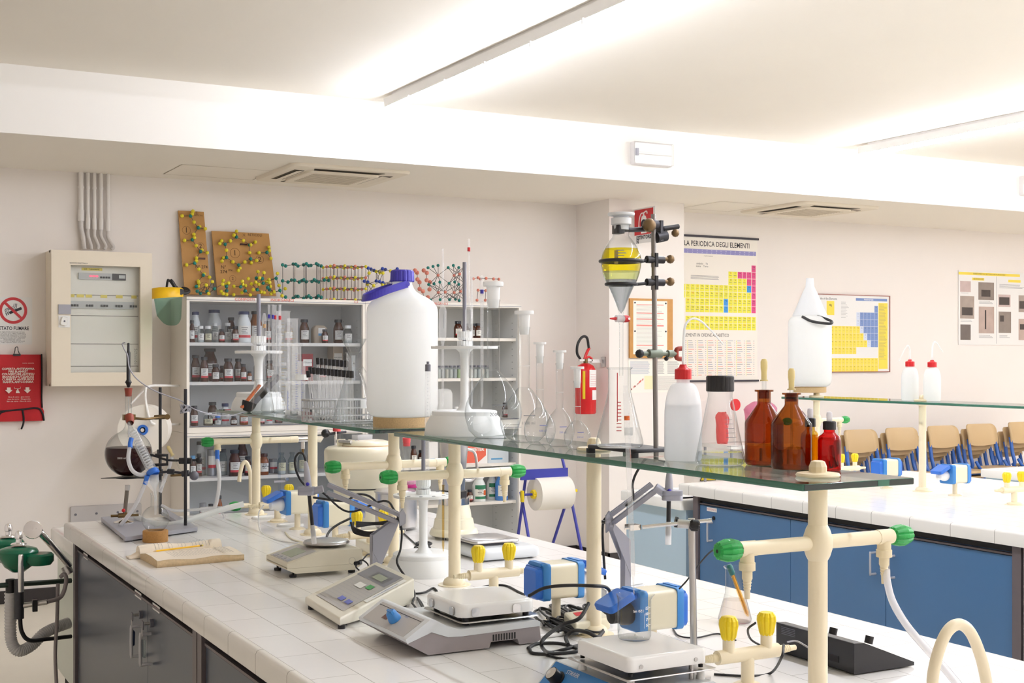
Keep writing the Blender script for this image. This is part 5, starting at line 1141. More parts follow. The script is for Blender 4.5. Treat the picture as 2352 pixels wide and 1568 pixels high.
# ============================================================ glassware on the glass shelves
ZG_ = ZG + .0006
def on(u, X, z=ZG_):
    r = ray(u, 822); p = r * (X / r.x); return Vector((p.x, p.y, z)), dep(p) / F_PX
def px(prof, k): return [(r * k, h * k) for r, h in prof]
M_print = mat('white_print', 'F6F6F6', .6); M_bprint = mat('blue_print', '5A6CC8', .6); M_gprint = mat('grey_print', '8C9096', .6); M_yprint = mat('amber_print', 'B09A4A', .6)
def marks(b, r, z0, z1, n, m, a=-1.9, k=.002, big=5):
    for i in range(n):
        z = z0 + (z1 - z0) * i / (n - 1); patch(b, r, z, z + k * .5, m, a, a + (.7 if i % big == 0 else .35), 3)
def volumetric(u, X, rb, h, label, extra=None):
    """h: heights in px above the shelf: widest, shoulder, neck top, cap bottom, cap top ; rn neck radius, rc cap radius"""
    p, k = on(u, X); hw, hs, hn, hc, ht, rn, rc = h
    t = thing('volumetric_flask', label, 'flask', p, 0, 'row of volumetric flasks')
    b = MB(); pr = [(0, 1), (rb * .62, .5), (rb * .86, hw * .28), (rb * .99, hw * .8), (rb, hw)]
    for i in range(1, 9):
        f = i / 8; pr.append((rn + (rb - rn) * (1 - f ** 1.75), hw + (hs - hw) * f))
    pr += [(rn, hs + 4), (rn, hn - 6), (rn * 1.12, hn - 3), (rn * 1.12, hn), (rn * .9, hn)]
    b.lathe(px(pr, k), M_glass, seg=36); part(t, 'body', b)
    b = MB(); b.lathe(px([(0, hn - (hc - hn) * .6), (rn * .8, hn - (hc - hn) * .6), (rn * 1.0, hn + 1), (rn * 1.08, hc - 3), (rn * .95, hc), (rc, hc), (rc * 1.03, (hc + ht) / 2), (rc, ht), (rc * .3, ht), (0, ht)], k), M_frost, seg=28); part(t, 'stopper', b)
    b = MB(); m = extra or M_gprint; b.text({66: '2000', 56: '1000', 37: '500'}.get(rb, '250') + ' ml', rb * k * .17, m, T(rb * k * .98 * math.cos(-1.9), rb * k * .98 * math.sin(-1.9) - .001, hw * k * .95) @ R(-1.9 + PI / 2) @ VX); patch(b, rb * k * .98, hw * k * 1.3, hw * k * 1.34, m, -2.1, -1.6, 3)
    patch(b, rn * k * 1.03, (hs + (hn - hs) * .35) * k, (hs + (hn - hs) * .35 + .8) * k, M_print, -PI, PI, 16); part(t, 'printed_mark', b); return t
volumetric(1133, 1.80, 66, (58, 152, 316, 347, 357, 14.5, 23), 'largest volumetric flask with a white stopper, in front of the pipette stand')
volumetric(1204, 1.80, 56, (46, 124, 262, 291, 299, 12.5, 22), 'second largest volumetric flask in the row')
volumetric(1240, 1.775, 37, (34, 84, 202, 229, 234, 8.5, 14.5), 'middle-sized volumetric flask, third tallest in the row', M_bprint)
volumetric(1285.5, 1.79, 34, (34, 86, 190, 214, 219, 8.5, 15), 'fourth volumetric flask in the row, with a blue print', M_bprint)
volumetric(1326, 1.77, 31, (30, 65, 156, 183, 189, 8, 15.5), 'smallest volumetric flask, nearest the white flange', M_bprint)

def erlen(u, X, z, rm, hm, hn, rb, label, k_extra=None, name='erlenmeyer_flask', group='conical flasks', hround=14, flare=1.12, pos=None, k=None, m=None):
    if pos is None: p, k = on(u, X, z)
    else: p = Vector(pos)
    t = thing(name, label, 'flask', p, 0, group); b = MB()
    pr = [(0, .8), (rb * .86, .5), (rb * .95, hround * .25), (rb, hround * .7), (rb * .985, hround * 1.15)]
    for i in range(1, 7): f = i / 6; pr.append((rb * .985 + (rm - rb * .985) * (f if f < .9 else f * .995 + .002), hround * 1.15 + (hn - hround * 1.15) * f))
    pr += [(rm * .97, hn + 4), (rm * .97, hm - 5), (rm * flare, hm - 1), (rm * flare, hm), (rm * (flare - .1), hm - .5)]
    b.lathe(px(pr, k), m or M_glass, seg=36); part(t, 'body', b); return t, k
# retort stand with its plate, rings, clamps
rs, kr = on(1507, 1.80)
t = thing('retort_stand', 'iron retort stand on the near glass shelf holding the yellow separating funnel', 'stand', rs, 0, 'retort stands')
pl = lambda u, v: (Pz(u, v, ZG) - rs)
b = MB(); q = [pl(1378, 1022), pl(1525, 1042), pl(1520, 1024), pl(1420, 1008)]
cx_ = pl(1440, 1026); b.rr(.125, .215, .014, [(0, .012), (0, .019), (.003, .021)], M_ironP, T(-.02, .085, 0)); 
for x, y in ((-.075, -.015), (.035, -.015), (-.075, .18), (.035, .18)): b.rr(.02, .02, .006, [(0, 0), (0, .012)], M_ironP, T(x, y, 0))
part(t, 'base_plate', b)
HR = 556 * kr
b = MB(); b.cyl((0, 0, .0), (-.008, 0, HR), .0062, mat('rod_steel', '8E8A88', .35, .8), seg=14); part(t, 'rod', b)
zz = lambda v: 1.62 + (822 - v) * kr - ZG_
dx = lambda u, v=0: (u - 1507) * kr / .88          # offsets along x for things level with the rod
def boss(z, m=M_iron): return z
M_oldb = mat('tarnished_brass', '7A6448', .45, .7)
def wing(b, x, z, m=M_oldb, s_=1, y=0): b.sph((x + s_ * .012, y, z), .011, m, 10, sz=1.0); b.cyl((x - s_ * .01, y, z), (x + s_ * .01, y, z), .005, m, seg=8)
XF = (1423 - 1507) * kr / .8805         # funnel axis, same y as the rod
# support rings
for v, rr__, lab in ((603, 47.5, 'upper'), (655, 34, 'lower')):
    z = zz(v); b = MB(); r = rr__ * kr; n = 36
    b.tube([(XF + r * math.cos(2 * PI * i / n), r * math.sin(2 * PI * i / n), z) for i in range(n + 1)], .0042, M_ironP, 8, 0)
    b.tube([(XF + r, 0, z), (-.03, 0, z + .004), (-.012, 0, z + .006)], .004, M_ironP, 8); b.cyl((-.028, 0, z + .007), (.022, 0, z + .007), .009, M_ironP, seg=12); b.cb((-.004, 0, z + .006), (.008, .02, .034), M_ironP)
    rg = part(t, 'support_ring', b); b = MB(); wing(b, .03, z + .01, M_oldb); part(rg, 'wing_screw', b)
# neck clamp
z = zz(530); b = MB(); b.rr(.02, .03, .004, [(0, z - .012), (0, z + .008)], M_ironP, T(XF - .008, 0, 0)); b.tube([(XF, 0, z - .002), (XF + .04, 0, z), (-.015, 0, z + .004)], .006, M_iron, 8); b.cyl((-.045, -.012, z + .014), (-.005, -.012, z + .014), .011, M_iron); b.cyl((.0, 0, z - .016), (.028, 0, z - .01), .014, M_iron); b.cb((.01, .004, z), (.008, .03, .05), M_iron)
b.cyl((.02, 0, z + .006), (.066, 0, z + .014), .0062, M_ironP, seg=10); cl = part(t, 'neck_clamp', b)
b = MB(); b.sph((-.034, -.02, z + .01), .017, M_oldb, 12); b.sph((.05, -.01, z - .004), .01, M_oldb, 10); part(cl, 'wing_screw', b)
# lower clamp with cork-red jaws
z = zz(812); b = MB(); M_gbrass = mat('green_grey_metal', '7C8478', .5, .6); b.cyl((-.04, 0, z), (.06, 0, z), .0055, M_gbrass, seg=10); b.cyl((-.022, 0, z), (.014, 0, z), .011, M_gbrass); b.cyl((.034, 0, z - .0), (.05, 0, z), .009, M_gbrass); cl = part(t, 'side_clamp', b)
b = MB(); M_jaw = mat('red_brown_jaw', '9A3A2C', .6)
for s_ in (-1, 1): b.tube([(.06, 0, z), (.062, 0, z + s_ * .011), (.078, 0, z + s_ * .013)], .006, M_jaw, 8, 3)
part(cl, 'jaws', b); b = MB(); wing(b, -.036, z, M_ironP, -1); b.sph((.03, 0, z - .012), .006, M_ironP, 8); part(cl, 'wing_screw', b)
# separating funnel
fz = lambda v: (822 - v) * kr + 1.62
pf = Vector((rs.x + XF, rs.y, 0)); t = thing('separating_funnel', 'separating funnel half full of yellow liquid in iron rings', 'funnel', pf)
P = lambda l: [(r * kr, fz(v)) for v, r in l]
b = MB(); prof = P([(862, 4.5), (745, 4.8), (738, 8), (728, 8), (722, 5), (712, 8), (700, 12), (680, 20), (660, 29), (645, 37), (630, 42), (615, 45), (600, 46), (585, 43), (570, 36), (558, 28), (550, 21), (545, 19), (524, 19), (521, 21)]); b.lathe(prof, M_glass, seg=36); part(t, 'body', b)
M_yel = glass('yellow_liquid', 'FAF038', 'ECDC10', 1.33); M_pale = glass('pale_liquid', 'EEF2C8', 'CFD8A0', 1.33); M_yel2 = M_yel
b = MB(); b.lathe(P([(626, 0), (626, 42), (615, 44), (600, 45), (585, 42), (575, 38), (575, 0)]), M_yel, seg=36); part(t, 'yellow_layer', b)
b = MB(); b.lathe(P([(645, 0), (645, 36), (627, 42), (627, 0)]), M_pale, seg=36); part(t, 'pale_layer', b)
b = MB(); b.lathe(P([(722, 0), (712, 7), (700, 11), (680, 19), (660, 28), (646, 36), (646, 0)]), glass('water_refraction_grey', 'DCE0E4', '8E949A', 1.33), seg=36); part(t, 'lower_water', b)  # clear water; its grey tint stands in for refraction and reflection
b = MB(); b.lathe(P([(532, 0), (532, 17), (522, 18), (520, 23), (506, 23), (504, 17), (502, 17), (500, 30), (496, 31), (494, 30), (494, 0)]), mat('grey_white_stopper', 'DDE0E4', .35), seg=30); part(t, 'stopper', b)
b = MB(); z = fz(733); b.cyl((-.0, 0, z), (.0, 0, z + .0001), .001, M_glass); b.cyl((-14 * kr, 0, z), (8 * kr, 0, z), 8 * kr, M_hose, seg=14); sc = part(t, 'stopcock', b)
b = MB(); b.cyl((-30 * kr, 0, z), (-13 * kr, 0, z), 1.6 * kr, M_red, r2=4 * kr, seg=10); b.cyl((6 * kr, 0, z), (13 * kr, 0, z), 8.5 * kr, M_red, seg=20); b.sph((16 * kr, 0, z), 8 * kr, M_red, 14); b.cyl((16 * kr, -9 * kr, z), (16 * kr, -7.5 * kr, z), 3 * kr, M_white, seg=10); part(sc, 'red_tap', b)
b = MB(); patch(b, 44.5 * kr, fz(612), fz(582), M_yprint, -2.5, -2.3, 2)
for i in range(5): patch(b, 45.5 * kr, fz(607 - i * 6), fz(605 - i * 6), M_gprint, -2.4, -2.0 + .1 * (i % 2), 3)
part(t, 'scale_marks', b)
# receiving flask under the funnel, standing on the stand's plate
zp = ZG_ + .0215; tt, k = erlen(0, 0, 0, 27, 184, 125, 55, 'large conical flask receiving from the separating funnel', pos=((rs.y + .05) * ray(1423, 822).x / ray(1423, 822).y, rs.y + .05, zp), k=kr * 1.0)
b = MB(); patch(b, 30 * k, 60 * k, 172 * k, M_redb, -2.35, -2.28, 2)
for i in range(9): patch(b, (32 + (9 - i) * 1.6) * k, (40 + i * 8) * k, (42 + i * 8) * k, M_redb, -2.3, -2.05, 2)
patch(b, 44 * k, 30 * k, 48 * k, M_print, -1.9, -1.4, 4); part(tt, 'red_print', b)

# wash bottle with red cap
def wash(u, X, z, rb, hs, hn, rn, hc, htop, label, group='wash bottles', m=None, arc=None, liquid=None, flip=1):
    p, k = on(u, X, z); t = thing('wash_bottle', label, 'bottle', p, 0, group); b = MB(); pr = [(0, 0), (rb * .93, 0), (rb, 6), (rb, hs)]
    for i in range(1, 8): f = i / 7; pr.append((rn + (rb - rn) * math.cos(f * PI / 2) ** .8, hs + (hn - hs) * math.sin(f * PI / 2) ** 1.0))
    pr += [(rn, hc)]
    b.lathe(px(pr, k), m or M_pe2, seg=32); part(t, 'body', b)
    if liquid: b = MB(); b.lathe(px([(0, 2), (rb * .9, 2), (rb * .95, 8), (rb * .95, liquid), (0, liquid)], k), milky('bottle_water', 'FAFCFF', .5, .6), seg=24); part(t, 'water', b)
    b = MB(); rc = rn * 1.28; lobed(b, px([(rc, hc - 2), (rc, hc + (htop - hc) * .6), (rc * .95, hc + (htop - hc) * .66)], k), 14, .03, M_red, None); b.lathe(px([(rc * .9, hc + (htop - hc) * .66), (rc * .5, hc + (htop - hc) * .8), (rc * .38, htop), (0, htop)], k), M_red, seg=20); part(t, 'cap', b)
    b = MB(); pts = [(0, 0, htop * k)] + [((x * flip) * k / .88, 0, y * k) for x, y in arc]; b.tube(pts, lambda q: (3.4 - 1.6 * q) * k * max(.62, (rb / 43) ** .8), M_pe, 10, 6); part(t, 'spout_tube', b); return t
wash(1569, 1.79, ZG_, 43, 95, 178, 15, 188, 220, 'large white wash bottle with red cap and long bent spout', m=milky('wash_bottle_pe', 'FDFEFF', .28, .6), liquid=128,
     arc=[(1, 255), (2, 285), (5, 308), (14, 321), (28, 326), (46, 319), (64, 304), (82, 287), (101, 266)])
# black-capped conical flask
tt, k = erlen(1654, 1.79, ZG_, 29, 168, 152, 57, 'wide conical flask with a black screw cap', flare=1.0)
b = MB(); lobed(b, px([(31, 168), (32, 170), (32, 201), (30.5, 204)], k), 20, .012, M_black); b.lathe(px([(0, 204), (30, 204)][::-1], k), M_black, seg=24); part(tt, 'screw_cap', b)
b = MB(); b.lathe(px([(0, 3), (50, 3), (54, 14), (50, 30), (50, 30), (0, 30)], k), glass('water', 'F4F8FA', 'D8E0E4', 1.33), seg=28); part(tt, 'water', b)
b = MB()
for i in range(8): patch(b, (52 - i * 3) * k, (34 + i * 10) * k, (35 + i * 10) * k, M_gprint, -1.9, -1.2, 4)
part(tt, 'graduation', b)
# amber dropper bottles
M_bulb = milky('rubber_bulb', 'EBDDA8', .1, .5); M_amb2 = mat('amber_contents', '5A2808', .3)
def reagent(u, X, rb, h, label, dy=0):
    p, k = on(u, X); hs, hn, hr, hb0, hb1 = h; t = thing('amber_dropper_bottle', label, 'bottle', p, 0, 'amber reagent bottles with droppers'); b = MB()
    b.lathe(px([(0, 1), (rb * .93, 1), (rb, 7), (rb, hs - 6), (rb * .98, hs), (16.5, hn), (15.5, hn + 4), (15.5, hr - 5), (21.5, hr - 4), (21.5, hr), (12, hr), (12, hr - 20)], k), M_amber, seg=40); part(t, 'body', b)
    b = MB(); b.lathe(px([(0, 4), (rb * .94, 4), (rb * .94, hs * .45), (0, hs * .45)], k), glass('amber_liquid', 'F2D4A4', 'CC9858', 1.33), seg=28); part(t, 'liquid', b)
    b = MB(); b.cyl((0, 0, 20 * k), (0, 0, (hb0 + 4) * k), 2.5 * k, M_glass, seg=10); b.cyl((0, 0, hr * k), (0, 0, hb0 * k), 5 * k, M_glass, seg=12); part(t, 'pipette', b)
    b = MB(); d = hb1 - hb0; b.lathe(px([(5, hb0), (9.5, hb0), (9.5, hb0 + 3), (6.5, hb0 + 4), (6.5, hb0 + d * .4), (8, hb0 + d * .6), (8, hb0 + d * .85), (5, hb1 - 1), (0, hb1)], k), M_bulb, seg=18); part(t, 'rubber_bulb', b); return t
reagent(1755, 1.875, 44, (100, 138, 172, 192, 244), 'left amber dropper bottle, slightly behind its twin')
reagent(1818, 1.855, 47, (106, 145, 175, 181, 232), 'right amber dropper bottle, nearest the corner of the shelf')
M_yb = glass('yellow_bottle', 'F4DC50', 'C89C10'); M_rb = glass('red_bottle', 'F04048', '9A1018'); M_rl = glass('red_liquid', 'EC2830', 'A00810', 1.33); M_yl = glass('yellow_bottle_liquid', 'F4D030', 'C89C10', 1.33)
def dropper(u, X, rb, ht, label, mb_, ml):
    p, k = on(u, X); t = thing('small_dropper_bottle', label, 'bottle', p, 0, 'small coloured dropper bottles'); s_ = ht / 140
    b = MB(); b.lathe(px([(0, 0), (rb * .94, 0), (rb, 4), (rb, 70 * s_), (rb * .9, 80 * s_), (rb * .62, 86 * s_), (rb * .48, 90 * s_), (rb * .48, 98 * s_)], k), mb_, seg=30); part(t, 'body', b)
    b = MB(); b.lathe(px([(0, 2), (rb * .93, 2), (rb * .93, 72 * s_), (rb * .7, 78 * s_), (0, 78 * s_)], k), ml, seg=24); part(t, 'liquid', b)
    b = MB(); lobed(b, px([(rb * .56, 96 * s_), (rb * .56, 114 * s_), (rb * .5, 116 * s_)], k), 14, .03, M_black); b.lathe(px([(rb * .5, 116 * s_), (0, 116 * s_)], k), M_black, seg=16); part(t, 'cap', b)
    b = MB(); b.lathe(px([(6.5, 116 * s_), (6.5, 126 * s_), (7, 130 * s_), (6, 137 * s_), (0, ht)], k), milky('clear_bulb', 'F0EEF2', .25, .4), seg=16); part(t, 'bulb', b)
dropper(1861, 1.90, 22, 140, 'yellow dropper bottle half hidden behind the right amber bottle', M_yb, M_yl)
dropper(1905, 1.905, 26.5, 136, 'small red dropper bottle at the end of the near shelf', M_rb, M_rl)

# upright pipette stands (white plastic)
M_wst = mat('stand_white', 'EDEFEF', .35); M_grod = mat('grey_pvc_rod', '83838F', .4)
def pstand(p, k, rb, hb, rt, zdisc, rd, ztop, label, rod=True, hollow=True):
    t = thing('pipette_stand', label, 'stand', p, 0, 'white rotating pipette stands'); b = MB()
    b.lathe(px([(0, 0), (rb, 0), (rb, 4), (rb * .95, hb * .6), (rt * 1.03, hb * .92), (rt, hb), (0, hb)], k), M_wst, seg=44); part(t, 'base', b)
    b = MB(); b.lathe(px([(0, hb), (rt * .97, hb), (rt * .97, hb + 9), (rt * .93, hb + 11), (20, hb + 11), (13, hb + 18), (9.5, hb + 30), (9.5, zdisc - 30), (12, zdisc - 14), (20, zdisc - 6), (20, zdisc)], k), M_wst, seg=44); part(t, 'column', b)
    b = MB(); b.lathe(px([(8, zdisc - 6), (rd * .99, zdisc - 6), (rd, zdisc - 4), (rd, zdisc), (8, zdisc + 1)], k), M_wst, seg=44)
    for i in range(12): a = i * PI / 6; b.cyl((rd * .82 * k * math.cos(a), rd * .82 * k * math.sin(a), (zdisc + .6) * k), (rd * .82 * k * math.cos(a), rd * .82 * k * math.sin(a), (zdisc + 1.2) * k), 4 * k, M_grey, seg=10)
    part(t, 'holder_disc', b)
    b = MB(); lobed(b, px([(17, zdisc), (17, zdisc + 12)], k), 16, .08, M_wst); lobed(b, px([(13, zdisc + 14), (17, zdisc + 20), (17, zdisc + 34)], k), 16, .08, M_wst); part(t, 'hub_nuts', b)
    b = MB(); b.cyl((0, 0, zdisc * k), (0, 0, ztop * k), 4.6 * k, M_grod, seg=14); part(t, 'grey_rod', b); return t
def pipette(u, v0, v1, X, label, rpx=4, bulb=None, band=None, topm=None, name='pipette', z0=None, group='glass pipettes', tiltx=0):
    """v0 top pixel, v1 bottom pixel; bulb=(v top, v bottom, radius)"""
    p, k = on(u, X, 0); zt_, zb_ = CZ + (822 - v0) * k, CZ + (822 - v1) * k; t = thing(name, label, 'pipette', (p.x, p.y, zb_), 0, group); H = zt_ - zb_; h = lambda v: (v1 - v) * k
    pr = [(rpx * .25, 0), (rpx * .8, 14)] + ([(rpx * .8, v1 - bulb[1] - 18), (bulb[2], v1 - bulb[1]), (bulb[2], v1 - bulb[0]), (rpx * .8, v1 - bulb[0] + 14)] if bulb else []) + [(rpx * (.8 if bulb else 1), v1 - v0)]
    b = MB(); b.lathe(px(pr, k), M_tglass, seg=16); part(t, 'glass_tube', b)
    b = MB(); r = (rpx * .85) * k
    if band: b.lathe([(rpx * 1.02 * k, h(band[0] + 9)), (rpx * 1.02 * k, h(band[0]))], band[1], seg=14)
    if not bulb:
        for i in range(14): patch(b, rpx * 1.03 * k, h(v0 + (v1 - v0) * (.15 + i * .05)), h(v0 + (v1 - v0) * (.15 + i * .05)) + .0012, M_gprint, -2.2, -1.6, 2)
    else: patch(b, bulb[2] * 1.02 * k, h((bulb[0] + bulb[1]) / 2 + 12), h((bulb[0] + bulb[1]) / 2 - 20), M_gprint, -1.75, -1.65, 1)
    part(t, 'printed_band', b)
    if topm: b = MB(); topm(b, k, h); part(t, 'end_cap', b)
    if tiltx: t.rotation_euler = (0, tiltx, 0)
    return t
p, k = on(1067, 1.795); k1 = k
pstand(p, k, 92, 44, 77, 202, 77, 395, 'white pipette stand on the near shelf behind the largest flask')
pipette(1017, 571, 935, 1.775, 'pipette with long wide bulb, leftmost on the near shelf stand', 3.4, (712, 772, 8.5))
pipette(1077, 548, 930, 1.775, 'tallest bulb pipette with a red band, in front of the grey rod', 3.4, (712, 775, 9), (568, M_signr))
pipette(1084, 635, 935, 1.83, 'thin plain pipette just right of the grey rod', 3)
pipette(1107, 632, 935, 1.79, 'straight pipette with a blue band beside the largest flask', 4, None, (665, M_navy))
# far shelf stand with its pipettes
p, k = on(594, 1.795); k2 = k; p = Vector((1.795, p.y, ZG_))
pstand(p, k, 62, 30, 52, 136, 54, 266, 'white pipette stand at the far end of the farther shelf')
for i, (u, v0, bd) in enumerate(((618, 699, M_navy), (627, 699, M_navy), (632, 700, M_signr), (643, 699, M_signr))):
    pipette(u, v0, 905, 1.77 + .012 * i, f'straight banded pipette, {ORD[i]} from the left in the far stand', 3, None, (722 + i, bd))
pipette(607, 720, 905, 1.765, 'pipette with an orange-capped white bulb by the far grey rod', 3, (733, 790, 5.5), (744, mat('orange_band', 'E0A020', .5)))
# flanges / other bits
b = MB(); M_sc = M_cork
# graduated cylinders
def cylinder(u, X, r, vt, label, col, foot=1.7, collar=None, vb=None):
    p, k = on(u, X); t = thing('graduated_cylinder', label, 'measuring cylinder', p, 0, 'graduated cylinders on the far shelf'); H = CZ + (822 - vt) * k - ZG_
    b = MB(); R_ = r * k; b.lathe([(0, .008), (R_ * .9, .008), (R_, .012), (R_, H - .006), (R_ * 1.14, H), (R_ * 1.0, H)], M_tglass, seg=28); b.prism([(R_ * .9, -.006), (R_ * 1.4, 0), (R_ * .9, .006)], H - .006, H, M_glass); part(t, 'tube', b)
    b = MB(); b.lathe([(0, 0), (R_ * foot, 0), (R_ * foot, .004), (R_ * 1.1, .009), (0, .009)], M_glass, seg=12, sm=False); part(t, 'foot', b)
    b = MB()
    n = 24
    for i in range(n): z = .03 + (H - .06) * i / n; patch(b, R_ * 1.015, z, z + .0012, col, -2.1, -1.35 if i % 5 == 0 else -1.75, 3)
    part(t, 'graduation', b)
    if collar: b = MB(); z = CZ + (822 - collar) * k - ZG_; lobed(b, [(R_ * 1.02, z - .018), (R_ * 1.9, z - .018), (R_ * 1.9, z + .004), (R_ * 1.02, z + .004)], 3, .06, M_pe); part(t, 'guard_ring', b)
    return t
cylinder(650, 1.84, 16, 714, 'tallest graduated cylinder with amber marks', M_yprint)
cylinder(672, 1.82, 12, 731, 'second tallest graduated cylinder with amber marks', M_yprint)
cylinder(681, 1.77, 11, 791, 'mid-height graduated cylinder with blue marks', M_bprint)
cylinder(693, 1.72, 8.2, 829, 'short graduated cylinder with a white guard ring', M_bprint, 2.4, 862)
cylinder(661, 1.70, 5.5, 880, 'shortest slim graduated cylinder among the tall ones', M_bprint, 2)
# small conical flasks
erlen(604, 1.70, ZG_, 17, 78, 60, 26, 'front small conical flask at the far end of the shelf', hround=7)
erlen(627, 1.80, ZG_, 16, 104, 72, 28, 'rear small conical flask beside the tall cylinders', hround=7)
# black scoop with an orange spatula
p, k = on(566, 1.68); t = thing('rubber_bowl', 'black rubber mixing bowl tipped at the far end of the shelf', 'bowl', p); b = MB()
b.lathe(px([(0, 0), (8, 0), (13, 6), (16, 14), (17, 22), (15.5, 22), (12, 10), (0, 3)], k), M_rubber, T(0, 0, .004) @ R(.35, 'Y'), 24); part(t, 'bowl', b)
t = thing('plaster_spatula', 'dark spatula with an orange blade leaning in the black bowl', 'spatula', p); b = MB()
b.cb((0, 0, 0), (.008, .03, .13), mat('orange_blade', 'D8703C', .5), T(10 * k, 0, 36 * k) @ R(.7, 'Y')); part(t, 'blade', b); b = MB(); b.cb((0, 0, 0), (.02, .07, .13), M_greyD, T(56 * k, .03, 58 * k) @ R(.75, 'Y')); b.cb((0, 0, 0), (.02, .05, .09), M_greyD, T(30 * k, .02, 32 * k) @ R(.75, 'Y')); part(t, 'handle', b)
for u in (540, 551): p, k = on(u, 1.70); b = MB(); b.sph((0, 0, 3 * k), 5 * k, mat('pink_rubber', 'C88478', .6), 10, sz=.55); tag(b.obj('rubber_stopper', None, p), 'small pink rubber piece at the %s of the pair on the far shelf tip' % ('left' if u == 540 else 'right'), 'stopper', 'pink rubber pieces')
# test-tube basket
M_wire = mat('grey_basket', 'B0B0B0', .5); p, k = on(778, 1.74); W, D, H = 140 * k / .88, .085, 50 * k
t = thing('test_tube_basket', 'grey wire basket holding screw-capped test tubes', 'basket', p, 0); b = MB(); sl = .006
for i in range(2):
    for z in (0.002, H * .28, H * .62, H): 
        b.tube([(-W / 2, -D / 2, z), (W / 2, -D / 2, z), (W / 2, D / 2, z), (-W / 2, D / 2, z), (-W / 2, -D / 2, z)], .0022 if z < H else .004, M_wire, 6, 0) if i == 0 else None
n = 13
for i in range(n + 1):
    x = -W / 2 + W * i / n
    for y in (-D / 2, D / 2): b.cyl((x, y, 0), (x, y, H), .0016, M_wire, seg=5)
    b.cyl((x, -D / 2, .002), (x, D / 2, .002), .0016, M_wire, seg=5)
for i in range(1, 5):
    for x in (-W / 2, W / 2): b.cyl((x, -D / 2 + D * i / 5, 0), (x, -D / 2 + D * i / 5, H), .0016, M_wire, seg=5)
part(t, 'wire_frame', b)
def ttube(loc, lean, label, h, rod=.0062):
    t = thing('test_tube', label, 'test tube', loc, 0, 'screw-capped test tubes in the basket'); X = R(lean, 'Y')
    b = MB(); b.lathe([(0, 0), (rod * .7, .002), (rod, .007), (rod, h)], M_tglass, X, 14); part(t, 'glass_tube', b)
    b = MB(); lobed(b, [(rod * 1.35, h - .006), (rod * 1.35, h + .018), (rod * 1.2, h + .02)], 10, .05, M_black, X); b.lathe([(rod * 1.2, h + .02), (0, h + .02)], M_black, X, 12); part(t, 'screw_cap', b); return t
for i in range(12):
    u = 712 + i * 7.4; q, kq = on(726 + i * 7.6, 1.72); h = (q.z * 0 + (955 - 842) * kq) - .0
    ttube(Vector((q.x, q.y, ZG_ + .004)), -.12 + .009 * i, f'screw-capped test tube, {ORD[i]} from the left in the front row', h - .01)
for i in range(8):
    q, kq = on(738 + i * 8, 1.765); ttube(Vector((q.x, q.y, ZG_ + .004)), -.06 + .01 * i, f'screw-capped test tube, {ORD[i]} from the left in the taller rear row', (955 - 826) * kq - .006)
q, kq = on(722, 1.70); t = ttube(Vector((q.x, q.y, ZG_ + .004)), -.14, 'test tube with a white label at the left end of the basket', 100 * kq); b = MB(); patch(b, .0068, .01, .05, M_signw, -2.2, -1, 4, R(-.14, 'Y')); patch(b, .0069, .05, .1, M_ink, -1.8, -1.5, 2, R(-.14, 'Y')); part(t, 'paper_label', b)
# filter flask with funnel
tt, k = erlen(813, 1.73, ZG_, 18, 164, 118, 49, 'tall filtering flask with side arm, left of the big carboy', name='filtering_flask', hround=10, flare=1.1)
b = MB(); b.tube([(17 * k, 0, 128 * k), (27 * k, 0, 112 * k), (34 * k, 0, 92 * k), (36 * k, 0, 82 * k)], 6 * k, M_glass, 12); part(tt, 'side_arm', b)
b = MB(); patch(b, 36 * k, 36 * k, 56 * k, M_print, -1.5, -.9, 4); part(tt, 'white_patch', b)
p = tt.location; t = thing('glass_funnel', 'wide glass funnel standing in the filtering flask', 'funnel', p); b = MB(); b.lathe(px([(5, 110), (6, 150), (17, 172), (29, 195), (28, 195)], k), M_glass, seg=30); part(t, 'cone', b)

# carboy on its cork mat
p, k = on(924, 1.80); t = thing('cork_mat', 'thick round cork mat under the white carboy', 'mat', p, 0, 'cork mats'); b = MB(); b.lathe(px([(0, 0), (66, 0), (67, 1), (67, 22), (66, 23), (0, 23)], k), M_cork, seg=44); part(t, 'disc', b)
def carboy(p, k, s_, label, capm, hm, handle_rot, cap=True, strap=True):
    t = thing('plastic_carboy', label, 'carboy', p, 0, 'plastic carboys'); q = k * s_
    b = MB(); b.lathe(px([(0, 0), (64, 0), (74, 5), (80, 14), (82, 30), (82, 238), (80, 251), (72, 263), (59, 272), (44, 279), (33, 286), (27, 294), (23, 303), (22, 322)], q), M_pe, seg=48); part(t, 'body', b)
    if cap:
        b = MB(); lobed(b, px([(27, 309), (28, 311), (27, 333), (24, 336)], q), 16, .045, capm); b.lathe(px([(24, 336), (0, 336)], q), capm, seg=24); part(t, 'screw_cap', b)
    b = MB(); w = 30 * q; y0 = 0
    for s2 in (-1, 1): b.cyl((0, s2 * 22 * q, 303 * q), (0, s2 * 31 * q, 303 * q), 5.5 * q, hm, seg=14)
    pts = [(0, -28 * q, 303 * q), (-45 * q, -34 * q, 289 * q), (-84 * q, -24 * q, 273 * q), (-94 * q, 0, 270 * q), (-84 * q, 24 * q, 273 * q), (-45 * q, 34 * q, 289 * q), (0, 28 * q, 303 * q)]
    P_ = smooth_path(pts, 6); L = []
    for i, c in enumerate(P_):
        tt_ = (P_[min(i + 1, len(P_) - 1)] - P_[max(i - 1, 0)]).normalized(); up = Vector((.3, 0, 1)); sd = tt_.cross(up).normalized(); up = sd.cross(tt_).normalized()
        L.append([tuple(c + sd * a * 2 * q + up * e * 8 * q) for a, e in ((1, 1), (-1, 1), (-1, -1), (1, -1))])
    X = R(handle_rot); b.loops(L, hm, False, X)
    if strap: part(t, 'handle', b)
    return t
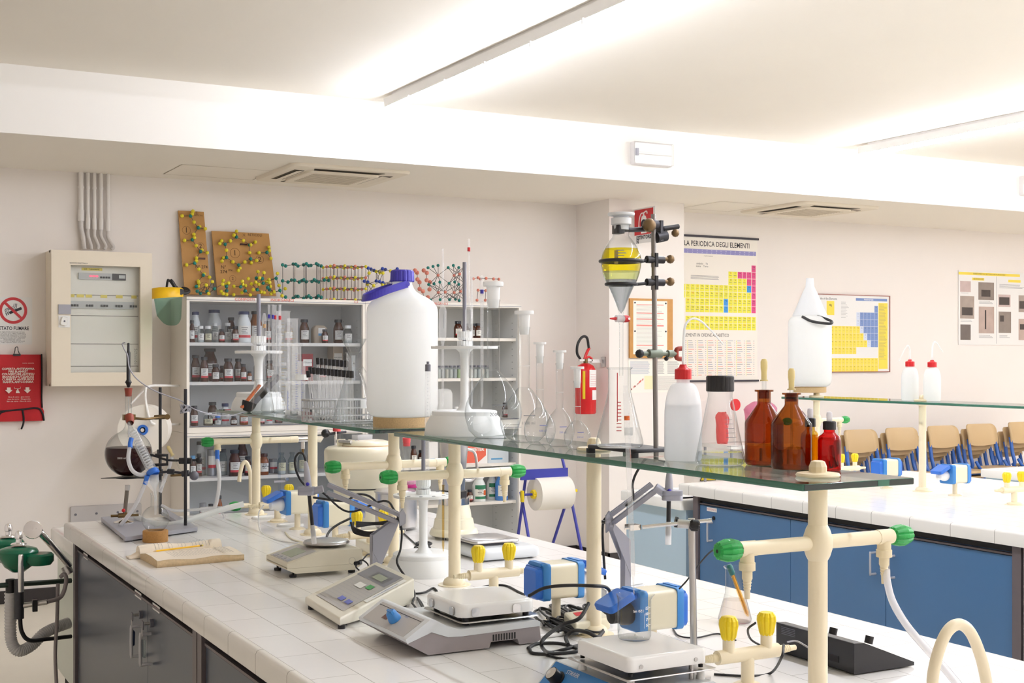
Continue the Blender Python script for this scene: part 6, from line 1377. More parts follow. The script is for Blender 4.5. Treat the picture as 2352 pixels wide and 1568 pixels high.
carboy(p + Vector((0, 0, 23.4 * k)), k, 1.0, 'big white plastic carboy with a blue cap and carrying strap', M_navy, M_navy, 0)
# flange-like lids left on the shelf are the tops of the posts
# second bench shelf: carboy, cork, wash bottles
ZQ = ZG2 + .0006
p, k = on(1860, 5.265, ZQ); t = thing('cork_mat', 'cork block under the carboy on the second bench', 'mat', p, 0, 'cork mats'); b = MB(); b.lathe(px([(0, 9.5), (36, 9.5), (37, 10), (37, 22), (0, 23)], k), M_cork, seg=36); part(t, 'disc', b)
tc2 = carboy(p + Vector((0, 0, 23.4 * k)), k, .6, 'white plastic carboy with a white spout on the second bench shelf', M_frost, M_black, 2.2, False, False)
b = MB(); b.tube([tuple(Pd(u, v, dep(tc2.location) + dd) - tc2.location) for u, v, dd in ((1843, 727, -.10), (1866, 738, -.15), (1904, 743, -.15), (1911, 739, -.13), (1900, 733, -.10), (1876, 726, -.09))], .0085, M_black, 8, 4); part(tc2, 'handle', b)
s_ = .6; b = MB(); b.lathe(px([(40, 284 * s_ - 8), (34, 284 * s_ + 4), (22, 284 * s_ + 32), (14, 284 * s_ + 50), (10, 284 * s_ + 58), (8, 284 * s_ + 78), (0, 284 * s_ + 78)], k), milky('spout_cap', 'F0F2F4', .15, .4), seg=26); part(tc2, 'conical_spout', b)
for u, fl, lab, arc in ((2090, -1, 'left small wash bottle with a red cap on the second bench shelf', [(0, 110), (1, 118), (6, 126), (14, 118), (22, 104), (30, 90)]), (2141, 1, 'right small wash bottle with a red cap on the second bench shelf', [(0, 112), (1, 126), (6, 136), (14, 132), (22, 122), (30, 112)])):
    wash(u, 5.265 + (.03 if fl > 0 else 0), ZQ, 19.5, 46, 76, 8, 80, 94, lab, 'small wash bottles on the second shelf', M_pe, arc, None, fl)
# ============================================================ instruments on the near bench
def bev(o, w=.004, n=3):
    m = o.modifiers.new('bevel', 'BEVEL'); m.width = w; m.segments = n; m.limit_method = 'ANGLE'; m.angle_limit = .6
    for p_ in o.data.polygons: p_.use_smooth = True
    m2 = o.modifiers.new('wn', 'WEIGHTED_NORMAL'); m2.keep_sharp = True; return o
def W3(lst): return [Pd(u, v, d) for u, v, d in lst]
def loc_(pts, o): return [tuple(Vector(p) - Vector(o)) for p in pts]
def XZ(y0, y1, poly, b, m): b.prism([(x, z) for x, z in poly], -y1, -y0, m, VX)     # profile in x-z, extruded in y
M_beige = mat('instrument_beige', 'D9D2BE', .4); M_beigeL = mat('instrument_beige_light', 'E3DECF', .4); M_panelg = mat('panel_grey', 'B9B6B4', .4); M_lcd = mat('lcd_green_grey', 'A4AC98', .25); M_lgrey = mat('light_grey_shell', 'D8DCE0', .3); M_mgrey = mat('mid_grey_shell', '9A9294', .45)
M_armg = mat('arm_grey', '9FA0AC', .4, .2); M_enam = mat('white_enamel', 'F2F2F2', .15)
def bench_p(u, v, z=ZB): return Pz(u, v, z)

# --- balance
t = thing('laboratory_balance', 'beige laboratory balance with round steel pan below the electrode', 'balance', (1.35, 4.05, ZB), 0, 'electronic balances')
b = MB(); XZ(0, .22, [(.0, .03), (.03, .016), (.235, .014), (.262, .03), (.262, .034), (0, .034)], b, M_beige); bev(part(t, 'lower_shell', b), .006)
b = MB(); XZ(0, .22, [(0, .0345), (.262, .0345), (.262, .082), (.118, .085), (0, .05)], b, M_beige); bev(part(t, 'upper_shell', b), .006)
b = MB(); sl = Matrix.Rotation(-math.atan2(.035, .118), 4, 'Y'); b.box((.008, .02, .0), (.112, .2, .0012), M_panelg, T(0, 0, .0502) @ sl); b.box((.035, .06, .001), (.09, .16, .002), M_lcd, T(0, 0, .0505) @ sl)
for i in range(4): b.box((.012, .03 + i * .042, .001), (.026, .055 + i * .042, .0022), M_grey, T(0, 0, .0505) @ sl)
part(t, 'control_panel', b)
b = MB(); b.lathe([(0, .086), (.012, .086), (.012, .094), (.06, .095)], M_black, T(.175, .11, 0), 24); b.lathe([(0, .104), (.066, .104), (.074, .102), (.079, .096), (.077, .093), (.07, .096), (0, .097)], M_steel, T(.175, .11, 0), 44); part(t, 'pan', b)
for x, y in ((.03, .03), (.03, .19), (.235, .03), (.235, .19)): b = MB(); lobed(b, [(.011, 0), (.012, .002), (.012, .009)], 14, .06, M_black, T(x, y, 0)); b.cyl((x, y, .008), (x, y, .02), .004, M_black, seg=8); part(t, 'foot', b)
b = MB(); ring(b, .0112, .0118, -.0006, M_greyD, 24, T(.225, 0, .044)); part(t, 'service_cover', b)
# --- ph meter
def quadbox(name, lab, cat, px4, h4, z0=ZB, lift=.008, m=M_beige, group=None, w=.006):
    P0 = [Pz(u, v, z0) for u, v in px4[:3]]; P0.append(P0[0] + P0[2] - P0[1])          # left, front, right, back
    o = Vector(P0[1]); t = thing(name, lab, cat, o, 0, group); v = []
    for p_ in P0: q = p_ - o; v.append((q.x, q.y, lift))
    for p_, h in zip(P0, h4): q = p_ - o; v.append((q.x, q.y, h))
    b = MB(); b.add(v, [(0, 1, 2, 3)[::-1], (4, 5, 6, 7), (0, 1, 5, 4), (1, 2, 6, 5), (2, 3, 7, 6), (3, 0, 4, 7)], m); c = sum((Vector(q) for q in v[:4]), Vector()) / 4
    n_ = (Vector(v[5]) - Vector(v[4])).cross(Vector(v[7]) - Vector(v[4])).normalized()
    if n_.z < 0: b.f = [f[::-1] for f in b.f]; n_ = -n_
    bev(part(t, 'shell', b), w)
    def S(a, c_, off=.0012):      # a across front-left edge L->F, c_ from that edge to the back-right
        L_, F_, R_, B_ = (Vector(q) for q in v[4:8]); return (L_ * (1 - a) + F_ * a) * (1 - c_) + (B_ * (1 - a) + R_ * a) * c_ + n_ * off
    def tile(b, a0, a1, c0, c1, m, off=.0012): b.add([tuple(S(a0, c0, off)), tuple(S(a1, c0, off)), tuple(S(a1, c1, off)), tuple(S(a0, c1, off))], [(0, 1, 2, 3)], m)
    return t, tile, S, v
t, tile, S, vv = quadbox('ph_meter', 'beige wedge-shaped pH meter with a small display, left of the hot plate', 'pH meter', [(700, 1394), (780, 1446), (952, 1392)], (.03, .03, .082, .082), m=M_beigeL)
b = MB(); tile(b, .12, .88, .1, .92, M_panelg); tile(b, .1, .84, .66, .92, mat('panel_dark', '8A8A92', .4), .0018); tile(b, .35, .75, .69, .84, mat('panel_display', '6C6E70', .3), .0024); tile(b, .42, .68, .71, .81, M_lcd, .003)
for i in range(9): tile(b, .14, .86, .14 + i * .05, .143 + i * .05, M_grey, .0016)
part(t, 'control_panel', b)
b = MB(); tile(b, .5, .62, .2, .27, mat('blue_key', '6C78CC', .5), .003); tile(b, .68, .8, .2, .27, mat('blue_key', '6C78CC', .5), .003); part(t, 'blue_keys', b); b = MB(); tile(b, .6, .72, .52, .6, mat('green_key', '4CA060', .5), .003); part(t, 'green_key', b)
b = MB(); tile(b, .38, .56, .48, .57, M_white, .003); tile(b, .9, .99, .35, .9, M_white, .002); tile(b, .94, .95, .45, .8, M_tblue, .0026); part(t, 'stickers', b)
b = MB(); 
for q in vv[:2]: b.cyl((q[0] * .85 + .01, q[1] * .85 + .012, 0), (q[0] * .85 + .01, q[1] * .85 + .012, .01), .01, M_black)
c_ = [sum(q[i] for q in vv[:4]) / 4 for i in (0, 1)]
for q in vv[:4]: b.cyl((c_[0] + (q[0] - c_[0]) * .8, c_[1] + (q[1] - c_[1]) * .8, 0), (c_[0] + (q[0] - c_[0]) * .8, c_[1] + (q[1] - c_[1]) * .8, .01), .009, M_black, seg=10)
part(t, 'feet', b)
# --- hot plate with the blue knob
t = thing('hot_plate', 'grey magnetic hot plate with a blue knob and white enamel top', 'hot plate', (1.30, 2.84, ZB), 0, 'stirring hot plates')
D_ = .30
b = MB(); XZ(0, D_, [(.0, .004), (-.055, .036), (.008, .058), (.03, .05), (.052, .042), (.09, .04), (.308, .044), (.312, .01), (.30, .004), (.25, .004), (.245, .018), (.17, .018), (.165, .004)], b, M_mgrey); bev(part(t, 'lower_shell', b), .003)
b = MB(); XZ(-.002, D_ + .002, [(-.056, .037), (.008, .0585), (.03, .0505), (.052, .0425), (.09, .0405), (.309, .0445), (.309, .056), (.3, .06), (.12, .058), (.085, .058), (.055, .066), (.02, .086), (.006, .09), (-.06, .048)], b, M_lgrey); bev(part(t, 'upper_shell', b), .004)
b = MB(); X = T(-.06, .0, .048) @ R(-math.atan2(.042, .066), 'Y'); b.box((.004, .02, .0), (.07, .28, .0012), M_panelg, X); b.box((.026, .17, .001), (.05, .2, .002), mat('dark_red_window', '5A3028', .3), X); b.box((.06, .02, .0012), (.0615, .28, .0016), M_ink, X)
b.text('heat', .012, M_tblue, X @ T(.058, .1, .0016) @ R(-PI / 2)); part(t, 'control_panel', b)
b = MB(); b.lathe([(0, 0), (.016, 0), (.0165, .006), (.013, .024), (.010, .028), (0, .028)], M_blueM, X @ T(.036, .13, .001), 20); b.box((-.003, -.014, .02), (.003, .014, .031), M_blueM, X @ T(.036, .13, .001)); part(t, 'blue_knob', b)
b = MB()
for i in range(9): b.box((.175 + i * .0075, -.0006, .02), (.179 + i * .0075, .001, .036), M_dark)
part(t, 'vent_slots', b)
b = MB(); b.rr(.222, .235, .012, [(0, .068), (.002, .071), (.03, .066)], M_steel, T(.205, .125, 0)); part(t, 'heat_shield', b)
for x in (.12, .29):
    for y in (.04, .21): b = MB(); b.cyl((x, y, .056), (x, y, .084), .008, M_ironP, seg=10); part(t, 'spacer', b)
b = MB(); b.rr(.212, .212, .022, [(0, .08), (0, .104), (.003, .109), (.01, .112)], M_enam, T(.2, .122, 0), n=6); b.rr(.2, .2, .02, [(0, .079), (.002, .08)], M_dark, T(.2, .122, 0)); pt = part(t, 'heating_plate', b)
b = MB()
for x, y, a in ((.135, .013, 0), (.25, .013, 0), (.092, .06, 1), (.092, .18, 1)):
    if a: b.rr(.02, .022, .006, [(0, 0), (0, .003)], M_steel, T(x + .0, y, .092) @ R(-PI / 2, 'Y'))
    else: b.rr(.022, .022, .006, [(0, 0), (0, .003)], M_chrome, T(x, y + .003, .092) @ R(PI / 2, 'X'))
part(pt, 'metal_clips', b)
# --- stirrer with beaker
t = thing('magnetic_stirrer', 'blue-fronted magnetic stirrer with a white square plate carrying the beaker', 'stirrer', (1.43, 2.165, ZB), 0, 'stirring hot plates')
b = MB(); XZ(-.02, .295, [(-.05, .002), (.205, .002), (.205, .05), (.195, .056), (.004, .056)], b, M_lgrey); bev(part(t, 'housing', b), .004)
b = MB(); X = T(-.05, 0, .002) @ R(-math.atan2(.054, .054), 'Y'); b.box((.004, -.012, .001), (.073, .287, .0022), M_blueM, X)
b.text('STIRRER', .014, M_print, X @ T(.06, .2, .003) @ R(-PI / 2)); b.text('POWER', .011, M_print, X @ T(.05, .11, .003) @ R(-PI / 2)); part(t, 'blue_panel', b)
b = MB(); b.lathe([(.019, 0), (.02, .003), (.016, .004), (.0155, .024), (.0, .024)], M_black, X @ T(.036, .235, .002), 20); b.lathe([(.014, .0245), (.0, .0255)], M_chrome, X @ T(.036, .235, .002), 20); part(t, 'knob', b)
for x in (.012, .185):
    for y in (.01, .195): b = MB(); b.lathe([(.010, .054), (.0075, .074), (0, .074)], M_white, T(x, y, 0), 14); b.cyl((x, y, .08), (x, y, .086), .005, M_dark, seg=8); part(t, 'spacer', b)
b = MB(); b.rr(.225, .235, .01, [(0, .0775), (0, .0795), (.02, .076)], M_steel, T(.098, .102, 0)); part(t, 'drip_tray', b)
b = MB(); b.rr(.196, .206, .014, [(0, .09), (0, .114), (.003, .119), (.009, .12)], M_enam, T(.098, .102, 0), n=5)
for x, y, z in ((.03, -.0015, .1), (.165, -.0015, .1)): b.cyl((x, y + .001, z), (x, y - .001, z), .0045, M_steel, seg=10)
part(t, 'top_plate', b)
b = MB(); b.cyl((.165, .015, .056), (.165, .015, .09), .005, M_steel, seg=10); part(t, 'centre_screw', b)
# beaker
q = Pz(1457, 1468, ZB + .1206); k = kk(q); t = thing('beaker', 'glass beaker with a spout standing on the white stirrer plate', 'beaker', q); n = 40; L = []
for r_, h in ((0.1, .7), (30, .7), (36, 3), (38.5, 10), (38.5, 60), (38.5, 92), (39.5, 98), (42, 103)):
    L.append([(r_ * k * (1 + (.16 if h > 100 else .08 if h > 96 else 0) * max(0, math.cos(2 * PI * j / n + .35)) ** 14) * math.cos(2 * PI * j / n), r_ * k * (1 + (.16 if h > 100 else .08 if h > 96 else 0) * max(0, math.cos(2 * PI * j / n + .35)) ** 14) * math.sin(2 * PI * j / n), h * k) for j in range(n)])
b = MB(); b.loops(L, M_glass, True, None, False, False); part(t, 'glass_wall', b)
b = MB(); XM = Matrix.Scale(-1, 4, (1, 0, 0))
for i, s_ in enumerate(('50', '75', '100', '125')):
    z = (38 + i * 13) * k; a = -1.3; b.text(s_, 9 * k, M_print, T(38.9 * k * math.cos(a), 38.9 * k * math.sin(a), z) @ R(a + PI / 2) @ VX @ XM, .02); patch(b, 38.9 * k, z, z + .8 * k, M_print, -1.12, -.95, 2)
b.text('150 ml', 9 * k, M_print, T(38.9 * k * math.cos(-1.9), 38.9 * k * math.sin(-1.9), 72 * k) @ R(-1.9 + PI / 2) @ VX @ XM, .02); patch(b, 38.9 * k, 32 * k, 66 * k, M_print, -1.56, -1.54, 1); part(t, 'printed_scale', b)
b = MB(); b.sph((8 * k, 6 * k, 6 * k), 5 * k, M_white, 12, sz=.8); o = b.obj('stirring_bar', None, q + Vector((0, 0, .0014))); tag(o, 'small white stirring bar inside the beaker', 'stirring bar')
# rod, clamp and burette by the stirrer
rb_ = Vector((1.735, 2.365, ZB)); t = thing('clamp_stand_rod', 'steel rod beside the stirrer holding the burette clamp', 'stand', rb_); kb = kk(rb_)
b = MB(); b.tube([(.004, 0, 0), (0, 0, .2), (-.004, 0, .36)], .0078, M_steel, 14, 0); part(t, 'rod', b); b = MB(); b.rr(.07, .05, .006, [(0, 0), (0, .006)], M_steel); part(t, 'foot_plate', b)
zc = CZ - (1202 - 822) * kb - ZB; P_ = lambda u, v, dd=0: tuple(Pd(u, v, dep(rb_) + dd) - rb_)
b = MB(); b.cyl(P_(1475, 1210, -.01), P_(1635, 1194, -.03), .0042, M_chrome, seg=10); b.cyl(P_(1556, 1202, -.02), P_(1590, 1204, -.02), .010, M_steel, seg=14); cl = part(t, 'boss_and_arm', b)
b = MB(); lobed(b, [(.008, 0), (.013, .005), (.013, .018), (.009, .022)], 6, .12, M_black, frame(P_(1584, 1205, -.03), P_(1614, 1209, -.03))[0]); lobed(b, [(.008, 0), (.012, .004), (.012, .01)], 6, .12, M_black, frame(P_(1560, 1200, .0), P_(1545, 1197, .0))[0]); part(cl, 'black_knobs', b)
b = MB(); a = P_(1441, 1211, -.01); c = P_(1475, 1211, -.01); b.box((a[0], a[1] - .012, a[2] - .006), (c[0], a[1] - .010, a[2] + .006), M_chrome); b.box((a[0], a[1] + .01, a[2] - .006), (c[0], a[1] + .012, a[2] + .006), M_chrome); b.box((c[0] - .002, a[1] - .012, a[2] - .006), (c[0], a[1] + .012, a[2] + .006), M_chrome); part(cl, 'jaw_bracket', b)
top, bot = Pd(1437, 885, 2.80), Pd(1456, 1364, 2.82); t = thing('burette', 'long glass burette hanging above the beaker in front of the glass shelf', 'burette', bot); d = top - bot; Fm, Lb = frame((0, 0, 0), tuple(d))
b = MB(); b.lathe([(.0015, 0), (.002, .03), (.0045, .05), (.0058, .09), (.0058, Lb * .96), (.0045, Lb * .98), (.0045, Lb)], M_tglass, Fm, 18); part(t, 'glass_tube', b)
b = MB(); b.lathe([(.006, Lb * .835), (.006, Lb * .855)], mat('orange_print', 'D8641C', .5), Fm, 14); 
for i in range(26): patch(b, .006, .12 + i * .011, .1208 + i * .011, M_gprint, -2.4, -1.6 if i % 5 == 0 else -2.0, 2, Fm)
part(t, 'graduation', b)
b = MB(); b.tube([tuple(d * .64 + Vector((.002, -.003, 0))), tuple(d * .66 + Vector((.003, -.004, 0))), tuple(d * .70 + Vector((.002, -.003, 0)))], .0012, mat('rust_stain', '8A5A48', .8), 5); part(t, 'rust_streak', b)

# --- electrode arms
def electrode_arm(lab, post_, elbow, upper, clamp, el, cab, d0, d1, zfoot, k_):
    foot = Pd(post_[0], 0, d0); foot.z = zfoot; t = thing('electrode_arm', lab, 'electrode holder', foot, 0, 'jointed arms holding electrodes'); L_ = lambda lst: [tuple(p - foot) for p in W3(lst)]
    pu, pv0, pw = post_; b = MB(); s_ = kk(foot); e = L_([(elbow[0], elbow[1], d0)])[0]; h = CZ + (822 - pv0) * s_ - zfoot
    b.box((-pw * s_, -.012, 0), (pw * s_, .012, h), M_armg); ep = (e[0], e[1], e[2])
    sd = 1 if e[0] > 0 else -1
    b.prism([(-pw * s_, h - .05), (pw * s_ * 1.0, h - .10), (e[0] + sd * .004, e[2] - .015), (e[0], e[2] + .002), (-pw * s_ if sd > 0 else pw * s_, h)], -.013, -.009, M_armg, VX); b.prism([(-pw * s_, h - .05), (pw * s_ * 1.0, h - .10), (e[0] + sd * .004, e[2] - .015), (e[0], e[2] + .002), (-pw * s_ if sd > 0 else pw * s_, h)], .009, .013, M_armg, VX); part(t, 'upright', b)
    for (a, c) in upper:
        A, B_ = L_([(a[0], a[1], d0), (c[0], c[1], d1)]); b = MB(); Fm, Ln = frame(A, B_)
        dirv = (Vector(B_) - Vector(A)).normalized(); side = Vector((FW.x, FW.y, 0)); up = side.cross(dirv).normalized()
        w = .006; lp = lambda q: [tuple(Vector(q) + up * i * w + side * j * .004) for i, j in ((1, -1), (1, 1), (-1, 1), (-1, -1))]
        b.loops([lp(A), lp(B_)], M_armg, False); b.loops([[tuple(Vector(p_) + side * .022) for p_ in lp(A)], [tuple(Vector(p_) + side * .022) for p_ in lp(B_)]], M_armg, False); part(t, 'link_bar', b)
    b = MB(); A = L_([(elbow[0], elbow[1], d0)])[0]; b.cyl((A[0], A[1] - .012, A[2]), (A[0], A[1] + .026, A[2]), .005, M_black, seg=10); b.prism([(A[0] - .010 , A[2] - .026), (A[0] + .010, A[2] - .012), (A[0] + .012, A[2] + .014), (A[0], A[2] + .034), (A[0] - .011, A[2] + .02)], -A[1] + .008, -A[1] + .014, M_armg, VX); part(t, 'elbow', b)
    b = MB(); q = L_([(c[0], c[1], d1) for c in clamp]); b.tube([q[0], q[1]], .012, M_armg, 8, 0); X = T(*q[2]); b.rr(.055, .036, .01, [(0, -.013), (0, -.001), (.0015, .0), (0, .001), (0, .013)], M_armg, X @ R(-.5), n=4); part(t, 'clamp', b)
    # electrode
    A, B_ = W3([(el[0], el[1], d1), (el[2], el[3], d1)]); te = thing('ph_electrode', lab.split(',')[0].replace('grey jointed arm', 'pH electrode') if 0 else elabel[0], 'electrode', B_, 0, 'pH electrodes'); ve = A - B_; Fm, Ln = frame((0, 0, 0), tuple(ve)); el_ = te
    b = MB(); b.lathe([(0, .012), (.006, .013), (.006, Ln * .6), (0, Ln * .6)], M_black, Fm, 16); part(te, 'shaft', b)
    b = MB(); b.lathe([(.0065, Ln * .56), (.0105, Ln * .6), (.0115, Ln * .7), (.010, Ln * .85), (.007, Ln * .97), (0, Ln)], M_grey, Fm, 18); b.sph(tuple(Vector(ve) * .71 + Vector((-FW.x, -FW.y, 0)) * .009), .0065, M_navy, 12); part(te, 'grey_head', b)
    b = MB(); b.lathe([(.0085, -.012), (.0085, .028), (.0068, .04), (.0068, .05)], M_hose, Fm, 16); part(te, 'tip_cap', b)
    b = MB(); b.tube([tuple(Pd(u, v, dd) - B_) for u, v, dd in cab], .0036, M_rubber, 8, 6); part(te, 'cable', b)
    return t
elabel = ['black and grey pH electrode hanging over the balance pan']
electrode_arm('grey jointed arm reaching over the balance, fixed beside the pH meter', (862, 1228, 10), (921, 1192), [((921, 1184), (752, 1113)), ((912, 1199), (750, 1131))], [(742, 1122), (722, 1127), (704, 1127)], (702, 1058, 721, 1240), [(702, 1058, 4.22), (696, 1042, 4.22), (685, 1041, 4.23), (677, 1058, 4.24), (683, 1088, 4.25), (702, 1115, 4.27), (740, 1130, 4.3), (800, 1175, 4.3), (880, 1150, 4.3), (905, 1170, 4.2), (922, 1212, 4.08), (920, 1260, 4.05), (912, 1292, 4.0), (935, 1330, 3.95), (952, 1362, 3.8), (947, 1385, 3.7)], 4.1, 4.22, ZB, 0)
elabel = ['pH electrode with a clear tip hanging by the burette clamp']
electrode_arm('grey jointed arm behind the burette, holding an upright electrode', (1437, 1240, 8), (1394, 1200), [((1394, 1190), (1498, 1112)), ((1402, 1206), (1505, 1128))], [(1505, 1118), (1528, 1134), (1544, 1137)], (1537, 1080, 1535, 1240), [(1537, 1080, 3.5), (1530, 1062, 3.5), (1490, 1050, 3.5), (1466, 1078, 3.5), (1453, 1110, 3.5), (1452, 1150, 3.52), (1420, 1168, 3.6), (1395, 1185, 3.62), (1384, 1215, 3.62), (1390, 1330, 3.6)], 3.6, 3.5, ZB + .062, 0)
t, tile, S, vv = quadbox('bench_meter', 'grey meter box with a white lid behind the plain post', 'meter', [(1345, 1365), (1392, 1405), (1480, 1386)], (.06, .06, .06, .06), m=M_lgrey)
b = MB(); tile(b, .0, 1, 0, 1, M_white); part(t, 'white_lid', b)

# --- lower pipette stand between the shelves
p = Vector((1.79, 3.95, ZB + .0006)); k = kk(p)
pstand(p, k, 85, 37, 72, 181, 69, 308, 'white pipette stand on the near bench between the two glass shelves')
q = Py(978, 1000, 3.95); kq = kk(q); t = thing('burette', 'tall graduated glass tube with a grey cap in front of the carboy', 'burette', (q.x, q.y, CZ + (822 - 1280) * kq)); H = 450 * kq
b = MB(); b.lathe([(.001, 0), (.0045, .02), (.0045, H * .3), (.0085, H * .33), (.0085, H * .955)], M_tglass, R(.012, 'Y'), 16); part(t, 'glass_tube', b); b = MB(); b.lathe([(.0095, H * .95), (.0095, H * .985), (.0045, H * .987), (.0045, H), (0, H)], M_greyD, R(.012, 'Y'), 16); part(t, 'grey_cap', b)
b = MB(); 
for i in range(34): patch(b, .0088, H * .36 + i * .0118, H * .36 + i * .0118 + .0008, M_gprint, -2.2, -1.4 if i % 5 == 0 else -1.8, 2, R(.012, 'Y'))
part(t, 'graduation', b)
q = Py(1018, 1100, 3.93); kq = kk(q); t = thing('pipette', 'short amber-tinted pipette in the lower pipette stand', 'pipette', (q.x, q.y, CZ + (822 - 1266) * kq), 0, 'glass pipettes'); b = MB(); b.lathe([(.001, 0), (.004, .02), (.004, 150 * kq), (.0045, 153 * kq)], glass('amber_pipette', 'F0E0B8', 'D0B070'), seg=14); part(t, 'glass_tube', b)

# --- cream drum, pot, blender, flat scale
p = Vector((2.14, 5.38, ZB)); k = kk(p)
t = thing('centrifuge_drum', 'large cream enamelled drum with a hinged lid at the back of the bench', 'centrifuge', p)
b = MB(); b.lathe(px([(0, 0), (60, 0), (64, 3), (64, 50), (66, 74)], k), M_creamB, seg=44); part(t, 'pedestal', b)
b = MB(); b.lathe(px([(66, 74), (66, 77)], k), M_dark, seg=44); b.lathe(px([(66, 77), (74, 84), (82, 100), (87, 122), (87, 132), (86.4, 133), (87, 134), (87, 158), (85, 164), (78, 169), (60, 171), (0, 171)], k), M_creamB, seg=56); part(t, 'drum', b)
b = MB(); b.lathe(px([(58, 171), (58, 174), (54, 180), (44, 183), (0, 184)], k), M_creamB, T(8 * k, 0, 0), 48); b.lathe(px([(58.6, 170.5), (58.6, 173)], k), mat('seal_tan', 'C8A888', .6), T(8 * k, 0, 0), 48); ld = part(t, 'lid', b)
b = MB(); b.box((-.075, -.05, 170 * k), (-.045, .0, 186 * k), M_creamB, R(-.5) @ T(-.03, 0, 0)); b.cyl((-.11, .02, 182 * k), (-.075, -.06, 182 * k), .008, M_steel); part(t, 'hinge', b)
b = MB(); b.rr(.08, .05, .004, [(0, 183 * k), (0, 196 * k)], M_hose, R(.2)); b.rr(.11, .07, .01, [(0, 183 * k), (0, 185.5 * k)], M_chrome, R(.2)); part(ld, 'gauge', b)
p = Vector((2.15, 5.02, ZB)); k = kk(p)
t = thing('steel_pot', 'stainless steel cooking pot behind the cream post', 'pot', p); b = MB(); b.lathe(px([(0, 4), (44, 4), (48, 8), (48, 84), (50, 86), (50, 88)], k), M_steel, seg=40)
for i in range(3): b.cyl((40 * k * math.cos(2 * i - 1.5), 40 * k * math.sin(2 * i - 1.5), 0), (40 * k * math.cos(2 * i - 1.5), 40 * k * math.sin(2 * i - 1.5), 6 * k), 4 * k, M_steel)
part(t, 'body', b)
b = MB(); b.lathe(px([(51, 86), (51, 89), (44, 93), (20, 96), (0, 96)], k), M_steel, seg=40); part(t, 'lid', b)
b = MB(); b.tube([(-26 * k, -42 * k, 78 * k), (-30 * k, -58 * k, 74 * k), (-24 * k, -60 * k, 52 * k), (-18 * k, -46 * k, 44 * k)], .004, M_grey, 8); part(t, 'handle', b)
t = thing('magenta_dome', 'translucent pink dome with a magenta rim on the steel pot', 'lid', p + Vector((.042, -.01, 96.5 * k))); b = MB(); b.lathe(px([(29, 0), (28, 8), (24, 18), (14, 27), (0, 30)], k), milky('pink_dome', 'F4B8D4', .35, .4), seg=30); part(t, 'dome', b); b = MB(); b.lathe(px([(29.5, 0), (29.5, 7), (28, 8)], k), mat('magenta_rim', 'C0207E', .4), seg=30); part(t, 'rim', b)
p = Vector((2.25, 4.67, ZB)); k = kk(p)
t = thing('blender', 'blender with a tall steel jug on a flared cream base', 'blender', p)
b = MB(); b.lathe(px([(0, 6), (50, 6), (56, 9), (56, 14), (52, 22), (48, 24), (44, 45), (41, 47), (38, 66), (37, 68), (35, 80), (34, 82)], k), M_creamB, seg=44)
for i in range(4): b.cyl((44 * k * math.cos(i * PI / 2 + .6), 44 * k * math.sin(i * PI / 2 + .6), 0), (44 * k * math.cos(i * PI / 2 + .6), 44 * k * math.sin(i * PI / 2 + .6), 7 * k), 5 * k, M_black)
part(t, 'base', b)
b = MB(); b.lathe(px([(34, 78), (36, 78), (36, 93), (30, 94)], k), M_chrome, seg=36); b.lathe(px([(30, 94), (31, 94), (31, 108), (26, 110)], k), M_black, seg=8, sm=False); part(t, 'collar', b)
b = MB(); b.lathe(px([(24, 108), (25, 112), (32, 205), (33, 222)], k), M_steel, seg=36); b.tube([(30 * k, -4 * k, 204 * k), (48 * k, -8 * k, 196 * k), (54 * k, -9 * k, 172 * k), (54 * k, -9 * k, 145 * k), (44 * k, -7 * k, 132 * k), (27 * k, -4 * k, 131 * k)], .006, M_steel, 8); part(t, 'jug', b)
b = MB(); b.lathe(px([(34, 220), (35, 222), (35, 228), (30, 232), (0, 232)], k), M_black, seg=36); part(t, 'lid', b)
t = thing('flat_scale', 'flat grey kitchen-type scale with a square steel plate', 'balance', (2.06, 4.05, ZB), 0, 'electronic balances')
b = MB(); b.rr(.245, .29, .03, [(.008, .006), (0, .014), (0, .03), (.006, .04), (.02, .046)], M_lgrey, T(.122, .145, 0), n=6); part(t, 'housing', b)
b = MB(); b.rr(.19, .2, .02, [(0, .056), (0, .062), (.004, .064)], M_steel, T(.1, .17, 0), n=5); b.lathe([(.084, .0645), (.08, .066), (.0, .066)], M_steel, T(.1, .17, 0), 30); b.rr(.15, .16, .01, [(0, .046), (0, .056)], M_greyD, T(.1, .17, 0)); part(t, 'weighing_plate', b)
b = MB(); 
for x, y in ((.03, .03), (.21, .03), (.03, .26), (.21, .26)): b.cyl((x, y, 0), (x, y, .008), .01, M_black, seg=10)
part(t, 'feet', b)
# glass column with a red stopper, chrome stand with clamp behind the drum
q = Pz(934, 1206, ZB); kq = kk(q); t = thing('stoppered_glass_column', 'glass column with a red stopper right of the cream drum', 'tube', q); H = (1206 - 1018) * kq
b = MB(); b.lathe([(0, .001), (8.5 * kq, .001), (9 * kq, .01), (9 * kq, H), (10.5 * kq, H + .002), (10.5 * kq, H + .004)], M_glass, seg=22); part(t, 'tube', b); b = MB(); b.lathe([(8 * kq, H - .012), (8.6 * kq, H + .004), (9.5 * kq, H + 13 * kq), (0, H + 13 * kq)], M_redb, seg=20); part(t, 'red_stopper', b)
q = Pz(771, 1186, ZB); kq = kk(q); t = thing('chrome_clamp_stand', 'chrome stand with a black-knobbed clamp and red-stoppered tube left of the drum', 'stand', q, 0, 'retort stands'); z_ = lambda v: (1186 - v) * kq
b = MB(); b.rr(.14, .09, .01, [(0, 0), (0, .01)], M_iron); part(t, 'base_plate', b); b = MB(); b.cyl((0, 0, .01), (0, 0, z_(985)), .0065, M_chrome); part(t, 'rod', b)
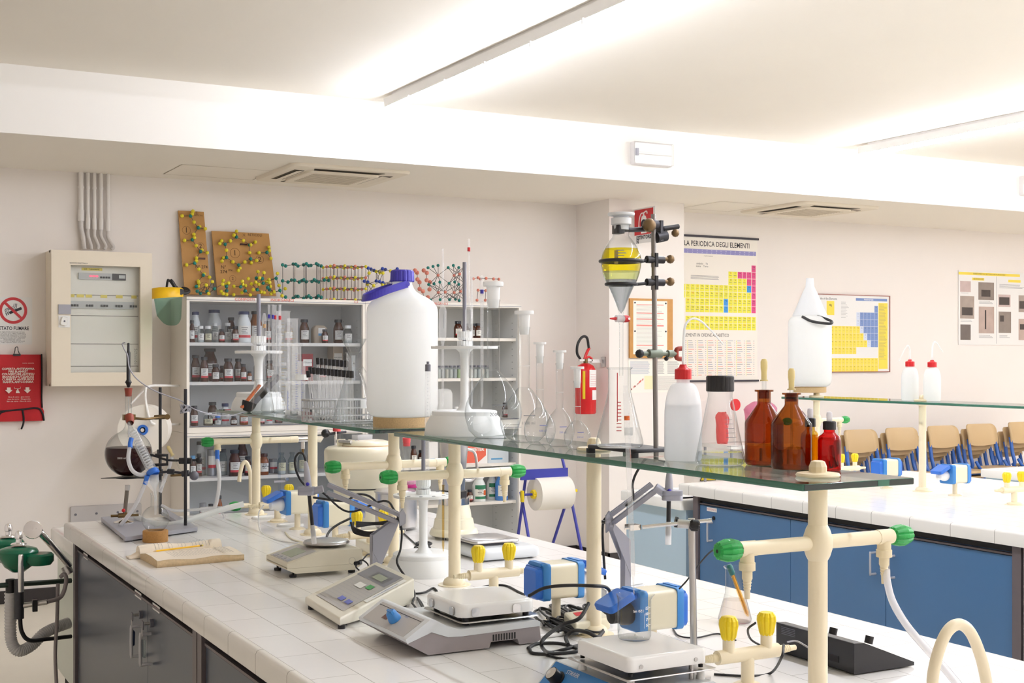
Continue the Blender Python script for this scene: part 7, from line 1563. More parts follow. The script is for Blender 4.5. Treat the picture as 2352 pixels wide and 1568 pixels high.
b = MB(); b.cyl((-.04, -.0, z_(996)), (.05, 0, z_(992)), .006, M_iron); b.sph((-.052, -.01, z_(994)), .02, M_black, 14); b.cyl((.02, -.012, z_(1012)), (.02, -.012, z_(988)), .010, M_glass); part(t, 'clamp', b); b = MB(); b.cyl((-.0, -.014, z_(990)), (-.0, -.014, z_(978)), .018, M_redb); part(t, 'red_stopper', b)

# --- conical flask with the electrode, black power box
q = Pz(1688, 1428, ZB + .0006); k = kk(q)
tt, _ = erlen(0, 0, 0, 23, 127, 66, 39, 'conical flask of liquid with an amber electrode behind the yellow valve knobs', pos=q, k=k, hround=9, flare=1.14)
b = MB(); b.lathe(px([(0, 2), (36, 2), (38, 8), (36, 14), (30, 38), (26, 52), (0, 52)], k), glass('pinkish_liquid', 'FAF5F3', 'E8DCD8', 1.33), seg=28); part(tt, 'liquid', b)
A, B_ = Pd(1674, 1296, dep(q) - .0), Pd(1719, 1416, dep(q) - .01); t = thing('probe_electrode', 'amber electrode with a teal cap leaning in the conical flask', 'electrode', B_, 0, 'pH electrodes'); ve = A - B_; Fm, Ln = frame((0, 0, 0), tuple(ve))
b = MB(); b.lathe([(0, 0), (.004, .003), (.0062, .012), (.0062, Ln * .82)], glass('amber_probe', 'FCEBC0', 'ECC060'), Fm, 16); b.lathe([(0, .004), (.0035, .01), (.0035, Ln * .8), (0, Ln * .8)], mat('probe_core', 'E8B848', .5), Fm, 12); part(t, 'shaft', b)
b = MB(); b.lathe([(.007, Ln * .8), (.0085, Ln * .82), (.0085, Ln * .95), (.006, Ln), (0, Ln)], mat('teal_cap', '1E6C68', .4), Fm, 16); part(t, 'cap', b)
t = thing('power_supply', 'black wedge-shaped power supply box behind the nearest post', 'power supply', (2.07, 2.21, ZB)); b = MB(); XZ(0, .27, [(0, .004), (.185, .004), (.185, .012), (.03, .072), (0, .074)], b, M_black); bev(part(t, 'housing', b), .003)
b = MB(); 
for y, x in ((.05, .05), (.16, .04)): b.cyl((x + .04, y, .055), (x + .045, y, .072), .010, M_black, seg=14)
part(t, 'knobs', b)
b = MB(); b.box((-.001, .05, .02), (0, .11, .035), M_dark); ring(b, .006, .008, 0, M_signr, 16, T(-.0012, .1, .03) @ R(PI / 2))
for i in range(5): b.box((-.001, .2, .05 + i * .004), (-.0004, .25, .0515 + i * .004), M_greyD)
part(t, 'rear_sockets', b)
b = MB(); b.rr(.02, .02, .004, [(0, 0), (0, .004)], M_black, T(.16, .03, 0)); b.rr(.02, .02, .004, [(0, 0), (0, .004)], M_black, T(.02, .03, 0)); part(t, 'feet', b)

# --- open book with pencil
z0 = ZB + .0008; A, B_, C_ = Pz(322, 1283, z0), Pz(361, 1304, z0), Pz(561, 1286, z0); D_ = A + C_ - B_
o = Vector(A); t = thing('open_book', 'open old textbook with curled yellowed pages near the far corner', 'book', o); M_page = mat('book_page', 'EEE2D0', .85); M_pedge = mat('page_edges', 'CDB590', .9, noise=.25, nscale=120)
ax = (C_ - B_); ay = (A - B_); lx = ax.length; ly = ay.length; ux = ax.normalized(); uy = ay.normalized(); up = Vector((0, 0, 1))
def bp(a, c, z): return tuple((B_ - o) + ux * a + uy * c + up * z)      # a along the near long edge, c away from it
b = MB(); n = 16; th = .022
top = lambda c: th + .004 * math.sin(c / ly * PI) 
L = []
for i in range(n + 1):
    a = lx * i / n; wv = .0025 * math.sin(i * .7); L.append([bp(a, 0, 0), bp(a, 0, th + wv), bp(a, ly * .35, th + .006 + wv * .5), bp(a, ly * .7, th + .006), bp(a, ly, th - .004), bp(a, ly, 0)])
b.loops(L, M_pedge, True); part(t, 'right_page_block', b)
b = MB(); v = []; cs = [0, .35, .7, 1]
for i in range(n + 1):
    a = lx * (.004 + .992 * i / n); wv = .0025 * math.sin(i * .7); v += [bp(a, .001, th + wv + .0008), bp(a, ly * .35, th + .0068 + wv * .5), bp(a, ly * .7, th + .0068), bp(a, ly * .99, th - .003)]
b.add(v, [(4 * i + j, 4 * i + 4 + j, 4 * i + 5 + j, 4 * i + 1 + j) for i in range(n) for j in range(3)], M_page, True); pg = part(t, 'right_page', b)
b = MB()
def pquad(b, a0, a1, c0, c1, z0_, z1_): b.add([bp(a0, c0, z0_), bp(a1, c0, z0_), bp(a1, c1, z1_), bp(a0, c1, z1_)], [(0, 1, 2, 3)], M_txt)
rn = random.Random(9)
for i in range(24):
    a = lx * (.22 + .031 * i) if i < 23 else lx * .9; pquad(b, a, a + .0009, ly * .12, ly * (.5 + .3 * rn.random()), th + .0072, th + .0085)
part(pg, 'printed_lines', b)
# left leaves curl over in a roll lying behind
b = MB(); L = []; c0 = ly * 1.0
for i in range(n + 1):
    a = lx * (.0 + .97 * i / n); lp = []
    for j in range(13): an = PI * (1.0 - j / 12 * 1.15); r = .026 + .003 * math.sin(i * .5); lp.append(bp(a, c0 + .03 + r * math.cos(an) * 1.25, .006 + r * 1.3 * max(0.0, math.sin(an)) + .006 * j / 12))
    for j in range(12, -1, -1): an = PI * (1.0 - j / 12 * 1.15); r = .018; lp.append(bp(a, c0 + .03 + r * math.cos(an) * 1.25, .0 + r * 1.1 * max(0.0, math.sin(an)) + .003))
    L.append(lp)
b.loops(L, M_page, True); lf = part(t, 'curled_left_pages', b)
b = MB()
for i in range(20):
    a = lx * (.1 + .04 * i); 
    if i % 7 == 5: continue
    v = []
    for j in range(2, 8): an = PI * (1.0 - j / 12 * 1.15); r = .0268 + .003 * math.sin(i * .5); v += [bp(a, c0 + .03 + r * math.cos(an) * 1.25, .0065 + r * 1.3 * math.sin(an) + .006 * j / 12), bp(a + .0009, c0 + .03 + r * math.cos(an) * 1.25, .0065 + r * 1.3 * math.sin(an) + .006 * j / 12)]
    b.add(v, [(2 * q_, 2 * q_ + 1, 2 * q_ + 3, 2 * q_ + 2) for q_ in range(5)], M_txt)
part(lf, 'printed_lines', b)
b = MB(); L = []
for i in range(4):
    a = lx * (-.12 + .04 * i); L.append([bp(a, c0 + .005 + .05 * j / 8, .004 + .018 * (i / 3) * math.sin(j / 8 * PI) + .002) for j in range(9)] + [bp(a, c0 + .005 + .05 * j / 8, .001) for j in range(8, -1, -1)])
b.loops(L, M_page, True); part(t, 'curled_page_end', b)
M_penc = mat('yellow_pencil', 'F4C01C', .4); a_, c_ = Pz(350, 1266, ZB + .034), Pz(466, 1252, ZB + .034); t = thing('pencil', 'yellow pencil lying on the open textbook', 'pencil', a_); d = c_ - a_; Fm, Ln = frame((0, 0, 0), tuple(d))
b = MB(); b.lathe([(.0034, .014), (.0034, Ln - .014)], M_penc, Fm, 6, False); part(t, 'shaft', b); b = MB(); b.lathe([(0, 0), (.0034, .014)], mat('pencil_wood', 'D8B888', .7), Fm, 6); part(t, 'sharpened_tip', b); b = MB(); b.lathe([(.0036, Ln - .014), (.0036, Ln - .006)], M_brass, Fm, 8); b.lathe([(.0034, Ln - .006), (.0034, Ln), (0, Ln)], mat('eraser_yellow', 'D8C860', .7), Fm, 8); part(t, 'eraser_end', b)
# cork ring and receiving flask
q = Pz(357, 1243, ZB + .0006); k = kk(q); t = thing('cork_ring', 'cork ring under the small round flask behind the book', 'cork ring', q, 0, 'cork mats'); b = MB(); b.lathe(px([(14, 0), (28, 0), (28.5, 1), (28.5, 24), (27, 26), (19, 26), (14, 20), (14, 0)], k), mat('dark_cork', 'AE8048', .85, noise=.25, nscale=200), seg=36); part(t, 'ring', b)
qf = q + Vector((0, 0, 21 * k)); t = thing('round_flask', 'small empty round flask on the cork ring', 'flask', qf, 0, 'round-bottomed flasks')
sphp = lambda r, c, a0, a1, n=14: [(r * math.sin(a0 + (a1 - a0) * i / n), c - r * math.cos(a0 + (a1 - a0) * i / n)) for i in range(n + 1)]
b = MB(); pr = sphp(31, 31, 0.001, 2.78) + [(10.5, 64), (10.5, 86), (11.5, 88), (11.5, 90)]; b.lathe(px(pr, k), M_glass, seg=32); part(t, 'body', b)
t = thing('glass_funnel', 'small glass funnel in the neck of the round flask', 'funnel', qf, 0); b = MB(); b.lathe(px([(2.5, 40), (3, 84), (6, 94), (25, 116), (25.5, 117)], k), M_tglass, seg=28); part(t, 'cone', b)

# --- distillation set
zpl = ZB + .02
q0, q1, q2 = Pz(232, 1199, ZB), Pz(288, 1246, ZB), Pz(454, 1222, ZB); q3 = q0 + q2 - q1
t = thing('stand_base_plate', 'heavy grey base plate of the distillation stands', 'stand base', q1, 0, 'retort stands'); b = MB(); P4 = [p_ - q1 for p_ in (q1, q2, q3, q0)]
def slab(b, P4, z0_, z1_, m):
    v = [(p_.x, p_.y, z0_) for p_ in P4] + [(p_.x, p_.y, z1_) for p_ in P4]; b.add(v, [(3, 2, 1, 0), (4, 5, 6, 7), (0, 1, 5, 4), (1, 2, 6, 5), (2, 3, 7, 6), (3, 0, 4, 7)], m)
mix_ = lambda a, c, f: a * (1 - f) + c * f
slab(b, [mix_(P4[0], P4[1], 0), mix_(P4[0], P4[1], .5), mix_(P4[3], P4[2], .5), P4[3]], .006, .022, M_grey); slab(b, [mix_(P4[0], P4[1], .5), P4[1], mix_(P4[1], P4[2], .25), mix_(mix_(P4[0], P4[1], .5), mix_(P4[3], P4[2], .5), .25)], .006, .022, M_grey)
slab(b, [mix_(P4[1], P4[2], .25) - (P4[1] - P4[0]) * .12, mix_(P4[1], P4[2], .25), P4[2], P4[2] - (P4[1] - P4[0]) * .12], .006, .022, M_grey)
for p_ in P4: c_ = mix_(p_, (P4[0] + P4[2]) / 2, .1); b.cb((c_.x, c_.y, .004), (.03, .03, .008), M_grey)
part(t, 'plate', b)
RA, RB = Pz(368, 1180, zpl), Pz(426, 1207, zpl)
def rodstand(p_, v0, lab):
    k = kk(p_); H = CZ + (822 - v0) * k - p_.z; t = thing('stand_rod', lab, 'stand', p_, 0, 'retort stands'); b = MB(); b.cyl((0, 0, 0), (0, 0, H), .0068, M_ironP, seg=14); part(t, 'rod', b); return t, k
ta_, ka = rodstand(RA, 889, 'left black rod of the distillation set'); tb_, kb_ = rodstand(RB, 893, 'right black rod of the distillation set, with grey wire round it')
dF = 5.55; Pf = lambda u, v, d=dF: Pd(u, v, d)
# flask of dark liquid on a ring plate
c0 = Pf(295, 1041); kf = kk(c0); t = thing('round_flask', 'big round flask of dark red-black liquid on a black plate', 'flask', (c0.x, c0.y, c0.z - 53 * kf), 0, 'round-bottomed flasks')
b = MB(); pr = sphp(53, 53, .001, 2.78, 20) + [(12, 108), (8.5, 114), (7.5, 120), (7.5, 186), (8.5, 188)]; pr = [(r, h) for r, h in pr]; b.lathe(px(pr, kf), M_glass, seg=44); part(t, 'body', b)
b = MB(); pr = sphp(51.8, 53, .001, 1.85, 16); b.lathe(px(pr + [(0, pr[-1][1])], kf), mat('wine_liquid', '2A060A', .3, spec=.1), seg=40); part(t, 'dark_liquid', b)
b = MB(); b.text('2000 ml', 6 * kf, M_print, T(-25 * kf, -46.5 * kf, 46 * kf) @ R(-.5) @ VX)
part(t, 'printed_mark', b)
M_brst = mat('brown_rubber', '8C3A28', .6)
b = MB(); b.lathe(px([(7, 184), (7.5, 190), (9, 203), (0, 203)], kf), M_brst, seg=20); part(t, 'rubber_stopper', b)
b = MB(); b.lathe(px([(2.5, 186), (6, 208), (6, 211), (3.5, 212)], kf), M_rubber, seg=16)
t2 = thing('thermometer_probe', 'black temperature probe standing in the flask stopper', 'probe', (c0.x, c0.y, c0.z - 53 * kf), 0); b2 = MB(); b2.lathe(px([(1.2, 90), (1.2, 205)], kf), M_steel, seg=8); part(t2, 'stem', b2); b2 = MB(); b2.lathe(px([(0, 204), (3, 205), (6, 214), (8, 216), (4.5, 222), (4.5, 268), (4.8, 284), (3.2, 288), (2.8, 306), (0, 307)], kf), M_black, seg=18); part(t2, 'handle', b2)
wire = W3([(288, 786, 5.5), (281, 790, 5.5), (286, 803, 5.48), (293, 816, 5.47), (298, 847, 5.45), (319, 874, 5.45), (357, 898, 5.45), (408, 917, 5.46), (424, 925, 5.46)])
b2 = MB(); b2.tube(loc_(wire, t2.location), .0028, M_grey, 6, 6); part(t2, 'wire', b2)
t = thing('probe_cable', 'grey cable knotted round the right black rod and running to the glass shelf', 'cable', RB, 0, 'cables on the near bench'); dB = dep(RB)
cp = []
for i in range(26): a = i * 1.7; cp.append((.018 * math.cos(a) * (1 + .3 * math.sin(i)), .018 * math.sin(a), CZ + (822 - 938 + 10 * math.sin(i * 2.3)) * kb_ - RB.z))
b = MB(); b.tube(cp, .0026, M_grey, 6, 4); part(t, 'coil', b); b = MB(); b.tube(loc_(W3([(432, 932, dB), (455, 943, dB), (490, 952, dB + .1), (525, 955, dB + .2), (560, 946, dB + .3), (583, 935, dB + .45)]), RB), .0026, M_grey, 6, 6); part(t, 'free_length', b)
# support plate and burner
t = thing('support_plate', 'black triangular plate on a rod arm carrying the big round flask', 'support', (c0.x, c0.y, ZB + .02)); zt2 = c0.z - 53 * kf - ZB - .02 - .001
b = MB(); b.prism([(-.115, .0), (.06, -.09), (.085, .07)], zt2 - .003, zt2, M_ironP); b.lathe([(.05, zt2 - .006), (.06, zt2 - .004), (.05, zt2)], M_ironP, seg=30); part(t, 'plate', b)
b = MB(); b.cyl((.05, .01, zt2 - .005), (RA.x - c0.x + .012, RA.y - c0.y, zt2 - .005), .0055, M_ironP, seg=8); b.cyl((RA.x - c0.x, RA.y - c0.y, zt2 - .02), (RA.x - c0.x, RA.y - c0.y, zt2 + .01), .0125, M_ironP, seg=12); part(t, 'rod_arm', b)
q = Pz(285, 1200, ZB + .022); kq = kk(q); t = thing('bunsen_burner', 'small brass and steel burner under the flask plate', 'burner', q); z_ = lambda v: (1196 - v) * kq; b = MB(); b.lathe(px([(0, 0), (24, 0), (24, 2), (14, 5), (5, 8), (4, 14)], kq), M_chrome, seg=28); part(t, 'foot', b)
b = MB(); b.cyl((-.055, 0, z_(1179)), (.06, 0, z_(1180)), .0055, M_brass); b.cyl((-.025, 0, z_(1179)), (.015, 0, z_(1179)), .010, M_brass); b.cyl((0, 0, z_(1190)), (.005, 0, z_(1172)), .009, M_brass); part(t, 'gas_inlet', b)
b = MB(); b.cyl((.003, 0, z_(1175)), (.014, 0, z_(1112)), .0085, mat('burner_tube', '7C746C', .4, .7)); b.cyl((.013, 0, z_(1122)), (.0145, 0, z_(1110)), .0105, M_steel); part(t, 'barrel', b); b = MB(); b.sph((-.005, -.012, z_(1167)), .008, M_red, 10); part(t, 'red_valve', b)
# condenser
t = thing('condenser', 'slanting glass coil condenser with blue hose ends', 'condenser', Pf(301, 985, 5.42)); oc = t.location; A = Vector(); B_ = Pf(350, 1082, 5.36) - oc; Fm, Ln = frame(tuple(A), tuple(B_)); rc = 11.5 * kf
b = MB(); b.lathe([(.007, -.03), (.007, -.008), (rc * .7, 0), (rc, .012), (rc, Ln - .012), (rc * .8, Ln)], M_tglass, Fm, 24); part(t, 'jacket', b)
b = MB(); n = 15 * 8; b.tube([tuple(Fm @ Vector((rc * .62 * math.cos(i * PI / 4), rc * .62 * math.sin(i * PI / 4), .01 + (Ln - .02) * i / n))) for i in range(n)], .0026, milky('coil_glass', 'F4F6F8', .35, .4, .1), 6, 1); part(t, 'glass_coil', b)
b = MB(); b.lathe([(rc * 1.05, Ln - .006), (rc * 1.25, Ln), (rc * 1.25, Ln + .012), (rc * 1.0, Ln + .018)], M_blue, Fm, 24); part(t, 'blue_collar', b)
b = MB(); A2, B2 = Pf(353, 1090, 5.36) - oc, Pf(358, 1150, 5.36) - oc; F2, L2 = frame(tuple(A2), tuple(B2)); b.lathe([(rc * .95, 0), (rc * .9, .03), (.005, .06), (.004, L2)], milky('frosted_adapter', 'E8ECEE', .5, .4), F2, 20); part(t, 'adapter', b)
b = MB(); F3, L3 = frame(tuple(Pf(296, 950, 5.5) - oc), tuple(Pf(302, 988, 5.42) - oc)); b.lathe([(.009, .0), (.009, L3)], M_glass, F3, 16); b.lathe([(.019, .018), (.017, .05), (.014, .062)], M_brst, F3, 18); part(t, 'upper_joint', b)
def hose(name, lab, pts, r, m, blue=None, group='clear hoses'):
    P = W3(pts); t = thing(name, lab, 'hose', P[0], 0, group); b = MB(); b.tube(loc_(P, P[0]), r, m, 10, 8); part(t, 'tube', b)
    if blue: 
        b = MB(); b.tube(loc_(W3(blue), P[0]), r * 1.15, M_blue, 10, 4); part(t, 'blue_end', b)
    return t
hose('cooling_hose', 'clear hose looping from the condenser top under the flask', [(300, 1008, 5.36), (297, 1030, 5.34), (295, 1056, 5.33), (304, 1080, 5.33), (322, 1090, 5.34), (344, 1086, 5.36)], .0085, M_hose, [(302, 1006, 5.36), (299, 1018, 5.35), (299, 1028, 5.34)])
hose('cooling_hose', 'clear hose falling from the blue collar to the grey plate', [(337, 1098, 5.34), (330, 1118, 5.34), (312, 1158, 5.34), (290, 1190, 5.35), (272, 1212, 5.42)], .0085, M_hose, [(338, 1092, 5.34), (333, 1112, 5.34)])
hose('water_hose', 'thick milky hose lying from the burner to the farthest valve', [(310, 1184, 5.6), (345, 1200, 5.5), (400, 1203, 5.45), (470, 1182, 5.55), (520, 1167, 5.6), (560, 1157, 5.62)], .0125, M_pe)
hose('water_hose', 'thin clear hose along the bench behind the distillation rods', [(372, 1160, 5.75), (400, 1172, 5.7), (450, 1170, 5.7), (490, 1166, 5.7), (512, 1180, 5.6), (516, 1192, 5.5)], .006, M_hose)
hose('water_hose', 'white hose hanging from the left green-knobbed tap', [(499, 1050, 5.73), (502, 1075, 5.72), (504, 1100, 5.7), (500, 1140, 5.7), (492, 1165, 5.72), (470, 1172, 5.74)], .0085, M_hose, [(499, 1033, 5.73), (499, 1046, 5.73), (500, 1058, 5.73)])
hose('water_hose', 'clear hose rising behind the black clamps', [(395, 1050, 5.5), (388, 1075, 5.5), (378, 1100, 5.5), (368, 1130, 5.5)], .0075, M_hose)
# clamps on the rods
def clamp(name, lab, pts, r, m, d, extra): 
    t = thing(name, lab, 'clamp', Pd(pts[0][0], pts[0][1], d), 0, 'clamps of the distillation set'); o_ = t.location; b = MB(); b.tube([tuple(Pd(u, v, d + (dd if dd else 0)) - o_) for u, v, dd in pts], r, m, 8, 3); part(t, 'arm', b); b = MB(); extra(b, o_); part(t, 'boss', b); return t
def ex1(b, o_): 
    c = Pd(296, 958, 5.5) - o_; b.cb(tuple(c), (.05, .03, .024), M_brass); c = Pd(384, 957, 5.6) - o_; b.cyl((c.x, c.y - .004, c.z), (c.x, c.y + .004, c.z), .012, M_brass); b.cyl(tuple(Pd(355, 958, 5.62) - o_), tuple(Pd(379, 957, 5.62) - o_), .010, M_brass)
clamp('brass_clamp', 'brass clamp gripping the neck of the big round flask', [(308, 960, 0), (335, 962, .02), (360, 959, .06), (383, 957, .08)], .0055, M_brass, 5.52, ex1)
def ex2(b, o_):
    q = lambda u, v, d=5.42: tuple(Pd(u, v, d) - o_)
    b.tube([q(357, 1045), q(384, 1045), q(384, 1066), q(352, 1068)], .007, M_ironP, 8, 0); b.cyl(q(412, 1058), q(440, 1058), .013, M_ironP); b.sph(q(457, 1056), .014, M_ironP, 12); b.cyl(q(363, 1045), q(363, 1032), .004, M_ironP)
clamp('black_clamp', 'black clamp with curved finger holding the condenser', [(316, 1036, 0), (335, 1042, 0), (357, 1047, 0), (384, 1056, .0), (420, 1057, .02), (457, 1056, .04)], .0048, M_ironP, 5.42, ex2)
def ex3(b, o_):
    q = lambda u, v, d=5.46: tuple(Pd(u, v, d) - o_)
    b.cyl(q(385, 1082), q(400, 1083), .011, M_iron); b.cyl(q(418, 1088), q(434, 1086), .013, M_iron); b.sph(q(446, 1092), .02, M_greyD, 14); b.cyl(q(392, 1092), q(420, 1090), .005, M_brass)
clamp('grey_clamp', 'lower dark clamp joining the two black rods', [(356, 1088, 0), (385, 1083, 0), (420, 1086, .02), (452, 1090, .03)], .0055, M_iron, 5.46, ex3)
A, B_ = Pd(397, 1046, 5.42), Pd(417, 1084, 5.42); t = thing('dropper_pipette', 'glass dropper with a yellow bulb resting on the black clamp', 'pipette', B_, 0); Fm, Ln = frame((0, 0, 0), tuple(A - B_)); b = MB(); b.lathe([(.0008, 0), (.0025, .02), (.0025, Ln)], M_glass, Fm, 12); part(t, 'glass_tube', b); b = MB(); b.lathe([(.009, Ln), (.007, Ln + .004), (.006, Ln + .012), (.008, Ln + .025), (.007, Ln + .042), (0, Ln + .048)], M_bulb, Fm, 14); part(t, 'rubber_bulb', b)

# --- eye wash and hand shower on the bench end
M_eg = mat('eyewash_green', '0C6A4C', .2)
o_ = Pd(30, 1300, 5.6); t = thing('eyewash_fixture', 'green twin-bowl eyewash fixture at the far left of the bench', 'eyewash', (o_.x, o_.y, .0), 0); Lp = lambda u, v, d=5.6: tuple(Pd(u, v, d) - Vector((o_.x, o_.y, 0))); ke = 5.6 / F_PX
def bowl(b, u, v, d, w, X=None):
    c = Lp(u, v, d); b.lathe([(0, -42 * ke), (14 * ke, -40 * ke), (30 * ke, -28 * ke), (42 * ke, -8 * ke), (44 * ke, 6 * ke), (40 * ke, 12 * ke), (28 * ke, 16 * ke), (10 * ke, 18 * ke), (0, 18 * ke)], M_eg, T(*c) @ Matrix.Diagonal((w, 1, 1, 1)), 32)
b = MB(); bowl(b, 42, 1272, 5.55, 1.0); b.lathe([(0, -14 * ke), (24 * ke, -14 * ke), (30 * ke, -6 * ke), (30 * ke, 8 * ke), (26 * ke, 12 * ke), (0, 12 * ke)], M_eg, T(*Lp(92, 1282, 5.53)), 28); part(t, 'front_bowl', b)
b = MB(); bowl(b, 12, 1252, 5.85, 1.0); part(t, 'rear_bowl', b)
for u, v, d in ((43, 1250, 5.55), (19, 1232, 5.85)):
    b = MB(); c = Lp(u, v, d); b.lathe([(18 * ke, 0), (16 * ke, 3 * ke), (7 * ke, 5 * ke), (6 * ke, 12 * ke), (8.5 * ke, 14 * ke), (8.5 * ke, 24 * ke), (6 * ke, 30 * ke), (0, 32 * ke)], M_chrome, T(*c), 20); part(t, 'spray_nozzle', b)
b = MB(); c = Lp(48, 1316, 5.45); b.rr(11 * ke, 6 * ke, 3 * ke, [(0, -42 * ke), (-.002, 0), (0, 38 * ke), (.002, 42 * ke)], M_chrome, T(*c)); part(t, 'push_handle', b)
b = MB(); a, c = Lp(-10, 1345, 5.5), Lp(163, 1333, 5.75); b.tube([a, c], .012, mat('dark_green_bar', '3A4A40', .4), 6, 0); part(t, 'bracket_bar', b)
b = MB(); b.cyl(Lp(44, 1330, 5.52), Lp(44, 1420, 5.52), .02, M_iron); b.cyl(Lp(24, 1330, 5.55), Lp(24, 1362, 5.55), .02, M_black); b.cyl(Lp(44, 1392, 5.52), Lp(108, 1382, 5.55), .011, M_steel); b.cb(Lp(80, 1390, 5.52), (.02, .02, .05), M_black); part(t, 'valve_body', b)
b = MB(); b.tube([Lp(24, 1360, 5.55), Lp(24, 1420, 5.55), Lp(26, 1470, 5.55), Lp(42, 1494, 5.55), Lp(72, 1482, 5.6), Lp(100, 1455, 5.65), Lp(130, 1440, 5.7), Lp(158, 1430, 5.75)], lambda q_: (12.5 + 1.3 * math.sin(q_ * 330)) * ke, mat('grey_corrugated', 'CFCECF', .5), 14, 26); part(t, 'corrugated_hose', b)
b = MB(); b.tube([Lp(46, 1418, 5.52), Lp(50, 1450, 5.52), (Lp(68, 1470, 5.54)), Lp(110, 1467, 5.6), Lp(163, 1461, 5.7)], .009, M_rubber, 10); part(t, 'black_hose', b)
b = MB(); b.tube([Lp(108, 1382, 5.55), Lp(140, 1370, 5.6), Lp(152, 1335, 5.6), Lp(148, 1318, 5.6), Lp(138, 1325, 5.6)], .009, M_mgrey, 10); b.tube([Lp(133, 1340, 5.62), Lp(131, 1420, 5.62), Lp(127, 1500, 5.62), Lp(130, 1580, 5.62)], .008, M_mgrey, 8); part(t, 'grey_hose', b)
t = thing('hand_shower', 'chrome hand shower clipped at the corner of the near bench', 'shower head', (o_.x, o_.y, 0)); 
A, B_ = Lp(78, 1215, 5.6), Lp(160, 1300, 5.7); b = MB(); b.tube([A, Lp(92, 1222, 5.61), B_], lambda q_: .017 - .003 * q_, M_chrome, 16, 5); part(t, 'handle', b)
Fm, Ln = frame(Lp(76, 1216, 5.6), Lp(66, 1221, 5.3)); b = MB(); b.lathe([(0, -.02), (.02, -.018), (.036, -.004), (.04, .012), (.037, .018), (0, .02)], M_chrome, Fm, 30); part(t, 'spray_head', b)
b = MB(); b.cyl(Lp(150, 1300, 5.7), Lp(160, 1318, 5.7), .022, M_steel); part(t, 'holder_clip', b)

# --- hose at the nearest post
hose('water_hose', 'clear hose with blue print falling from the right tap of the nearest post', [(2036, 1308, 2.70), (2038, 1335, 2.69), (2050, 1380, 2.66), (2080, 1432, 2.6), (2120, 1480, 2.52), (2170, 1535, 2.42), (2215, 1590, 2.32)], .0078, milky('clear_hose_near', 'F4F4F8', .35, .4, .15))

# ------------------------------------------------------------ cables, adapters, strips
def cable(lab, pts, r=.003, m=M_rubber, n=6): P = W3(pts); o_ = P[0]; b = MB(); b.tube(loc_(P, o_), r, m, 7, n); return tag(b.obj('cable', None, o_), lab, 'cable', 'cables on the near bench')
def onb(lst, z=ZB + .004): return [((u, v, (CZ - z) * F_PX / (v - 822))) for u, v in lst]
cable('thin white cable looping from the far plug across the tiles', [(606, 1160, 5.4), (594, 1180, 5.4)] + onb([(600, 1222), (640, 1240), (700, 1248), (760, 1256)]), .003, M_white)
cable('cream cable running beside the white one toward the balance', onb([(655, 1222), (672, 1238), (720, 1252), (735, 1262)]), .0035, M_creamB)
cable('thick black cable arching from the socket to the balance', [(805, 1190, 4.75), (775, 1205, 4.7), (755, 1222, 4.65), (748, 1245, 4.5)], .0045)
cable('black cable curving in front of the cream drum', [(720, 1142, 4.9), (790, 1150, 4.85), (820, 1135, 4.85), (850, 1140, 4.85), (872, 1165, 4.8), (880, 1200, 4.75)], .0045)
rn = random.Random(11)
for i in range(5):
    a = [(803 + rn.random() * 10, 1195 + rn.random() * 8, 4.45), (815, 1212 + i * 3, 4.42), (850 + i * 3, 1222 + i * 2, 4.4), (885, 1210 - i * 2, 4.42), (898, 1196 + i * 2, 4.45), (860, 1200 + i, 4.5), (818, 1198 + i * 3, 4.47)]
    cable(f'{ORD[i]} of the black cable loops draped over the yellow-knobbed valve by the drum', a, .0028)
t = thing('coiled_cable', 'small black coil of cable beside the lower pipette stand', 'cable', Pz(972, 1262, ZB)); b = MB(); b.tube([(.03 * math.cos(i * .8) * (1 + .15 * math.sin(i * 1.3)), .03 * math.sin(i * .8), .006 + .02 * abs(math.sin(i * .27))) for i in range(50)], .0026, M_rubber, 6, 3); part(t, 'coil', b)
cable('thin black cable leading to the small coil', onb([(925, 1222), (945, 1240), (958, 1252)]), .0026)
cable('black power lead looping at the back of the balance', [(818, 1292, 4.25), (832, 1286, 4.24), (845, 1296, 4.23), (843, 1308, 4.23), (830, 1312, 4.23), (818, 1302, 4.24), (820, 1294, 4.25)], .0025)
b = MB(); a, c = Pd(815, 1294, 4.27), Pd(829, 1291, 4.26); b.cyl((0, 0, 0), tuple(c - a), .007, M_black); tag(b.obj('power_plug', None, a), 'black power plug in the rear of the balance', 'plug')
cable('black lead from the balance passing behind the upright', [(832, 1286, 4.24), (850, 1272, 4.3)] + onb([(880, 1292), (910, 1296), (935, 1285)]), .0025)
cable('black cables tangled right of the pH meter, upper one', onb([(912, 1356), (925, 1352), (950, 1362), (975, 1360), (995, 1350), (1004, 1358)]), .0032)
cable('black cables tangled right of the pH meter, lower one', [(947, 1385, 3.7), (960, 1400, 3.6), (972, 1400, 3.55)] + onb([(958, 1372), (972, 1392), (968, 1408)]), .0032)
cable('black cable behind the white hot plate top', onb([(1098, 1352), (1120, 1345), (1160, 1344), (1190, 1358), (1205, 1365)]), .0034)
cable('black cable sweeping over the white socket in front of the plain post', [(1215, 1368, 3.2), (1250, 1350, 3.15), (1300, 1344, 3.1), (1360, 1345, 3.0), (1395, 1350, 3.1), (1405, 1375, 3.2)], .0042)
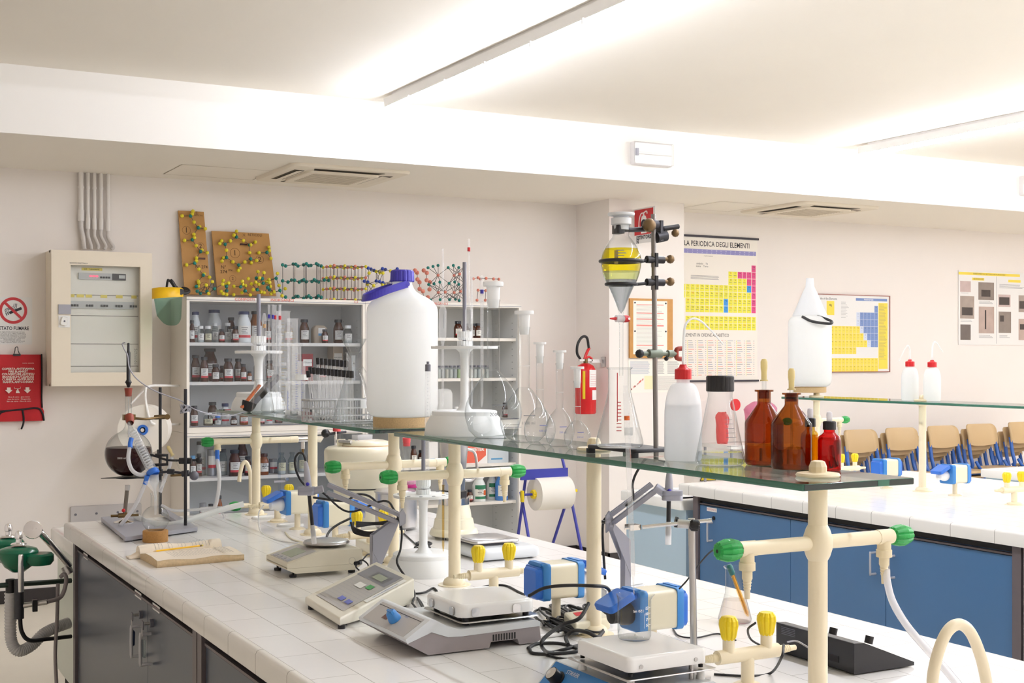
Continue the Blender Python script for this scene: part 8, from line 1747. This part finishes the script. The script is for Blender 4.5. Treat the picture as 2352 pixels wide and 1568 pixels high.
# heap of black flex behind the hot plate
for i in range(19):
    u0, v0 = 1252 + rn.random() * 95, 1398 + rn.random() * 45; pts = []
    for j in range(7):
        a = j * 1.1 + i; pts.append((u0 + 34 * math.cos(a) + 5 * i * .3, v0 + 16 * math.sin(a * 1.1) + rn.random() * 4))
    cable(f'{ORD[i]} strand of the black cable heap behind the hot plate', onb([(u, max(v, 1385)) for u, v in pts], ZB + .005 + .004 * (i % 5)), .0032)
cable('thick black cable, outer loop on the tiles between hot plate and stirrer', [(1352, 1385, 2.95), (1330, 1420, 2.9), (1290, 1435, 2.9), (1250, 1465, 2.85), (1245, 1485, 2.85)] + onb([(1262, 1498), (1300, 1490), (1345, 1476)]), .0045)
cable('thick black cable, inner loop on the tiles between hot plate and stirrer', onb([(1215, 1488), (1225, 1500), (1270, 1501), (1330, 1494), (1290, 1478), (1235, 1478), (1213, 1488)]), .0045)
cable('black cable passing under the stirrer from the left', onb([(1255, 1504), (1290, 1512), (1335, 1514)]), .0032)
cable('black plug lead falling from the open socket cover', [(1385, 1450, 2.85), (1372, 1462, 2.8), (1350, 1452, 2.8), (1320, 1448, 2.85), (1300, 1462, 2.85), (1305, 1480, 2.8)], .0045)
cable('thin black wire from the lid of the conical flask electrode up to the post', [(1680, 1262, 2.8), (1640, 1262, 2.9), (1610, 1290, 3.0), (1580, 1330, 3.1), (1560, 1352, 3.1)], .002)
cable('thin wire lying behind the stirrer rod', onb([(1545, 1442), (1560, 1460), (1600, 1464), (1650, 1455), (1690, 1470)]), .0022)
cable('black wire looping by the yellow valve knobs to the power supply', [(1735, 1430, 2.7), (1718, 1445, 2.75), (1725, 1468, 2.85), (1752, 1484, 2.92)] + onb([(1790, 1500)]), .0025)
cable('black lead under the nearest valve to the power supply', [(1800, 1480, 2.8), (1795, 1510, 2.75)] + onb([(1770, 1545), (1720, 1552), (1640, 1548)]), .003)
cable('grey wire from the power supply to the nearest valve', [(1808, 1474, 2.85), (1830, 1472, 2.85), (1860, 1488, 2.8), (1895, 1500, 2.78)], .002, M_grey)
t, tile, S, vv = quadbox('extension_socket', 'cream extension socket with a red switch under the socket block', 'extension lead', [(1295, 1440), (1322, 1466), (1402, 1452)], (.04, .04, .04, .04), m=M_creamB); b = MB(); tile(b, .2, .5, .2, .45, M_red); part(t, 'red_switch', b)
t, tile, S, vv = quadbox('adapter_box', 'small cream adapter box beside the valve hung with cables', 'adapter', [(816, 1262), (850, 1280), (896, 1276)], (.045, .045, .045, .045), m=M_creamB)
cable('white flat cable under the cable heap', onb([(1238, 1462), (1290, 1455), (1330, 1440)], ZB + .006), .006, M_white)
